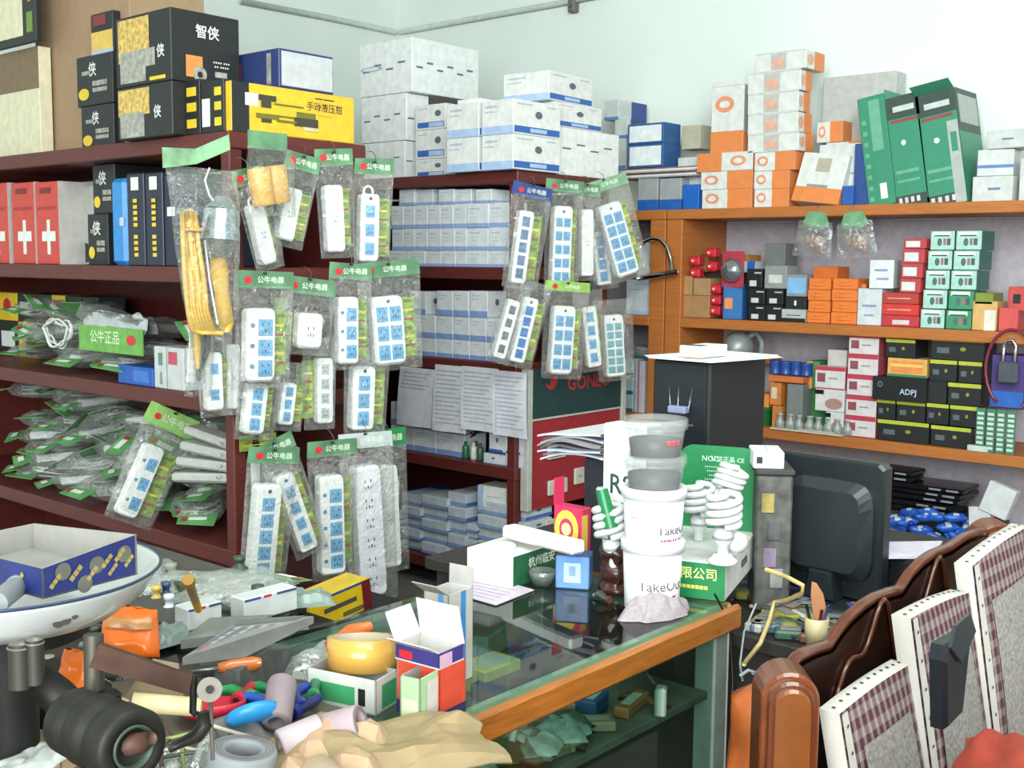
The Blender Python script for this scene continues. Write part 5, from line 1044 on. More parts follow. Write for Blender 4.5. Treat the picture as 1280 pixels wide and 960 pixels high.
# ---- grey rag over the edge
q = P(815, 768, 'Z', HC)
mb = MB()
def rag(u, v):
    a = u*2*PI; rr = (1-v)*(1+.22*noise.noise(Vector((math.cos(a)*2, math.sin(a)*2, 4)))+.1*math.sin(a*3))
    x = .062*rr*math.cos(a)*1.25; y = .034*rr*math.sin(a)
    zz = .040*(1-(1-v)**3)+.010*noise.noise(Vector((x*45, y*45, 2)))+.006*noise.noise(Vector((x*110, y*110, 7)))
    return (x, y, max(0, zz)*(1 if v > 0 else 0)+.001)
mb.grid(rag, 56, 20, M('9a8f94', .9, var=.12, bump=.5, scale=120))
tag(mb.build('cleaning_rag', None, (q.x, q.y-.01, HC), -.3), 'crumpled grey-mauve cloth at the foot of the tub stack', 'cloth')
# ---- spiral bulbs
def cfl(label, base, up, h, group=None, r=.026, turns=3.6, basec=None, stand=False):
    """spiral lamp, base at the foot, height h"""
    up = Vector(up).normalized(); a = up.orthogonal().normalized(); b = up.cross(a); Mx = Matrix((a, b, up)).transposed().to_4x4(); Mx.translation = Vector(base)
    t = thing('spiral_bulb', label, 'light bulb', None, 0, group, mw=Mx); GT = M('d2d4d3', .4, var=.01)
    hb = h*.42
    mb = MB(); R0 = r*.62; 
    mb.lathe([(0, 0), (R0*.5, 0), (R0*.62, .003), (R0*.62, hb*.35), (R0*.75, hb*.4), (R0*1.05, hb*.6), (R0*1.1, hb*.85), (R0*.9, hb), (0, hb)], GT, 24); mb.build('ballast', t)
    mb = MB(); mb.lathe([(R0*1.08, hb*.62), (R0*1.12, hb*.63), (R0*1.12, hb*.7), (R0*1.08, hb*.71)], M('8a8f94'), 24); mb.build('band', t)
    mb = MB(); tr = (h-hb)/(turns*2.25)*.76
    for ph in (0, PI):
        pts = []; N = int(turns*14)
        for k in range(N+1):
            f_ = k/N; an = ph+f_*turns*PI*1.0*1.15; zz = hb+tr*.6+(h-hb-tr*1.6)*f_; rr = r*(1-.0*f_)
            if k > N-5: rr *= (N-k)/5*.85+.15
            if k < 3: rr *= .6+.13*k
            pts.append((rr*math.cos(an), rr*math.sin(an), zz))
        mb.tube(pts, tr, GT, 10)
    mb.build('glass_spiral', t)
    if stand:
        mb = MB(); mb.lathe([(0, -.012), (r*1.0, -.012), (r*.95, -.006), (r*.7, -.002), (r*.6, .004), (0, .004)], WT, 24); mb.build('socket_base', t)
    return t
# ---- right tester box with green back card
GC = M('1f7a48', .4, var=.05); 
z0 = HC+.001
a = cbox(910, 753, 'Z', z0, 800, 948, 706); rzb = .0
cR = P(909, 752, 'Z', z0); rb = .05
cR = P(906, 752, 'Z', z0)
# rotation chosen so that the green face looks towards the camera
rzb = .32
ex = Vector((math.cos(rzb), math.sin(rzb), 0)); ey = Vector((-math.sin(rzb), math.cos(rzb), 0))
dyb = along(cR, ey, px=800); dxb = along(cR, ex, px=947); dzb = along(cR, (0, 0, 1), py=706)
t = thing('bulb_tester', 'green and white bulb display box with upright green card, right end of the counter', 'display box', cR, rzb)
mb = MB(); mb.box(0, 0, 0, dxb, dyb, dzb, M('d8d8d4', .5), .002)
prints(mb, dxb, dyb, dzb, [('L', 0, 0, 1, .98, GC), ('L', '有限公司', .62, .66, .34, M('e6dc8c')), ('L', '■■■■■■■■■■', .55, .3, .13, M('d0cc5a')), ('R', .45, .4, .62, .62, M('4a4a4a')), ('R', .48, .45, .56, .56, M('8a7a78'), 1)])
mb.build('base_box', t)
hcard = along(cR+ex*dxb*.85, (0, 0, 1), py=562)
mb = MB(); x_ = dxb*.88; zc_ = hcard; rc = .03
lcard = P(856, 640, 'X', 1.9)
y1c = dyb; y0c = -.0
poly = [(y0c, dzb*.3), (y0c, zc_-rc)]+[(y0c+rc-rc*math.cos(k*PI/10), zc_-rc+rc*math.sin(k*PI/10)) for k in range(1, 6)]+[(y1c-rc+rc*math.sin(k*PI/10), zc_-rc+rc*math.cos(k*PI/10)) for k in range(0, 6)]+[(y1c, dzb*.3)]
mb.prism(poly, x_, x_+.003, GC, ax='X')
mb.prism([(y0c-.002, dzb*.3), (y0c-.002, zc_-rc), (y0c+.0005, zc_-rc), (y0c+.0005, dzb*.3)], x_-.001, x_+.004, M('b8c4b8'), ax='X')
WTX = M('b8d8c0')
mb.text('NOC', (x_-.0008, dyb*.60, zc_-.028), (0, -1, 0), (0, 0, 1), .016, WTX); mb.text('认证正品 CE', (x_-.0008, dyb*.38, zc_-.028), (0, -1, 0), (0, 0, 1), .013, WTX)
for k in range(4): mb.text('▪▪▪▪▪▪▪▪▪'[:9-2*(k % 3)], (x_-.0008, dyb*.55, zc_-.045-.009*k), (0, -1, 0), (0, 0, 1), .008, WTX)
mb.build('back_card', t)
base = P(903, 702, 'Z', z0+dzb); base = cR+ex*dxb*.45+ey*dyb*.10+Vector((0, 0, dzb+.013))
base = P(903, 699, 'Z', z0+dzb+.006)
hh = along(base, (0, 0, 1), py=611)
cfl('upright spiral bulb on the white socket of the green tester box', base+Vector((0, 0, .006)), (0, 0, 1), hh-.006, 'spiral energy saving bulbs', r=19*depth(base)/F, stand=True)
b2_ = P(893, 628, 'Z', z0+dzb+.075)+ex*.02; 
b2_ = base+Vector((0, 0, hh*.78))+ex*.012
b2_ = EYE+ray(894, 638)/F*(depth(base)+.045)
cfl('spiral bulb tilted to the right against the green card, above the upright one', b2_, (RW @ Vector((.48, 1, .0))), .098, 'spiral energy saving bulbs', r=.026)
mb = MB(); q = base+ex*.028-ey*.02+Vector((0, 0, .028)); mb.lathe([(0, 0), (.012, .002), (.020, .012), (.022, .022), (.017, .036), (0, .042)], M('d4d6d2', .3), 20)
tag(mb.build('frosted_globe', None, q+Vector((0, 0, -.02))), 'small frosted globe right beside the upright bulb', 'bulb')
q = P(862, 650, 'Z', z0+dzb); q = cR+ex*dxb*.5+ey*dyb*.55+Vector((0, 0, dzb+.001))
cfl('spiral bulb half hidden behind the tub stack on the tester box', q, (0, 0, 1), along(q, (0, 0, 1), py=600), 'spiral energy saving bulbs', r=.026, basec=1)
# ---- RS box and things behind the tubs
q = P(786, 705, 'Z', z0); q = Vector((1.80, 1.30, z0))
a = cbox(790, 700, 'Z', z0, 751, 800, 533, at=(1.80, P(789, 640, 'X', 1.80).y, z0), dx=.05)
carton('lamp_box', 'tall white box with green RS letters behind the tubs', 'box', None, mat=M('e8ebe8', .45, var=.02), dec=[('L', 'RS', .62, .63, .17, M('2a4a3c'), .95), ('L', '正品节能', .6, .50, .06, M('3a5a4c'))], **a)
b3 = P(768, 668, 'X', 1.755); cfl('spiral bulb leaning by the RS box, left of the tubs', (1.755, b3.y, z0+.052), (RW @ Vector((-.10, 1, 0))), .13, 'spiral energy saving bulbs', r=.025)
mb = MB(); q = P(752, 612, 'X', 1.74); q2 = P(764, 660, 'X', 1.74); mb.cyl(q, q2, .012, .014, M('1f7a48', .35), 14); mb.cyl(q+Vector((0, 0, .004)), q, .009, .011, M('a8b8a8', .3), 14)
tag(mb.build('green_tube', None), 'green tube with pale end leaning left of the tubs', 'tube')
# pen pot / tools holder: dark brown figurine-like tool bundle
q = P(768, 740, 'Z', z0); t = thing('tool_holder', 'dark brown lumpy holder with pens left of the tub stack', 'holder', q)
mb = MB()
def knob(u, v):
    a = u*2*PI; zz = v*.10; rr = (.028+.008*noise.noise(Vector((math.cos(a)*2, math.sin(a)*2, v*8)))+.004*math.sin(v*18))*(1 if v < 1 else 0)
    return (rr*math.cos(a), rr*math.sin(a), zz)
mb.grid(knob, 24, 24, M('3a2018', .25, var=.4, scale=60)); mb.build('carved_body', t)
for k, (dx_, dy_, h_) in enumerate(((.005, .005, .15), (-.01, -.004, .14), (0, -.012, .16))):
    mb = MB(); mb.tube([(dx_*.4, dy_*.4, .08), (dx_*2, dy_*2, h_)], .003, (M('4a4a4a'), BLACK, M('6a2a28'))[k], 6); mb.build('pen', t)
for k, (px, py) in enumerate(((776, 738), (757, 752), (790, 742))):
    q = P(px, py, 'Z', z0); mb = MB(); mb.tube([(0, 0, .006), (.012, .004, .012), (.02, 0, .008), (.03, .005, .006)], [.006, .009, .008, .004], STEEL, 8); mb.cyl((-.004, 0, .006), (-.012, 0, .006), .007, .007, M('5a3a30', .3), 10)
    tag(mb.build('metal_fitting', None, q, k*1.3), f'small metal fitting lying near the tool holder, {ORD[k]} from the left', 'fitting', 'small metal fittings on the counter')

# ---- left tester box
q = P(641, 742, 'Z', z0); c_ = Vector((P(641, 735, 'Z', z0))); rz2 = .05
ex2 = Vector((math.cos(rz2), math.sin(rz2), 0)); ey2 = Vector((-math.sin(rz2), math.cos(rz2), 0))
dx2, dy2, dz2 = along(c_, ex2, px=708), along(c_, ey2, px=583), along(c_, (0, 0, 1), py=696)
t = thing('bulb_tester', 'white display box with green lettered front lying at the back of the counter', 'display box', c_, rz2)
mb = MB(); mb.box(0, 0, 0, dx2, dy2, dz2, M('dcdcd6', .5, var=.02), .002); prints(mb, dx2, dy2, dz2, [('R', 0, 0, 1, .99, M('1f5a3a')), ('R', '杭州临安', .52, .62, .36, M('d8dcd0'))]); mb.build('base_box', t)
mb = MB(); mb.lathe([(0, 0), (.026, 0), (.025, .006), (.02, .009), (0, .009)], M('e0e0dc', .4), 22, (dx2*.25, dy2*.5, dz2)); mb.build('lamp_socket', t)
# white long block on it
p0_, p1_ = P(634, 664, 'Z', z0+dz2+.022), P(722, 690, 'Z', z0+dz2+.022)
d_ = (p1_-p0_); L_ = d_.length; mb = MB(); mb.box(0, -.015, 0, L_, .022, .026, PLAST, .005)
tag(mb.build('white_block', None, p0_+Vector((0, 0, -.012)), (0, -.03, math.atan2(d_.y, d_.x))), 'long white plastic block lying across the left display box', 'plastic casing')
# blue box, red box, glass ashtray, note paper
a = cbox(736, 738, 'Z', z0, 694, 744, 697, rz=.5); a['dy'] = along(Vector(a['loc']), (-math.sin(.5), math.cos(.5), 0), px=694); a['dx'] = .05
carton('blue_box', 'shiny light blue box in front of the left display box', 'box', None, mat=M('6f9ad8', .2), dec=[('L', .25, .2, .75, .8, M('b8d0ec')), ('L', .4, .4, .6, .7, M('8aa8cc'), 1), ('T', 0, 0, 1, 1, M('3a5a90'), 1)], seam=False, **a)
c_ = Vector((1.83, P(727, 650, 'X', 1.83).y, z0)); rz3 = .15; mb = None
a = dict(dx=along(c_, (1, 0, 0), px=738), dy=along(c_, (0, 1, 0), px=691), dz=along(c_, (0, 0, 1), py=637), loc=c_)
PK = M('c83058', .4)
carton('bulb_box', 'pink and yellow bulb box with open cardboard lid behind the white block', 'box', None, mat=PK, dec=[('L', .05, .35, .9, .95, M('e8d050'), 'o'), ('L', .22, .48, .72, .82, PK, 'o'), ('L', .3, .55, .64, .75, M('e8e8a0'), 'o'), ('R', 0, .1, .6, .9, M('d8b848'))], flap=('R', .055, .0), **a)
mb = MB(); q = P(678, 712, 'Z', z0); mb.lathe([(0, 0), (.02, 0), (.027, .018), (.028, .028), (.024, .028), (.018, .008), (0, .006)], M('7a807c', .1, metal=.3), 20)
tag(mb.build('glass_dish', None, P(678, 730, 'Z', z0)), 'small grey glass dish in front of the green lettered box', 'dish')
pts = [P(x, y, 'Z', z0+.001) for x, y in ((582, 722), (578, 745), (620, 757), (668, 738), (600, 719))]
mb = MB(); mb.add(pts+[p_+Vector((0, 0, .0015)) for p_ in pts], [(0, 1, 2, 3, 4), (9, 8, 7, 6, 5), (0, 5, 6, 1), (1, 6, 7, 2), (2, 7, 8, 3), (3, 8, 9, 4), (4, 9, 5, 0)], M('c8bcc8', .6))
for k in range(5):
    a_ = pts[1].lerp(pts[0], .15+.16*k); b_ = pts[2].lerp(pts[3], .15+.16*k); a_ = a_.lerp(b_, .1); b_ = a_.lerp(b_, .8); e_ = Vector((0, 0, .0019)); n_ = (pts[0]-pts[1])*.02
    mb.add([a_+e_, b_+e_, b_+e_+n_, a_+e_+n_], [(0, 1, 2, 3)], M('9a8ea6'))
tag(mb.build('note_paper', None), 'lilac printed sheet lying on the glass in front of the left display box', 'paper')

# ---- near left end of glass: open white boxes, tape, green boxes
def open_box(name, label, cx, by, lx, rx, ty, m_out, m_in, dec=(), rz=0, flaps=(), zb=None, lip=True, dx=None, dy=None, group=None):
    c_ = P(cx, by, 'Z', zb or z0); ex_ = Vector((math.cos(rz), math.sin(rz), 0)); ey_ = Vector((-math.sin(rz), math.cos(rz), 0))
    dx = dx or along(c_, ex_, px=rx); dy = dy or along(c_, ey_, px=lx); dz = along(c_, (0, 0, 1), py=ty)
    t = thing(name, label, 'box', c_, rz, group) if flaps else None; th = .0022
    mb = MB(); mb.box(0, 0, 0, dx, dy, th, m_in)
    mb.box(0, 0, th, th, dy, dz, m_out); mb.box(0, 0, th, dx, th, dz, m_out); mb.box(dx-th, 0, th, dx, dy, dz, m_in); mb.box(0, dy-th, th, dx, dy, dz, m_in)
    mb.box(th, th, th, th+.0004, dy-th, dz, m_in); mb.box(th, th, th, dx-th, th+.0004, dz, m_in)
    prints(mb, dx, dy, dz, dec)
    if not flaps: return tag(mb.build(name, None, c_, rz), label, 'box', group), dz
    mb.build('tray', t)
    for (sd, h_, ln, m_) in flaps:
        mb = MB()
        if sd == 'L': A, B_, o_ = Vector((0, 0, dz)), Vector((0, dy, dz)), Vector((-ln, 0, h_))
        elif sd == 'R': A, B_, o_ = Vector((0, 0, dz)), Vector((dx, 0, dz)), Vector((0, -ln, h_))
        elif sd == 'BX': A, B_, o_ = Vector((dx, 0, dz)), Vector((dx, dy, dz)), Vector((ln, 0, h_))
        else: A, B_, o_ = Vector((0, dy, dz)), Vector((dx, dy, dz)), Vector((0, ln, h_))
        k_ = (B_-A).cross(o_).normalized()*.0015
        A1 = A.lerp(B_, .02); B1 = A.lerp(B_, .98)
        mb.add([A, B_, B1+o_, A1+o_, A+k_, B_+k_, B1+o_+k_, A1+o_+k_], [(0, 1, 2, 3), (7, 6, 5, 4), (0, 4, 5, 1), (1, 5, 6, 2), (2, 6, 7, 3), (3, 7, 4, 0)], m_); mb.build('flap', t)
    return t, dz
IN = M('c2c0bb', .7, var=.06)
t_, h1 = open_box('orange_part_box', 'orange-red box carrying the open white carton on the counter', 549, 905, 496, 582, 838, M('cc4a34', .5), IN, [('L', 0, 0, 1, .25, M('2c2c5a')), ('R', 0, 0, 1, .2, M('2c2c5a'))], rz=.1)
t_, h2 = open_box('open_carton', 'open white carton with blue and purple sides and raised flaps', 549, 838, 494, 580, 818, M('3a3478', .5), IN, [('L', .1, .2, .4, .7, RED), ('R', 0, .1, .5, .9, M('c8a0b8'))], rz=.1, zb=z0+h1, flaps=(('L', .012, .02, IN), ('BX', .055, -.012, M('e0dfe0', .6)), ('BY', .04, .02, M('d8d8dc', .6))))
t_, h3 = open_box('open_carton', 'taller open grey and white carton with blue edges behind the purple-sided one', 560, 860, 530, 592, 745, M('b8b4ac', .6), IN, [('R', .5, 0, .7, 1, M('3a80c0')), ('L', .6, .5, .8, 1, M('4a9ad8'))], rz=.1, zb=z0, flaps=(('BX', .03, .0, M('b0aca8', .7)), ('L', .02, .03, M('9a9690', .7))), dx=.06)
t_, h4 = open_box('green_fuse_box', 'open green and white box under the yellow tape, left', 470, 895, 384, 497, 852, M('d2d4cc', .5), M('a09c98', .8), [('L', .1, .15, .7, .7, M('3f9a64')), ('L', .75, .2, .85, .7, BLACK), ('R', .25, .1, .9, .8, M('3f9a64'))], rz=.25)
t_, h5 = open_box('green_fuse_box', 'open green and white box beside the orange-red box', 525, 918, 500, 552, 850, M('a8c49a', .5), M('a09c98', .8), [('L', .1, .2, .9, .6, M('c8d4b0')), ('R', .3, .1, .9, .9, M('c9c6c0'))], rz=.2)
q = P(449, 848, 'Z', z0+.030); tp_c = Vector((q.x+.02, q.y+.015, z0+.036)); k_ = depth(tp_c)/F; Ro = 45*k_; Ht = 39*k_
t = thing('tape_roll', 'wide roll of yellow packing tape on the green boxes', 'tape', tp_c)
mb = MB(); mb.lathe([(Ro*.83, 0), (Ro, 0), (Ro, Ht), (Ro*.83, Ht)], M('cf9f4c', .25, coat=.4, var=.04), 48); mb.build('tape', t); t.rotation_mode = 'QUATERNION'; t.rotation_quaternion = Matrix.Rotation(-.18, 3, Vector((.656, -.755, 0))).to_quaternion()
mb = MB(); mb.lathe([(Ro*.83, Ht), (Ro*.80, Ht-.001), (Ro*.78, .001), (Ro*.83, 0)], M('b4a68c', .8), 48); mb.build('core', t)
# ================================================================ work bench behind-left of the counter
mb = MB(); mb.box(.0, YB+.003, HC-.04, 1.30, 2.25, HC-.002, M('2e2620', .7, var=.3), .004)
t = thing('work_bench', 'cluttered dark bench beside the glass counter', 'bench', (.65, 1.9, 0))
mb.T = Matrix.Identity(4); mb.v = [v-Vector((.65, 1.9, 0)) for v in mb.v]; mb.build('bench_top', t)
for x, y in ((.03, 1.56), (1.22, 1.56), (.03, 2.19), (1.22, 2.19)):
    mb = MB(); mb.box(x-.65, y-1.9, 0, x-.60, y-1.85, HC-.041, M('3a2c22', .7), .003); mb.build('leg', t)
mb = MB(); mb.box(.06-.65, 1.62-1.9, .3, 1.2-.65, 2.18-1.9, .32, M('3a2c22', .7)); mb.build('lower_shelf', t)
# board over near end of counter glass
mb = MB(); mb.box(.27, 1.08, 0, 1.02, 1.52, .008, M('5f584c', .8, var=.3, scale=12), .002); tag(mb.build('cover_board', None, (0, 0, HC+.001)), 'dusty board under the clutter at the near end of the counter', 'board')
# ================================================================ clutter at the near end
zb = HC+.010; zw = HC
def crumple(name, label, cat, c0, sx, sy, h, m, rz=0, seed=0, nz=.25, tilt=(0, 0), fold=1.0, group=None, n=30, smooth=True):
    mb = MB()
    def f(u, v):
        x, y = (u-.5)*sx, (v-.5)*sy; e = min(1, 6*min(u, 1-u))*min(1, 6*min(v, 1-v))
        k = (abs(noise.noise(Vector((u*2*fold+seed, v*2*fold, 1))))*1.2+abs(noise.noise(Vector((u*5*fold+seed, v*5*fold, 5))))*.28+.35)
        return (x+.12*sx*noise.noise(Vector((v*3, seed, 0))), y+.12*sy*noise.noise(Vector((u*3, seed, 9))), .001+h*k*(.25+.75*e))
    mb.grid(f, n, n, m, smooth); mb.grid(lambda u, v: (f(u, v)[0], f(u, v)[1], max(0, f(u, v)[2]-.0015)), n, n, m, smooth)
    return tag(mb.build(name, None, c0, (tilt[0], tilt[1], rz)), label, cat, group)
KRAFT = M('94805e', .75, var=.12, bump=.2, scale=20)
q = P(500, 915, 'Z', zb+.03); crumple('kraft_paper', 'large crumpled brown wrapping paper hanging over the counter edge', 'paper', (q.x-.01, q.y+.01, HC+.012), .27, .17, .042, KRAFT, -.5, 3, n=9, smooth=False)
q = P(440, 925, 'Z', zb+.03); crumple('kraft_paper', 'second smaller sheet of tan wrapping paper at the bottom of the picture', 'paper', (q.x-.03, q.y+.0, HC+.012), .16, .13, .05, M('b8987a', .75, var=.1), .7, 8, n=8, smooth=False)
# rolls of paper / cloth tape
for i, (px, py, tl_, c_, r_, ln) in enumerate(((390, 900, (1.2, .2, .4), 'a8949a', .022, .07), (350, 915, (1.35, 0, 1.2), 'b8a8ac', .022, .055), (300, 945, (.1, .1, 0), '868c8e', .04, .03), (395, 945, (1.5, .2, -.3), 'b09a80', .022, .08), (345, 885, (1.1, .3, 2.2), '8a7c80', .02, .07))):
    q = P(px, py, 'Z', zb+.04); mb = MB(); m_ = M(c_, .7, var=.08)
    pts = []
    mb.lathe([(r_*.55, 0), (r_*.95, 0), (r_, .003), (r_, ln-.003), (r_*.95, ln), (r_*.55, ln), (r_*.5, ln*.9), (r_*.5, ln*.1), (r_*.55, 0)], m_, 28)
    for k in range(3): mb.lathe([(r_*(.65+.1*k), ln+.0004), (r_*(.67+.1*k), ln+.0012), (r_*(.69+.1*k), ln+.0004)], M('7a7276', .8), 24)
    tag(mb.build('paper_roll', None, q-Vector((0, 0, .02)), tl_), ['mauve roll lying nearest the tan paper', 'pale pink roll with its open end towards the camera', 'flat pale blue-grey coil at the bottom edge', 'tan roll at the bottom edge under the wrapping paper', 'thin mauve roll furthest back among the rolls'][i], 'roll', 'paper rolls on the counter')
# coloured plastic bits
def disc(name, label, px, py, r_, c_, tilt, z_=None):
    q = P(px, py, 'Z', z_ or zb+.01); mb = MB(); mb.lathe([(0, 0), (r_*.8, 0), (r_, .008), (r_*1.02, .016), (r_*.97, .016), (r_*.78, .004), (0, .004)], M(c_, .35), 32)
    tag(mb.build(name, None, q, tilt), label, 'disc')
disc('plastic_disc', 'bright blue round plastic lid tilted up among the clutter', 318, 905, .035, '2f8fd0', (-.7, .3, 0), zb+.02)
disc('plastic_disc', 'red round plastic lid behind the scale hook', 265, 893, .045, 'c02c3c', (-.2, .1, 0), zb+.01)
for i, (px, py, c_, r_) in enumerate(((362, 872, '1f3f9a', .3), (375, 880, '1f3a8a', 1.1), (340, 877, '2050a8', 2), (392, 868, '1c7a48', .8), (312, 870, '2a8a4a', 1.7), (372, 888, '14246a', .2), (300, 872, 'b82840', .5), (350, 864, '1c7a48', 1.9))):
    q = P(px, py, 'Z', zb+.02); mb = MB(); mb.tube([(0, 0, .012), (.035, 0, .014), (.05, .004, .012)], [.006, .008, .005], M(c_, .35), 10); mb.cyl((-.012, 0, .012), (0, 0, .012), .010, .010, M(c_, .35), 12); mb.cyl((-.0125, 0, .012), (-.013, 0, .012), .005, .005, BLACK, 10)
    tag(mb.build('plastic_plug', None, q-Vector((0, 0, .012)), (0, 0, r_)), f'{ {"1": "blue", "2": "blue or green", "b": "red"}[c_[0]] } plastic wall plug on the counter clutter, {ORD[i]} of the scattered ones', 'plug', 'coloured plastic wall plugs')
# dark hand plane-like wedge under calculators + grey box
q = P(340, 850, 'Z', zb); t = thing('grinder_guard', 'dark grey worn metal block behind the coloured plugs', 'metal block', (q.x-.02, q.y+.03, HC), .3)
mb = MB(); mb.prism([(-.07, 0), (.07, 0), (.065, .045), (.0, .062), (-.07, .05)], -.035, .035, M('4f5250', .6, var=.3, scale=40), inset=.004); mb.build('block', t)
mb = MB(); mb.cyl((0, -.01, .06), (.04, .02, .075), .02, .012, M('9a9c98', .3, metal=.6), 16); mb.build('disc', t)
# knife with orange handle
q0, q1 = P(272, 835, 'Z', .87), P(326, 828, 'Z', .87); t = thing('putty_knife', 'knife with polished orange wooden handle under the calculators', 'knife', q0)
mb = MB(); d_ = q1-q0; mb.tube([(0, 0, 0), d_*.3, d_*.8, d_], [.007, .010, .011, .007], M('b0602c', .25, coat=.5), 12); mb.build('handle', t)
mb = MB(); mb.tube([(0, 0, 0), -d_*.6], [.004, .002], STEEL, 6); mb.build('blade', t)
# calculators / account books: two slabs
def slabq(name, label, cat, pix, z_, th, m, extra=None):
    pts = [P(x, y, 'Z', zz) for (x, y), zz in zip(pix, z_)]
    mb = MB(); lo = [p_-Vector((0, 0, th)) for p_ in pts]; mb.add(pts+lo, [(0, 1, 2, 3), (7, 6, 5, 4), (0, 4, 5, 1), (1, 5, 6, 2), (2, 6, 7, 3), (3, 7, 4, 0)], m)
    if extra: extra(mb, pts)
    return tag(mb.build(name, None), label, cat)
def keys(mb, pts):
    a, b, c, d = pts; up = Vector((0, 0, .004))
    def g(u, v): return a.lerp(b, u).lerp(d.lerp(c, u), v)+up
    for r in range(5):
        for k in range(9):
            u0, v0 = .08+k*.095, .12+r*.13; m_ = (M('5a5c60'), M('8a8c8e'), M('9a5a60'))[(r*3+k*2) % 3 if r == 0 else (k % 2)]
            mb.add([g(u0, v0), g(u0+.07, v0), g(u0+.07, v0+.09), g(u0, v0+.09)], [(0, 1, 2, 3)], m_)
    mb.add([g(.06, .80), g(.94, .80), g(.94, .95), g(.06, .95)], [(0, 1, 2, 3)], M('4a504c', .2))
slabq('calculator', 'large grey desk calculator with worn keys, tilted on the bench', 'calculator', [(228, 822), (307, 812), (392, 770), (300, 776)], (.892, .892, .93, .93), .011, M('686a66', .45, var=.2), keys)
slabq('account_book', 'grey flat case lying under the calculator, sticking out to the left', 'case', [(226, 800), (290, 792), (340, 768), (262, 772)], (.885, .885, .90, .90), .014, M('6f726c', .5, var=.15))
item2 = cbox(300, 842, 'Z', HC, 218, 380, 830)
mb = MB(); mb.box(0, 0, 0, .16, .12, .045, M('3c3f3e', .6), .004); q = P(300, 850, 'Z', HC); tag(mb.build('dark_box', None, (q.x+.03, q.y+.07, HC), .4), 'dark grey box propping up the calculators', 'box')
# white small boxes on far side of the bench
for i, (cx, by, lx, rx, ty, lb) in enumerate(((236, 792, 230, 278, 762, 'white open box with red and blue edge left of the rack post'), (306, 780, 300, 372, 750, 'white open box with blue edge right of the rack post'))):
    c0 = P(cx, by, 'Z', .86); mb = MB()
    dxx = along(c0, (1, 0, 0), px=rx); hz = along(c0, (0, 0, 1), py=ty); mb.box(0, 0, 0, dxx, .04, hz, M('c9cccb', .5), .002); prints(mb, dxx, .04, hz, [('R', .0, .88, .3, .98, M('3a4a90')), ('R', .35, .88, .5, .98, RED), ('R', .6, .88, .98, .98, M('3a4a70'))])
    tag(mb.build('white_box', None, (c0.x, c0.y, .86)), lb, 'box', 'white boxes at the far side of the bench')
mb = MB(); mb.box(1.02, 1.60, 0, 1.29, 2.2, .04, M('4a4844', .7), .004); tag(mb.build('bench_tray', None, (0, 0, HC-.001)), 'flat grey tray under the white boxes on the bench', 'tray')
# yellow-blue box on floor beside post of the rack
mb = MB(); q0, q1 = P(390, 778, 'Y', 2.5), P(462, 752, 'Y', 2.5); mb.box(0, 0, 0, .22, .1, .09, M('e0bc20', .4), .003); prints(mb, .22, .1, .09, [('R', .2, .45, .75, .6, M('4a4a4a')), ('R', .5, .1, .9, .25, M('6a6040')), ('R', 0, .92, 1, 1, M('2a4a90')), ('R', .85, 0, 1, 1, M('6a1a1a'))])
c0 = P(392, 792, 'Y', 2.45); tag(mb.build('yellow_tool_box', None, (c0.x, 2.45, c0.z), (0, -.12, 0)), 'yellow tool box with blue edge below the long hanging strips', 'box')
mb = MB(); mb.box(c0.x-.3, 2.35, 0, c0.x+.42, 2.75, c0.z-.01, M('191716', .8), .01); tag(mb.build('floor_crate', None), 'dark crate on the floor between the bench and the near rack', 'crate')
# small junk below rack
for i, (px, py, c_) in enumerate(((196, 760, 'c8a858'), (212, 772, 'd8dce0'), (208, 755, '3a4a6a'), (240, 745, 'a88a3a'), (185, 740, '4a5a50'), (225, 785, '2a3a6a'), (170, 720, '5a6a58'), (205, 740, '2c3830'))):
    q = P(px, py, 'Z', .9); mb = MB(); mb.lathe([(0, 0), (.014, 0), (.015, .004), (.014, .035), (.007, .042), (.006, .05), (.009, .052), (.009, .06), (0, .061)], M(c_, .3), 14)
    q = P(px, py+10, 'Z', HC+.005); q.y = min(q.y, 2.2); q.x = min(q.x, 1.27)
    tag(mb.build('small_bottle', None, (q.x, q.y, HC), 0), f'small bottle-like part at the back of the bench, {ORD[i]} of the group', 'bottle', 'small parts at the back of the bench')
mb = MB(); a_, b_ = P(236, 728, 'Z', 1.0), P(248, 762, 'Z', .9); mb.tube([a_, b_], [.007, .006], M('b08a30', .4), 10); mb.cyl(a_, a_+(a_-b_).normalized()*.02, .010, .008, M('a8802c', .4), 10)
tag(mb.build('screwdriver_handle', None), 'yellow screwdriver handle sticking up by the rack post', 'tool')

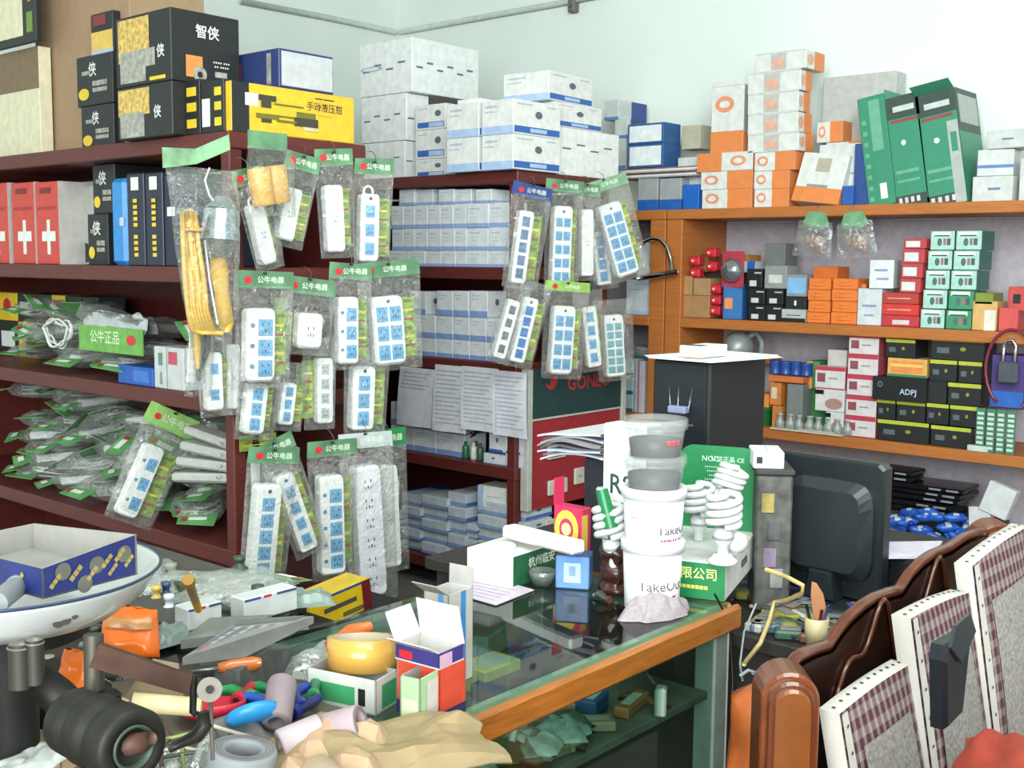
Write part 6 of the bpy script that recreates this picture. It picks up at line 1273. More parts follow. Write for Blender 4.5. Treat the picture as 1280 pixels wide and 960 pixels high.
# assorted parts strewn over the far half of the bench and the crate behind it
SC = ('3a4a3a', '6a6a62', 'a8a08a', '28344a', '4a3a2c', '7a8a84', 'c0bca8', '2a2c2c', '5a4a2a', '8a3a2a')
for i in range(64):
    if i < 40: px, py, zt_ = random.uniform(150, 430), random.uniform(728, 800), HC
    else: px, py, zt_ = random.uniform(20, 300), random.uniform(830, 900), HC
    q = P(px, py, 'Z', zt_+.01); q.x = min(max(q.x, .35), 1.26); q.y = min(max(q.y, 1.58), 2.2); kk = i % 4; c_ = SC[i % 10]
    mb = MB()
    if kk == 0: mb.box(-.03, -.02, 0, .03, .02, .025, M(c_, .5, var=.3), .003); mb.box(-.02, -.012, .025, .02, .012, .0256, M('9a9a90', .6))
    elif kk == 1: mb.tube([(-.04, 0, .010), (-.015, .012, .016), (.02, -.008, .012), (.045, .006, .010)], [.006, .009, .009, .006], M(c_, .4, var=.2), 8)
    elif kk == 2: mb.lathe([(0, 0), (.016, 0), (.017, .003), (.016, .028), (.008, .034), (.008, .042), (.011, .043), (.011, .050), (0, .051)], M(c_, .35), 14)
    else:
        s_ = i*1.7
        def lp(u, v): e = (1-abs(2*u-1)**3)*(1-abs(2*v-1)**3); return ((u-.5)*.11, (v-.5)*.08, .001+max(0, (.018+.016*noise.noise(Vector((u*5+s_, v*5, 1))))*e))
        mb.grid(lp, 10, 8, FILMD if i % 8 == 3 else M(c_, .3, var=.3), False); mb.box(-.03, -.02, 0, .03, .02, .008, M(c_, .5), .002)
    nm = ('loose_part_box', 'loose_tool', 'small_bottle', 'part_bag')[kk]
    tag(mb.build(nm, None, (q.x, q.y, zt_+.0005+(.03 if i % 5 == 0 else 0)), i*.8), f'dusty {("small box", "tool handle", "little bottle", "bag of parts")[kk]} on the bench, {ORD[i//4]} of the strewn ones', ('box', 'tool', 'bottle', 'bag')[kk], 'parts strewn on the bench')
for i, (px, py) in enumerate(((150, 742), (190, 728), (262, 738), (330, 748), (400, 758), (120, 742))):
    q = P(px, py, 'Z', HC+.03); q.x = min(q.x, 1.2); q.y = min(max(q.y, 1.7), 2.12)
    lay_bag((i*2+1) % 9, f'dusty cable bag on the far half of the bench, {ORD[i]} placed', (q.x, q.y, HC+.001), (0, 0, i*1.1), .8, 'cable bags on the bench')
# ---- orange plastic bags
OG = M('dc6a20', .25, var=.15, bump=.3, scale=12)
for i, (cx, by, lx, rx, ty, lb) in enumerate(((152, 822, 120, 200, 762, 'bright orange plastic pouch beside the enamel basin'), (88, 868, 56, 110, 820, 'orange plastic bag behind the scale beam'))):
    c0 = P(cx, by, 'Z', .86 if i == 0 else .88); mb = MB(); wx = (rx-lx)*depth(c0)/F; hz = along(c0, (0, 0, 1), py=ty)
    R3 = (RW @ Vector((1, 0, 0))); R3.z = 0; R3.normalize(); bk_ = Vector((-R3.y, R3.x, 0))
    def pf(u, v, s_): 
        e = ((1-abs(2*u-1)**3)*(1-abs(2*v-1)**3))**.5 if 0 < u < 1 and 0 < v < 1 else 0
        return R3*((u-.4)*wx*(1-.2*v))+bk_*(-s_*.022*e-.006*noise.noise(Vector((u*4+i, v*4, s_)))+v*.03)+Vector((0, 0, v*hz*(1-.12*u)+.0))
    mb.grid(lambda u, v: pf(u, v, 1), 16, 16, OG); mb.grid(lambda u, v: pf(u, v, -1), 16, 16, OG)
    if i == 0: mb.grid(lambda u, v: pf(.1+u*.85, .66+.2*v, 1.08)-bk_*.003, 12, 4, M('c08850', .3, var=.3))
    tag(mb.build('orange_pouch', None, c0), lb, 'bag', 'orange plastic bags')
q = P(190, 850, 'Z', .87); mb = MB(); mb.prism([(-.05, 0), (.045, 0), (.035, .055), (.0, .065)], 0, .04, M('a08c70', .7)); tag(mb.build('torn_cardboard', None, (q.x, q.y, HC+.002), -.6), 'torn tan cardboard piece behind the scale beam', 'cardboard')

# ---- enamel basin with blue box, on the balance
kz = 1.035
bc = P(8, 713, 'Z', kz+.055); Rb = 186*depth(bc)/F
t = thing('enamel_basin', 'large chipped white enamel basin with a blue rim line, left edge', 'basin', (bc.x, bc.y, kz))
EN = M('d2d5d3', .2, coat=.4, var=.02)
mb = MB(); mb.lathe([(0, 0), (Rb*.55, 0), (Rb*.74, .007), (Rb*.90, .028), (Rb*.97, .048), (Rb, .055), (Rb*1.0, .0575), (Rb*.965, .051), (Rb*.89, .031), (Rb*.73, .011), (Rb*.54, .004), (0, .004)], EN, 64); mb.build('bowl', t)
mb = MB(); mb.lathe([(Rb*.99, .0532), (Rb*1.006, .0555), (Rb*1.002, .0585), (Rb*.985, .0572)], M('2c3a56', .3), 64); mb.build('rim_line', t)
mb = MB()
for k, (an, zz, s_) in enumerate(((-.95, .030, .014), (-.88, .031, .012), (-.80, .034, .008))):
    an = math.atan2(-bc.y, -bc.x)+.98+an*.7; rr = Rb*(.90+.07*(zz-.028)/.020)+.0012
    mb.add([(rr*math.cos(an+s_*3*math.cos(a*PI/5)), rr*math.sin(an+s_*3*math.cos(a*PI/5)), zz+s_*.35*math.sin(a*PI/5)) for a in range(10)], [list(range(10))], M('4a4440', .8))
mb.build('chipped_enamel', t)
NV = M('202a64', .45, var=.15); GM = M('98864c', .5)
c0 = P(53, 754, 'Z', kz+.008); 
c0 = P(54, 749, 'Z', kz+.050); rz = .12
ex_ = Vector((math.cos(rz), math.sin(rz), 0)); ey_ = Vector((-math.sin(rz), math.cos(rz), 0))
dyy = .20; hz = along(c0, (0, 0, 1), py=711); dxx = .13
mb = MB(); th = .0025; rx1 = along(c0, ex_, px=172); dxx = rx1; IN2 = M('96948e', .8, var=.08)
mb.box(0, 0, 0, dxx, dyy, th, IN2)
def wall(p0, p1, h0, h1, m_o, m_i, inn):
    p0, p1 = Vector(p0), Vector(p1); i_ = Vector(inn)*th
    v = [p0, p1, p1+Vector((0, 0, h1)), p0+Vector((0, 0, h0))]; v2 = [p_+i_ for p_ in v]
    mb.add(v, [(0, 1, 2, 3)], m_o); mb.add(v2, [(3, 2, 1, 0)], m_i); mb.add(v+v2, [(3, 2, 6, 7), (0, 3, 7, 4), (1, 5, 6, 2)], m_i)
hL, hR = hz, along(c0+ex_*dxx, (0, 0, 1), py=668)
wall((0, 0, 0), (0, dyy, 0), hz, hz*.95, NV, IN2, (1, 0, 0)); wall((0, 0, 0), (dxx, 0, 0), hz, hR, NV, IN2, (0, 1, 0)); wall((dxx, 0, 0), (dxx, dyy, 0), hR, hz, IN2, IN2, (-1, 0, 0)); wall((0, dyy, 0), (dxx, dyy, 0), hz, hz, IN2, IN2, (0, -1, 0))
import itertools
def dia(f, u, v, s_, ch=None):
    if f == 'R': o_, a_, b_ = Vector((u, -.0012, v)), Vector((1, 0, 0)), Vector((0, 0, 1))
    else: o_, a_, b_ = Vector((-.0012, u, v)), Vector((0, -1, 0)), Vector((0, 0, 1))
    da = (a_*.7+b_*.7); db = (b_*.7-a_*.7)
    for k in range(-1, 2): mb.add([o_+da*(s_*.6*(k*1.15+p_))+db*(s_*.6*q_) for p_, q_ in ((-.5, -.5), (.5, -.5), (.5, .5), (-.5, .5))], [(0, 1, 2, 3)], GM)
for k, (u, v, s_) in enumerate(((.12, .45, .009), (.33, .5, .010), (.5, .30, .009), (.66, .55, .009), (.8, .62, .009), (.9, .3, .008), (.72, .2, .008))): dia('R', dxx*u, hz*v+.01*u, s_)
for k, (u, v) in enumerate(((.04, .5), (.10, .3), (.15, .6))): dia('L', u, hz*v, .009)
for u, v in ((.2, .75), (.42, .15), (.55, .7), (.85, .85)): mb.add([Vector((dxx*u+.010*math.cos(a*PI/6), -.0011, hz*v+.010*math.sin(a*PI/6))) for a in range(12)], [list(range(12))], M('5f5e54', .5))
tag(mb.build('blue_parts_box', None, c0, rz), 'open navy cardboard box with yellow diamond pattern, sitting in the basin', 'box')
mb = MB(); q = P(20, 742, 'Z', kz+.05); mb.T = Matrix.Rotation(.3, 4, 'Z'); mb.cyl((-.06, 0, .012), (.025, 0, .012), .012, .012, M('8e9294', .3), 16); mb.cyl((-.0, 0, .012), (.012, 0, .012), .0125, .0125, M('9aa2a8', .3), 16)
tag(mb.build('silver_tube', None, (q.x, q.y, kz+.045), .5), 'silver tube lying in the basin before the blue box', 'tube')

# ---- counter scale under the basin
IR = M('191816', .55, metal=.4, var=.3, scale=30); RU = M('4c3329', .7, metal=.3, var=.35, scale=40)
def zp(px, py, z_): return P(px, py, 'Z', z_)
ob_ = Vector((bc.x, bc.y, 0)); q = zp(60, 900, HC+.02)
t = thing('platform_scale', 'old dark iron counter scale with a rusty beam', 'scale', (q.x, q.y, HC)); o = t.location
mb = MB(); mb.box(-.20, -.0, .0, .10, .22, .05, IR, .012); mb.box(-.12, .02, .05, .02, .2, .09, IR, .012); mb.build('base', t)
mb = MB(); b0 = Vector((bc.x, bc.y, HC+.05))-o; mb.cyl(b0, b0+Vector((0, 0, kz-HC-.052)), .03, .03, IR, 20); mb.cyl(b0+Vector((0, 0, kz-HC-.07)), b0+Vector((0, 0, kz-HC-.0505)), .09, .09, IR, 28); mb.build('pan_support', t)
def dpt(px, py, d): return EYE+ray(px, py)/F*d
Ds = 1.12
for (x, y0, y1, r_) in ((25, 805, 850, .012), (43, 800, 845, .009)):
    mb = MB(); a_, b_ = dpt(x, y0, Ds), dpt(x+2, y1+10, Ds); mb.cyl(a_-o, b_-o, r_*.95, r_, M('3a3832', .55, metal=.4), 16); mb.lathe([(0, .004), (r_*.7, .003), (r_*1.05, -.003)], M('7a786e', .4, metal=.5), 16, a_-o); mb.build('post', t)
mb = MB(); a_, b_ = dpt(117, 793, Ds), dpt(118, 862, Ds); mb.cyl(a_-o, b_-o, .0095, .0095, M('57534a', .45, metal=.6), 18); mb.box(*(b_-o-Vector((.02, .02, .03))), *(b_-o+Vector((.02, .02, 0))), IR, .005); mb.build('beam_post', t)
mb = MB(); a_, b_ = dpt(118, 818, Ds-.01), dpt(245, 858, Ds+.02); d_ = (b_-a_).normalized(); sd_ = d_.cross(Vector((0, 0, 1))).normalized()
upv = sd_.cross(d_).normalized(); hh_, tt = .012, .004
vs = [a_-o+sd_*(s1_*tt)+upv*(s2_*hh_*k_) for k_, (s1_, s2_) in ((1, (-1, -1)), (1, (1, -1)), (1, (1, 1)), (1, (-1, 1)))]; vs += [b_-o+sd_*(s1_*tt)+upv*(s2_*hh_*.75) for (s1_, s2_) in ((-1, -1), (1, -1), (1, 1), (-1, 1))]
mb.add(vs, [(0, 3, 2, 1), (4, 5, 6, 7), (0, 1, 5, 4), (1, 2, 6, 5), (2, 3, 7, 6), (3, 0, 4, 7)], RU); mb.build('beam', t)
mb = MB(); pts = [dpt(x, y, Ds) for x, y in ((268, 842), (244, 843), (242, 860), (241, 890), (246, 893))]; mb.tube([p_-o for p_ in pts], .0035, IR, 8); mb.build('stirrup', t)
mb = MB(); pp = dpt(262, 862, Ds); nn = (EYE-pp).normalized(); mb.cyl(pp-o, pp-o+nn*.008, .011, .012, M('6f6a62', .5, metal=.4), 16); mb.cyl(pp-o+nn*.008, pp-o+nn*.012, .004, .004, IR, 10); mb.tube([dpt(263, 868, Ds)-o, dpt(264, 900, Ds)-o, dpt(266, 950, Ds)-o], .0022, M('5a504c'), 6); mb.build('pivot_disc', t)
mb = MB(); pts = [dpt(x, y, Ds) for x, y in ((254, 890), (256, 905), (246, 920), (228, 928), (212, 936))]; mb.tube([p_-o for p_ in pts], [.006, .008, .007, .005, .004], M('45443f', .35, metal=.7), 10); mb.build('hook', t)
mb = MB(); a_, b_ = dpt(50, 850, Ds+.01), dpt(95, 885, Ds+.01); mb.tube([a_-o, (a_+b_)/2-o+Vector((0, 0, -.002)), b_-o], [.016, .018, .014], IR, 12); mb.build('arm', t)
# poise weights: grooved drums
Dw = 1.04; t0 = dpt(90, 900, Dw+.04); t1 = dpt(168, 935, Dw-.03); d_ = (t1-t0); L_ = d_.length; Mx = Matrix.Translation(t0) @ d_.to_track_quat('Z', 'Y').to_matrix().to_4x4()
t = thing('grooved_weight', 'big dark grooved round iron weight at the lower left', 'weight', None, 0, None, mw=Mx); IW = M('25231f', .55, metal=.35, var=.25, scale=35)
mb = MB(); R_w = .034; mb.lathe([(0, 0), (R_w*.8, 0), (R_w*.9, .004), (R_w*.92, L_*.25), (R_w*.80, L_*.28), (R_w*.80, L_*.34), (R_w*.97, L_*.37), (R_w*.97, L_*.6), (R_w*.82, L_*.63), (R_w*.82, L_*.69), (R_w, L_*.72), (R_w, L_*.96), (R_w*.9, L_), (R_w*.62, L_), (R_w*.55, L_*.94), (0, L_*.94)], IW, 36); mb.build('drum', t)
mb = MB(); mb.lathe([(R_w*.56, L_*.95), (R_w*.6, L_*1.01), (R_w*.52, L_*1.01), (R_w*.48, L_*.95)], M('39483a', .5), 28); mb.tube([(0, 0, L_*.9), (.006, .004, L_*1.02), (.008, .010, L_*1.14)], [.010, .009, .006], M('54382e', .6), 10); mb.build('spindle', t)
# cream rod, white grey clutter, cardboard box front left, plastic film
mb = MB(); a_, b_ = zp(166, 878, .885), zp(252, 884, .875); mb.tube([a_, a_.lerp(b_, .5), b_], [.013, .0125, .012], M('d0bf94', .4, var=.05), 16); tag(mb.build('cream_rod', None), 'cream coloured thick rod lying beneath the rusty beam', 'rod')
c0 = dpt(70, 975, 1.0); t_, _ = None, None
c0 = zp(76, 955, .84); t = thing('open_carton', 'open tan cardboard box in the lower left corner', 'box', (c0.x, c0.y, HC+.002), .1)
mb = MB(); CB = M('b09878', .75, var=.06); h_ = along(Vector((c0.x, c0.y, HC)), (0, 0, 1), py=925); dyy = .16; 
mb.box(0, 0, 0, .10, dyy, .002, CB); mb.box(0, 0, .002, .002, dyy, h_, CB); mb.box(0, 0, .002, .1, .002, h_, CB); mb.box(.098, 0, .002, .1, dyy, h_*1.35, CB); mb.box(0, dyy-.002, .002, .1, dyy, h_, CB); mb.build('tray', t)
crumple('clear_plastic_bag', 'crumpled translucent plastic film at the bottom beside the weight', 'plastic bag', (lambda q_: (q_.x, q_.y, HC+.006))(zp(205, 945, .86)), .12, .09, .05, FILMD, .3, 5)
crumple('white_sheet', 'crumpled white plastic at the bottom left corner', 'plastic bag', (lambda q_: (q_.x, q_.y, HC+.05))(zp(30, 962, .87)), .12, .06, .02, M('c8ccc8', .3), .3, 6)
crumple('clear_plastic_bag', 'clear plastic film lying behind the yellow tape roll', 'plastic bag', (lambda q_: (q_.x, q_.y, HC+.004))(zp(415, 805, .86)), .16, .12, .035, FILMD, .3, 9)
mb = MB(); q = zp(410, 800, .87); mb.tube([(0, 0, .02), (.05, -.01, .03), (.09, -.02, .028)], [.008, .012, .008], M('d86a30', .4), 10); tag(mb.build('orange_bag_strip', None, q-Vector((0, 0, .03)), .3), 'orange plastic strip showing behind the tape roll', 'plastic strip')
crumple('grey_cloth', 'grey dusty cloth heap under the scale hook', 'cloth', (lambda q_: (q_.x, q_.y, HC+.008))(zp(290, 925, .84)), .12, .1, .03, M('6a6662', .9, var=.3), .8, 2)
for i in range(10):
    q = zp(random.uniform(195, 300), random.uniform(915, 955), .845); mb = MB(); L_ = random.uniform(.02, .05)
    mb.tube([(-L_, 0, 0), (0, .006, .004), (L_, 0, .002)], .0025, M(('8a9a5a', '5a4a3a', 'b8b4a0', '3a4a3a')[i % 4], .5), 6)
    tag(mb.build('cable_scrap', None, q+Vector((0, 0, .012)), (0, 0, i*.9)), f'short cable scrap among the clutter under the hook, {ORD[i]} of the scraps', 'scrap', 'cable scraps')

# ================================================================ desk, PC tower, monitor
DZ = .74
t = thing('computer_desk', 'dark cluttered desk behind the sofa and beyond the counter end', 'desk', (2.5, 1.3, 0)); o = t.location
for nm, a in (('desk_top', (1.93, .88, DZ-.03, 3.0, 1.95, DZ)), ('side_panel', (1.95, .9, 0, 1.98, 1.93, DZ-.031)), ('side_panel', (2.95, .9, 0, 2.98, 1.93, DZ-.031)), ('modesty_panel', (1.98, 1.9, .1, 2.95, 1.92, DZ-.031))):
    mb = MB(); mb.T = Matrix.Translation(-o); mb.box(*a, M('2c2826', .6, var=.2), .003); mb.build(nm, t)
# black tower
c0 = P(887, 560, 'Z', .78); c0 = EYE+ray(887, 500)/F*2.75; c0.z = DZ+.001
dyt, dxt, dzt = along(c0, (0, 1, 0), px=811), along(c0, (1, 0, 0), px=951), along(c0, (0, 0, 1), py=453)
t = thing('black_speaker_cabinet', 'black computer tower with papers on top behind the green card', 'computer tower', c0); TB = M('121518', .5, var=.12)
mb = MB(); mb.box(0, 0, 0, dxt, dyt, dzt, TB, .006); mb.build('case', t)
mb = MB(); mb.box(-.003, .01, dzt*.02, 0, dyt-.01, dzt*.98, M('181c21', .4), .001); mb.box(-.006, dyt*.25, dzt*.67, -.003, dyt*.75, dzt*.68, M('4a5248')); mb.build('front_panel', t)
mb = MB(); y_ = dyt*.52; zz = along(c0, (0, 0, 1), py=512)
for k in (-.05, -.012, .015): mb.tube([(-.02, y_+k*.8, zz+.0), (-.022, y_+k, zz+.05)], .0016, M('8a9098', .3, metal=.6), 6)
mb.box(-.03, y_-.035, zz-.014, -.006, y_+.015, zz+.004, M('7f86a4', .4), .003); mb.build('front_plugs', t)
tz = c0.z+dzt
pts = [P(x, y, 'Z', tz+.002) for x, y in ((822, 450), (835, 443), (955, 449), (925, 455))]
mb = MB(); pl = [Vector((c0.x-.02, c0.y+dyt+.0, tz)), Vector((c0.x-.03, c0.y-.02, tz)), Vector((c0.x+dxt*.9, c0.y-.06, tz)), Vector((c0.x+dxt, c0.y+dyt*.8, tz))]
for k in range(3): 
    e_ = Vector((.006*k, .01*k, .0015+.002*k)); mb.add([p_+e_ for p_ in pl]+[p_+e_+Vector((0, 0, .0012)) for p_ in pl], [(0, 1, 2, 3), (7, 6, 5, 4), (0, 4, 5, 1), (1, 5, 6, 2), (2, 6, 7, 3), (3, 7, 4, 0)], M('dcdee2', .6))
tag(mb.build('paper_stack', None), 'a few white sheets lying on the black tower', 'paper')
cS = Vector((c0.x-.01, c0.y+.02, tz+.009)); 
t_ = carton('small_open_box', 'small white box with dark opening on top of the black tower', 'box', None, .12, along(cS, (0, 1, 0), px=849) if along(cS, (0, 1, 0), px=849) > .03 else .08, .028, cS, 0, WHITE, [('L', 0, 0, 1, .3, M('e0b8a0')), ('T', .05, .1, .35, .9, M('3a3230'))])
# grey dusty case left of the monitor
cg = EYE+ray(944, 680)/F*2.36; cg.z = DZ+.001
RG = -.95
t = thing('dusty_case', 'dusty grey speckled computer case standing left of the monitor', 'computer case', cg, RG)
exg = Vector((math.cos(RG), math.sin(RG), 0)); dxg = along(cg, exg, px=986); dzg = along(cg, (0, 0, 1), py=594)
mb = MB(); mb.box(0, 0, 0, dxg, .12, dzg, M('4e4e4a', .6, var=.6, scale=30), .004); mb.build('case', t)
mb = MB(); mb.box(-.004, -.004, dzg, dxg+.004, .12, dzg+.012, M('2a2c2e', .5), .003); mb.build('top_edge', t)
for k, (u, v, c_) in enumerate(((.3, .8, '9a8a4a'), (.5, .6, '4a4a4c'), (.4, .4, '7a6a80'), (.6, .25, '8a8a86'))):
    mb = MB(); mb.box(dxg*u-.012, -.003, dzg*v-.02, dxg*u+.014, -.0005, dzg*v+.02, M(c_, .6, var=.4), .001); mb.build('stained_sticker', t)
cw = Vector((cg.x, cg.y+.01, cg.z+dzg+.0125)); carton('white_box', 'white flat box on the dusty case beside the monitor', 'box', None, along(cw, exg, px=980), .09, .035, cw, RG, WHITE, [('R', .1, .3, .3, .7, BLACK)])
# monitor (seen from behind)
mc = EYE+ray(1046, 650)/F*2.42
nrm = Matrix.Rotation(-.5, 3, 'Z') @ (Vector((EYE.x-mc.x, EYE.y-mc.y, 0)).normalized())
rt = Vector((-nrm.y, nrm.x, 0)); rt = rt if rt.dot(RW @ Vector((1, 0, 0))) > 0 else -rt
up = Vector((0, 0, 1)); bk_ = up.cross(rt).normalized()
Mx = Matrix((rt, bk_, up)).transposed().to_4x4(); Mx.translation = Vector((mc.x, mc.y, DZ))
if bk_.dot(nrm) > 0: print('monitor flip')
t = thing('computer_monitor', 'black computer monitor seen from behind on a swivel stand', 'monitor', None, 0, None, mw=Mx)
l0 = (Mx.inverted() @ (Vector((mc.x, mc.y, 1.0))))
def mx_(px): return along(Vector((mc.x, mc.y, 1.0)), rt, px=px)
x0, x1 = mx_(975), mx_(1110); zt = along(Vector((mc.x, mc.y, DZ)), up, py=572); zb_ = along(Vector((mc.x, mc.y, DZ)), up, py=742)
MK = M('1e2427', .35, var=.08)
poly = [(x0, zb_+.01), (x0+.012, zb_), (x1-.012, zb_), (x1, zb_+.01), (x1, zt-.01), (x1-.012, zt), (x0+.012, zt), (x0, zt-.01)]
mb = MB(); mb.prism(poly, -.016, .016, MK, inset=.006); mb.build('bezel', t)
xm, wz = (x0+x1)/2+.01, (x1-x0)*.40
p2 = [(xm+wz*math.copysign(abs(math.cos(a*PI/12))**.35, math.cos(a*PI/12)), (zt+zb_)/2+(zt-zb_)*.36*math.copysign(abs(math.sin(a*PI/12))**.45, math.sin(a*PI/12))) for a in range(24)]
mb = MB(); mb.prism(p2, -.05, -.012, M('23282c', .4, var=.06), inset=.022); mb.build('rear_housing', t)
mb = MB(); mb.box(xm-.02, -.053, zb_+.02, xm+.02, -.051, zb_+.045, M('c0c0b8', .6)); mb.build('sticker', t)
mb = MB(); mb.prism([(xm-.035, .02), (xm+.035, .02), (xm+.025, zb_+.06), (xm-.025, zb_+.06)], -.06, -.02, MK, inset=.006); mb.build('stand_neck', t)
mb = MB(); mb.lathe([(0, 0), (.11, 0), (.112, .006), (.06, .016), (0, .022)], MK, 36, (xm, -.02, .001)); mb.build('stand_base', t)
# desk clutter
def tubepx(name, label, cat, pts, r_, m, z_=DZ, group=None):
    mb = MB(); mb.tube([P(x, y, 'Z', zz) for x, y, zz in pts], r_, m, 8); return tag(mb.build(name, None), label, cat, group)
tubepx('cream_cable', 'stiff cream cable bent in a hook between the counter and the desk', 'cable', [(958, 712, .84), (985, 722, .86), (1004, 732, .86), (1002, 742, .84), (985, 750, .81), (968, 752, .79), (962, 775, .77), (950, 805, .75), (930, 830, .745)], .0045, M('c8b478', .4))
tubepx('white_wire', 'thin pale wire hanging down beside the counter end', 'cable', [(945, 755, .80), (930, 790, .77), (925, 830, .75), (928, 850, .745)], .002, M('8a9290', .4))
tubepx('black_wire', 'black wire drooping over the end edge of the counter', 'cable', [(893, 742, .85), (905, 765, .81), (913, 790, .76), (916, 850, .68), (914, 900, .6)], .002, BLACK)
q = P(1020, 805, 'Z', DZ); pz = along(q, (0, 0, 1), py=772); rp = 15*depth(q)/F
t = thing('pen_pot', 'cream pot with a comb and pens on the desk', 'pen pot', q+Vector((0, 0, .001)))
mb = MB(); mb.lathe([(0, 0), (rp*.9, 0), (rp, pz), (rp*.93, pz), (rp*.85, .004), (0, .004)], M('c6b88c', .4, var=.08), 28); mb.build('pot', t)
for k, (a_, h_, c_) in enumerate(((0, .05, '3a3a8a'), (2, .045, '2a2a2a'), (4, .04, '7a3028'), (5, .05, '4a5a9a'))):
    mb = MB(); mb.tube([(rp*.3*math.cos(a_), rp*.3*math.sin(a_), .02), (rp*.9*math.cos(a_), rp*.9*math.sin(a_), pz+h_*.5)], .003, M(c_, .4), 6); mb.build('pen', t)
mb = MB(); rtv = RW @ Vector((1, 0, 0)); rtv.z = 0; rtv.normalize(); bkv = Vector((-rtv.y, rtv.x, 0))
cpts = [(.00, 0), (.012, 0), (.016, .03), (.010, .055), (-.003, .075), (-.012, .078), (-.013, .05), (-.008, .02)]
vs = [rtv*x+Vector((0, 0, pz-.01+z_)) for x, z_ in cpts]; n_ = len(vs); mb.add(vs+[v_+bkv*.003 for v_ in vs], [list(range(n_)), list(range(2*n_-1, n_-1, -1))]+[(i, n_+i, n_+(i+1) % n_, (i+1) % n_) for i in range(n_)], M('b8805a', .5)); mb.build('wooden_comb', t)
slab_ = lambda nm, lb, cat, pix, z_, m: slabq(nm, lb, cat, pix, (z_,)*4, .006, m)
slab_('note_paper', 'lilac sheet of paper right of the monitor', 'paper', [(1102, 695), (1164, 695), (1178, 676), (1112, 677)], .86, M('c8c0d0', .6))
mb = MB(); q = P(1140, 695, 'Z', .85); mb.box(q.x-.05, q.y-.05, DZ, q.x+.03, q.y+.06, .853, M('1c1c1f', .2), .008); tag(mb.build('black_device', None), 'glossy black device under the lilac paper', 'device')
JC = ('3a4f9a', '4a4c48', 'b8b8ac', '6a4a38', '20242a', '3a5a4a', '8a8a40', '5a6a80')
for i in range(60):
    px, py = random.uniform(928, 1010), random.uniform(735, 850)
    if i % 4 == 0: px, py = random.uniform(1000, 1110), random.uniform(715, 765)
    q = P(px, py, 'Z', DZ+.01)
    if q.x < 1.97: q.x = 1.97+random.uniform(0, .1)
    if q.y < .92: q.y = .92+random.uniform(0, .08)
    mb = MB(); kk = i % 3
    if kk == 0: mb.box(-.03, -.018, 0, .03, .018, .018, M(JC[i % 8], .4), .004); mb.box(-.02, -.01, .018, .02, .01, .0205, M('7a7a76', .5), .001)
    elif kk == 1: mb.tube([(-.05, 0, .008), (-.02, .02, .012), (.02, -.01, .01), (.05, .01, .008)], .004, M(JC[i % 8], .4), 8)
    else: mb.lathe([(0, 0), (.018, 0), (.018, .012), (.012, .018), (0, .018)], M(JC[i % 8], .4), 18)
    tag(mb.build(('small_gadget', 'cable_piece', 'round_cap')[kk], None, (q.x, q.y, DZ+.001), i*.7), f'{("small boxy gadget", "short piece of cable", "round cap")[kk]} in the desk clutter before the monitor, in its {ORD[i % 16]} place, {("left", "middle", "right", "rear")[i % 4]} part', ('gadget', 'cable', 'cap')[kk], 'small things on the desk')
for i, (px, py, c_) in enumerate(((1085, 728, 'd0dcd0'), (1095, 722, 'e0e4e0'), (1078, 735, '6a9a6a'), (1105, 730, 'b8c8b8'))):
    q = P(px, py, 'Z', DZ+.03); mb = MB(); mb.lathe([(0, 0), (.014, 0), (.014, .03), (.01, .036), (0, .036)], M(c_, .3), 16); tag(mb.build('small_jar', None, (q.x, q.y, DZ+.001)), f'small pale jar right of the monitor stand, {ORD[i]} from the left', 'jar', 'small pale jars')
# papers and dark carton behind the red board's corner
q = EYE+ray(745, 600)/F*2.6; zt_ = P(0, 0, 'Z', 1).z
cN = Vector((q.x, q.y-.06, DZ+.001)); cN = EYE+ray(760, 600)/F*2.55; cN.z = DZ+.001; hN = along(cN, (0, 0, 1), py=576)
carton('dark_carton', 'dark blue-black carton behind the RS box carrying newspapers', 'box', None, .22, along(cN, (0, 1, 0), px=728), hN, cN, 0, M('20242c', .6), [])
mb = MB(); cz = cN.z+hN; y1 = cN.y+along(Vector((cN.x, cN.y, cz)), (0, 1, 0), px=682)
for k in range(9):
    o_ = .012*math.sin(k*2.1); m_ = (M('c4c6cc', .6), M('8a8488', .6), M('b0b8c8', .6), M('6a6468', .6))[k % 4]
    mb.grid(lambda u, v: (cN.x-.02+o_+.24*u, cN.y+.0+(y1-cN.y)*v, cz+.003+.0062*k-.02*max(0, v-.55)**2*4+.004*math.sin(v*5+k)), 6, 14, m_); mb.grid(lambda u, v: (cN.x-.02+o_+.24*u, cN.y+.0+(y1-cN.y)*v, cz+.0075+.0062*k-.02*max(0, v-.55)**2*4+.004*math.sin(v*5+k)), 6, 14, m_)
    mb.grid(lambda u, v: (cN.x-.02+o_, cN.y+.0+(y1-cN.y)*v, cz+.003+.0045*u+.0062*k-.02*max(0, v-.55)**2*4+.004*math.sin(v*5+k)), 1, 14, m_)
tag(mb.build('newspaper_pile', None), 'curling pile of newspapers sticking out left of the RS box', 'newspapers')

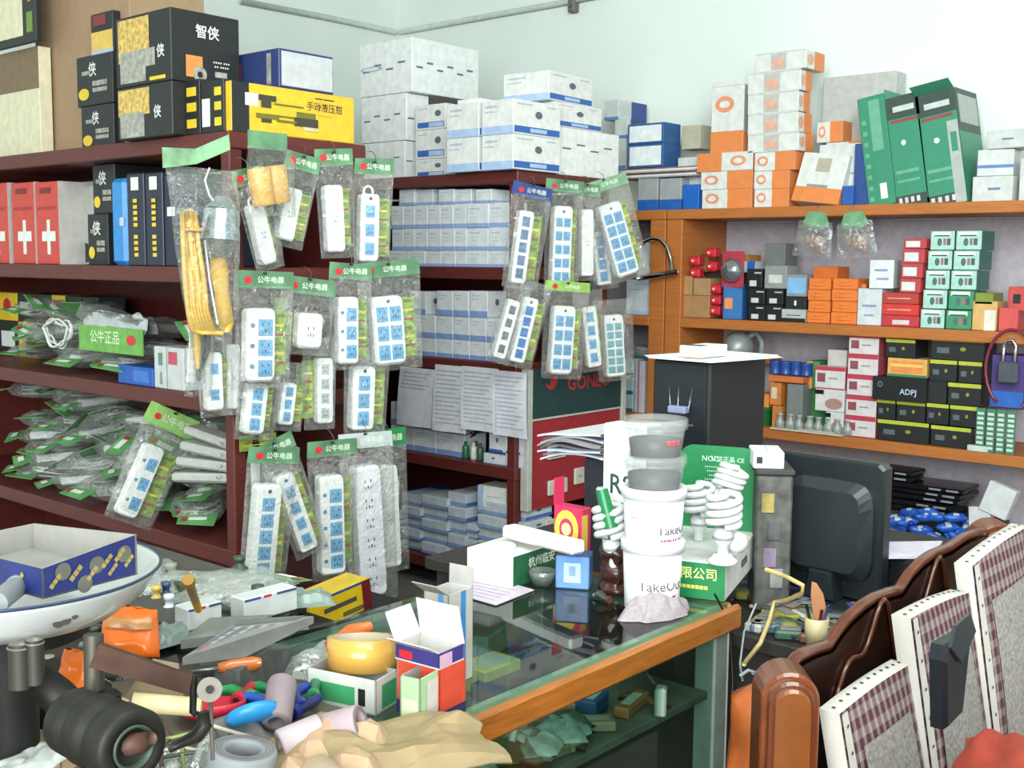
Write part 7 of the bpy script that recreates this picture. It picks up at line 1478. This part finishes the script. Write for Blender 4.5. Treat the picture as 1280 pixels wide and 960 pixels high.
# ================================================================ wooden sofa with plaid covers
def plaid():
    m = bpy.data.materials.new('plaid_cloth'); m.use_nodes = True; nt = m.node_tree; L = nt.links.new; b = nt.nodes['Principled BSDF']; b.inputs['Roughness'].default_value = .9
    tc = nt.nodes.new('ShaderNodeTexCoord'); sp = nt.nodes.new('ShaderNodeSeparateXYZ'); L(tc.outputs['Object'], sp.inputs[0])
    def math_(op, a, b_=None):
        n = nt.nodes.new('ShaderNodeMath'); n.operation = op
        for i, v in enumerate((a, b_)):
            if v is None: continue
            if isinstance(v, (int, float)): n.inputs[i].default_value = v
            else: L(v, n.inputs[i])
        return n.outputs[0]
    def stripe(o_, f_, th): return math_('GREATER_THAN', math_('SINE', math_('MULTIPLY', o_, f_)), th)
    sx = stripe(sp.outputs[0], 330, -.25); sz = stripe(math_('ADD', sp.outputs[2], math_('MULTIPLY', sp.outputs[1], .6)), 200, -.1)
    mx = nt.nodes.new('ShaderNodeMix'); mx.data_type = 'RGBA'; mx.inputs[6].default_value = lin('a89a94')+(1,); mx.inputs[7].default_value = lin('5a2638')+(1,)
    L(math_('MULTIPLY', math_('ADD', math_('MULTIPLY', sx, .65), math_('MULTIPLY', sz, .45)), .95), mx.inputs[0])
    n = nt.nodes.new('ShaderNodeTexNoise'); n.inputs['Scale'].default_value = 260; L(tc.outputs['Object'], n.inputs['Vector']); m3 = nt.nodes.new('ShaderNodeMix'); m3.data_type = 'RGBA'; m3.blend_type = 'MULTIPLY'; m3.inputs[0].default_value = .5
    L(mx.outputs[2], m3.inputs[6]); L(n.outputs['Fac'], m3.inputs[7]); L(m3.outputs[2], b.inputs['Base Color']); return m
PL = plaid(); BAND = M('b8b4ac', .9, var=.04); DOTM = M('2a2a2c', .9); WK = M('8a8480', .9, var=.35, scale=160, bump=.3)
SW_ = M('26110a', .35, coat=.2, var=.4, kind='wood'); SO = M('6e3416', .3, coat=.4, var=.18, kind='wood')
SX0, SX1, SY = 1.36, 2.56, .72
t = thing('carved_sofa', 'carved dark wooden sofa with humped back rail, right foreground', 'sofa', ((SX0+SX1)/2, SY, 0)); o = t.location
def sp_(nm, mb): 
    mb.v = [v-o for v in mb.v]; return mb.build(nm, t)
# back: profile along X of top edge
RP = [P(x, y, 'Y', SY) for x, y in ((978, 850), (990, 832), (1004, 815), (1022, 806), (1042, 800), (1054, 782), (1067, 766), (1085, 750), (1099, 741), (1116, 735), (1130, 732), (1142, 713), (1156, 698), (1170, 688), (1192, 679), (1211, 666), (1228, 660), (1245, 660))]
def zback(u):
    x = RP[0].x+(RP[-1].x-RP[0].x)*u
    for a, b in zip(RP, RP[1:]):
        if x <= b.x+1e-6: return a.z+(b.z-a.z)*(x-a.x)/max(1e-6, b.x-a.x)
    return RP[-1].z
SX0, SX1 = RP[0].x-.05, RP[-1].x+.05
N = 60; poly = [(SX0+.05+(SX1-SX0-.1)*i/N, zback(i/N)) for i in range(N+1)]+[(SX1-.05, .40), (SX0+.05, .40)]
mb = MB()
for i in range(N):
    (a, za), (b, zb2) = poly[i], poly[i+1]; mb.add([(a, SY, .40), (b, SY, .40), (b, SY, zb2-.02), (a, SY, za-.02), (a, SY+.02, .40), (b, SY+.02, .40), (b, SY+.02, zb2-.02), (a, SY+.02, za-.02)], [(0, 1, 2, 3), (7, 6, 5, 4)], SW_)
sp_('back_panel', mb)
mb = MB(); mb.tube([(x, SY+.010, z_-.010) for x, z_ in poly[:N+1]], .009, M('552812', .3, coat=.4, var=.3), 12); sp_('top_rail', mb)
mb = MB()
for c_ in (.35, .62): 
    pts = [(SX0+.05+(SX1-SX0-.1)*(c_-.16+.32*i/20), SY-.004, zback(c_)-.08-.05*math.cos(i/20*2*PI)+.03*math.sin(i/20*4*PI)) for i in range(21)]; mb.tube(pts, .004, M('4a2412', .3, coat=.4), 8)
sp_('carved_scroll', mb)
# arched end posts facing the camera
def arch(px_c, X_, zt_, w_, d_, nm):
    c_ = P(px_c, 840, 'X', X_); mb = MB(); pose = []
    for k, (sc1, y_) in enumerate(((1, 0), (.80, -.010), (.62, -.018), (.46, -.012))):
        w2 = w_*sc1/2; zt2 = zt_-w_*(1-sc1)*.55
        pl = [(-w2*.8, .35), (-w2, .6), (-w2, zt2-w2)]+[(-w2*math.cos(a*PI/12), zt2-w2+w2*math.sin(a*PI/12)) for a in range(1, 12)]+[(w2, zt2-w2), (w2, .6), (w2*.8, .35)]
        mb.prism([(a, b) for a, b in pl], y_-.012, y_+(.05 if k == 0 else 0), (M('6a3416', .3, coat=.4, var=.2), M('5c2c12', .3, coat=.4), M('743f1a', .3, coat=.4), M('84491c', .3, coat=.4))[k], inset=.004)
    return mb, c_
mb, c_ = arch(987, SX0, 0, .0, 0, '') if False else (None, None)
pc = P(987, 838, 'X', SX0+.01); wpost = 74*depth(pc)/F
for nm, (px_, X_, zt_, w_) in (('end_post', (987, SX0+.01, pc.z, wpost)), ('end_post', (1238, SX1-.06, P(1238, 652, 'X', SX1-.06).z, .09))):
    mb, c_ = arch(px_, X_, zt_, w_, 0, nm); fa = math.atan2(-c_.x, c_.y)  # face towards the shop front
    R_ = Matrix.Translation((c_.x, c_.y, 0)) @ Matrix.Rotation(math.radians(-50), 4, 'Z')
    mb.v = [R_ @ v for v in mb.v]; sp_(nm, mb)
mb = MB(); mb.box(SX0, .15, .36, SX1, SY-.01, .42, SO, .01); sp_('seat', mb)
for x in (SX0, SX1-.06):
    mb = MB(); mb.box(x, .15, 0, x+.06, .21, .359, SO, .008); sp_('leg', mb); mb = MB(); mb.box(x, SY-.05, 0, x+.06, SY+.01, .359, SO, .008); sp_('leg', mb)
# plaid back cushions
def cushion(label, tl, tr, ztop_, i):
    Yc = SY-.055
    a = P(tl[0], tl[1], 'Y', Yc); b = P(tr[0], tr[1], 'Y', Yc); W = b.x-a.x; zt0, zt1 = a.z, b.z
    t = thing('plaid_cushion', label, 'cushion', (a.x, Yc, .425), 0, 'plaid back cushions'); D = .03
    def zt(u): return (zt0+(zt1-zt0)*u)-.425
    def f(u, v, y): return (W*u, y-.09*v*1.0, zt(u)*(1-v)+.004*math.sin(u*PI)*(1-v))
    mb = MB(); bw = .17
    def front(u, v): return f(u, v, -.02-.014*math.sin(u*PI)*math.sin(min(1, v*1.4)*PI))
    mb.grid(front, 24, 16, PL); mb.build('cover_front', t)
    mb = MB(); mb.grid(lambda u, v: (front(.17+.66*u, .13+.8*v)[0], front(.17+.66*u, .13+.8*v)[1]-.003, front(.17+.66*u, .13+.8*v)[2]), 16, 12, WK); mb.build('woven_panel', t)
    def topf(u, v): 
        p_ = f(u, 0, -.02+v*D); return (p_[0], p_[1], p_[2]+.006*math.sin(v*PI)*math.sin(u*PI))
    mb = MB(); mb.grid(topf, 24, 8, BAND)
    for k in range(11):
        q_ = Vector(topf((k+.5)/11, .45))+Vector((0, 0, .0012)); mb.add([q_+Vector((.003*math.cos(a_*PI/4), .003*math.sin(a_*PI/4), 0)) for a_ in range(8)], [list(range(8))], DOTM)
    mb.build('top_band', t)
    mb = MB()
    def sidef(u, v): return (-.008*math.sin(u*PI)*math.sin(v*PI), f(0, v, -.02+u*D)[1], zt(0)*(1-v))
    mb.grid(sidef, 8, 16, BAND)
    mb.grid(lambda u, v: (front(u*.07, v)[0]-.001, front(u*.07, v)[1]-.004, front(u*.07, v)[2]), 3, 16, BAND)
    for k in range(12):
        for fn_ in (lambda v_: Vector(front(.035, v_))+Vector((0, -.0052, 0)),):
            q_ = fn_((k+.5)/12); mb.add([q_+Vector((.003*math.cos(a_*PI/4), 0, .003*math.sin(a_*PI/4))) for a_ in range(8)], [list(range(8))], DOTM)
    mb.build('side_band', t)
    mb = MB(); mb.grid(lambda u, v: (W+.008*math.sin(u*PI)*math.sin(v*PI), f(1, v, -.02+u*D)[1], zt(1)*(1-v)), 6, 10, BAND); mb.grid(lambda u, v: f(u, v, -.02+D), 4, 4, BAND); mb.build('back_band', t)
cushion('nearest plaid back cushion, at the bottom edge of the picture', (1032, 888), (1122, 826), 0, 0)
cushion('middle plaid back cushion, with a black pouch hanging in front', (1122, 770), (1196, 738), 0, 1)
cushion('farthest plaid back cushion, at the right edge', (1200, 705), (1272, 655), 0, 2)
# black pouch on the middle cushion
q = P(1178, 812, 'Y', SY-.19); t = thing('black_pouch', 'black folded plastic pouch hanging in front of the middle cushion', 'pouch', q)
mb = MB(); BP = M('191d22', .2, var=.1)
mb.prism([(-.03, -.095), (.026, -.09), (.042, .0), (.042, .018), (-.042, .02), (-.045, 0)], -.022, .0, BP, inset=.006); mb.build('body', t)
mb = MB(); mb.prism([(-.045, .02), (-.03, .045), (.02, .05), (.045, .02), (.0, -.012)], -.027, -.023, M('2a3236', .2), inset=.001); mb.build('flap', t)
q = P(1278, 962, 'Y', SY-.34); crumple('red_cloth', 'orange-red cloth bundle at the lower right corner', 'cloth', (q.x-.02, q.y, q.z-.03), .24, .14, .10, M('96321f', .85, var=.1), .2, 4, fold=.55, n=20)
mb = MB(); mb.box(q.x-.15, q.y-.1, .421, q.x+.25, q.y+.10, q.z-.058, M('7a4038', .8), .02); tag(mb.build('red_seat_pad', None), 'dull red padded bundle under the orange-red cloth on the sofa seat', 'pad')
# brown carved piece and orange bags between counter and sofa
q = P(950, 920, 'X', 1.62)
bq = EYE+ray(950, 925)/F*1.82; bz = along(bq, (0, 0, 1), py=855)+bq.z
mb = MB()
def bf(u, v): a = u*2*PI; rr = (.055+.010*noise.noise(Vector((math.cos(a)*2, math.sin(a)*2, v*5))))*(1-.25*v**3)*(1 if v < 1 else .3); return (rr*math.cos(a), rr*math.sin(a), (bz-.45)*v)
mb.grid(bf, 28, 16, M('a8582a', .3, var=.3, scale=15)); tag(mb.build('brown_bag', None, (bq.x, bq.y, .45)), 'shiny orange-brown plastic bag standing between the counter and the sofa post', 'bag')
mb = MB(); mb.box(bq.x-.08, bq.y-.06, .0, bq.x+.08, bq.y+.06, .449, M('6a3c20', .5), .01); tag(mb.build('brown_carton', None), 'brown carton on the floor between the counter and the sofa', 'box')
for i, (pts) in enumerate((((925, 845, .76), (935, 838, .77), (950, 842, .76), (940, 858, .74), (925, 865, .72)), ((930, 868, .70), (945, 862, .70), (950, 880, .68), (935, 890, .66)), ((940, 842, .74), (960, 838, .75), (975, 846, .74)))):
    tubepx('loose_wire', f'grey loose wire curl between the counter post and the sofa post, {ORD[i]} from the top', 'cable', pts, .003, M('8a9294', .4), group='grey wire curls')

# ================================================================ labels of look-alikes, told apart by their order from the left
def scr(o):
    c = cc(o.matrix_world.translation if o.parent is None else o.location); return 640+F*c.x/c.z
bpy.context.view_layer.update()
for grp, base, text in (('parts strewn on the bench', 'loose_part_box', 'dusty small box on the dark bench'), ('parts strewn on the bench', 'loose_tool', 'bent dusty tool on the dark bench'), ('parts strewn on the bench', 'small_bottle', 'little dusty bottle on the dark bench'), ('parts strewn on the bench', 'part_bag', 'bag of small parts on the dark bench'),
        ('small things on the desk', 'small_gadget', 'small boxy gadget in the desk clutter'), ('small things on the desk', 'cable_piece', 'short piece of cable in the desk clutter'), ('small things on the desk', 'round_cap', 'round cap in the desk clutter'),
        ('odds and ends inside the counter', 'small_box', 'little box on the inner counter shelf'), ('odds and ends inside the counter', 'metal_rod', 'bent rod on the inner counter shelf'), ('packets inside the glass counter', 'plastic_packet', 'crumpled packet on the inner counter shelf'),
        ('cable scraps', 'cable_scrap', 'cable scrap under the scale hook'), ('coloured plastic wall plugs', 'plastic_plug', 'coloured plastic wall plug before the grey metal block'), ('heap of blue plugs', 'blue_plug', 'blue wrapped plug in the heap under the cabinet shelf'), ('cable bags on the bench', 'bagged_cable', 'dusty cable bag on the far half of the bench'), ('small parts at the back of the bench', 'small_bottle', 'small bottle-like part behind the orange pouch')):
    L_ = sorted([o for o in C.objects if o.get('group') == grp and o.name.split('.')[0] == base], key=scr)
    for i, o in enumerate(L_): o['label'] = f'{text}, {ORD[i] if i < 20 else ["twenty", "thirty", "forty"][i//10-2]+"-"+ORD[i % 10]} from the left' if i else f'{text}, leftmost of its kind'
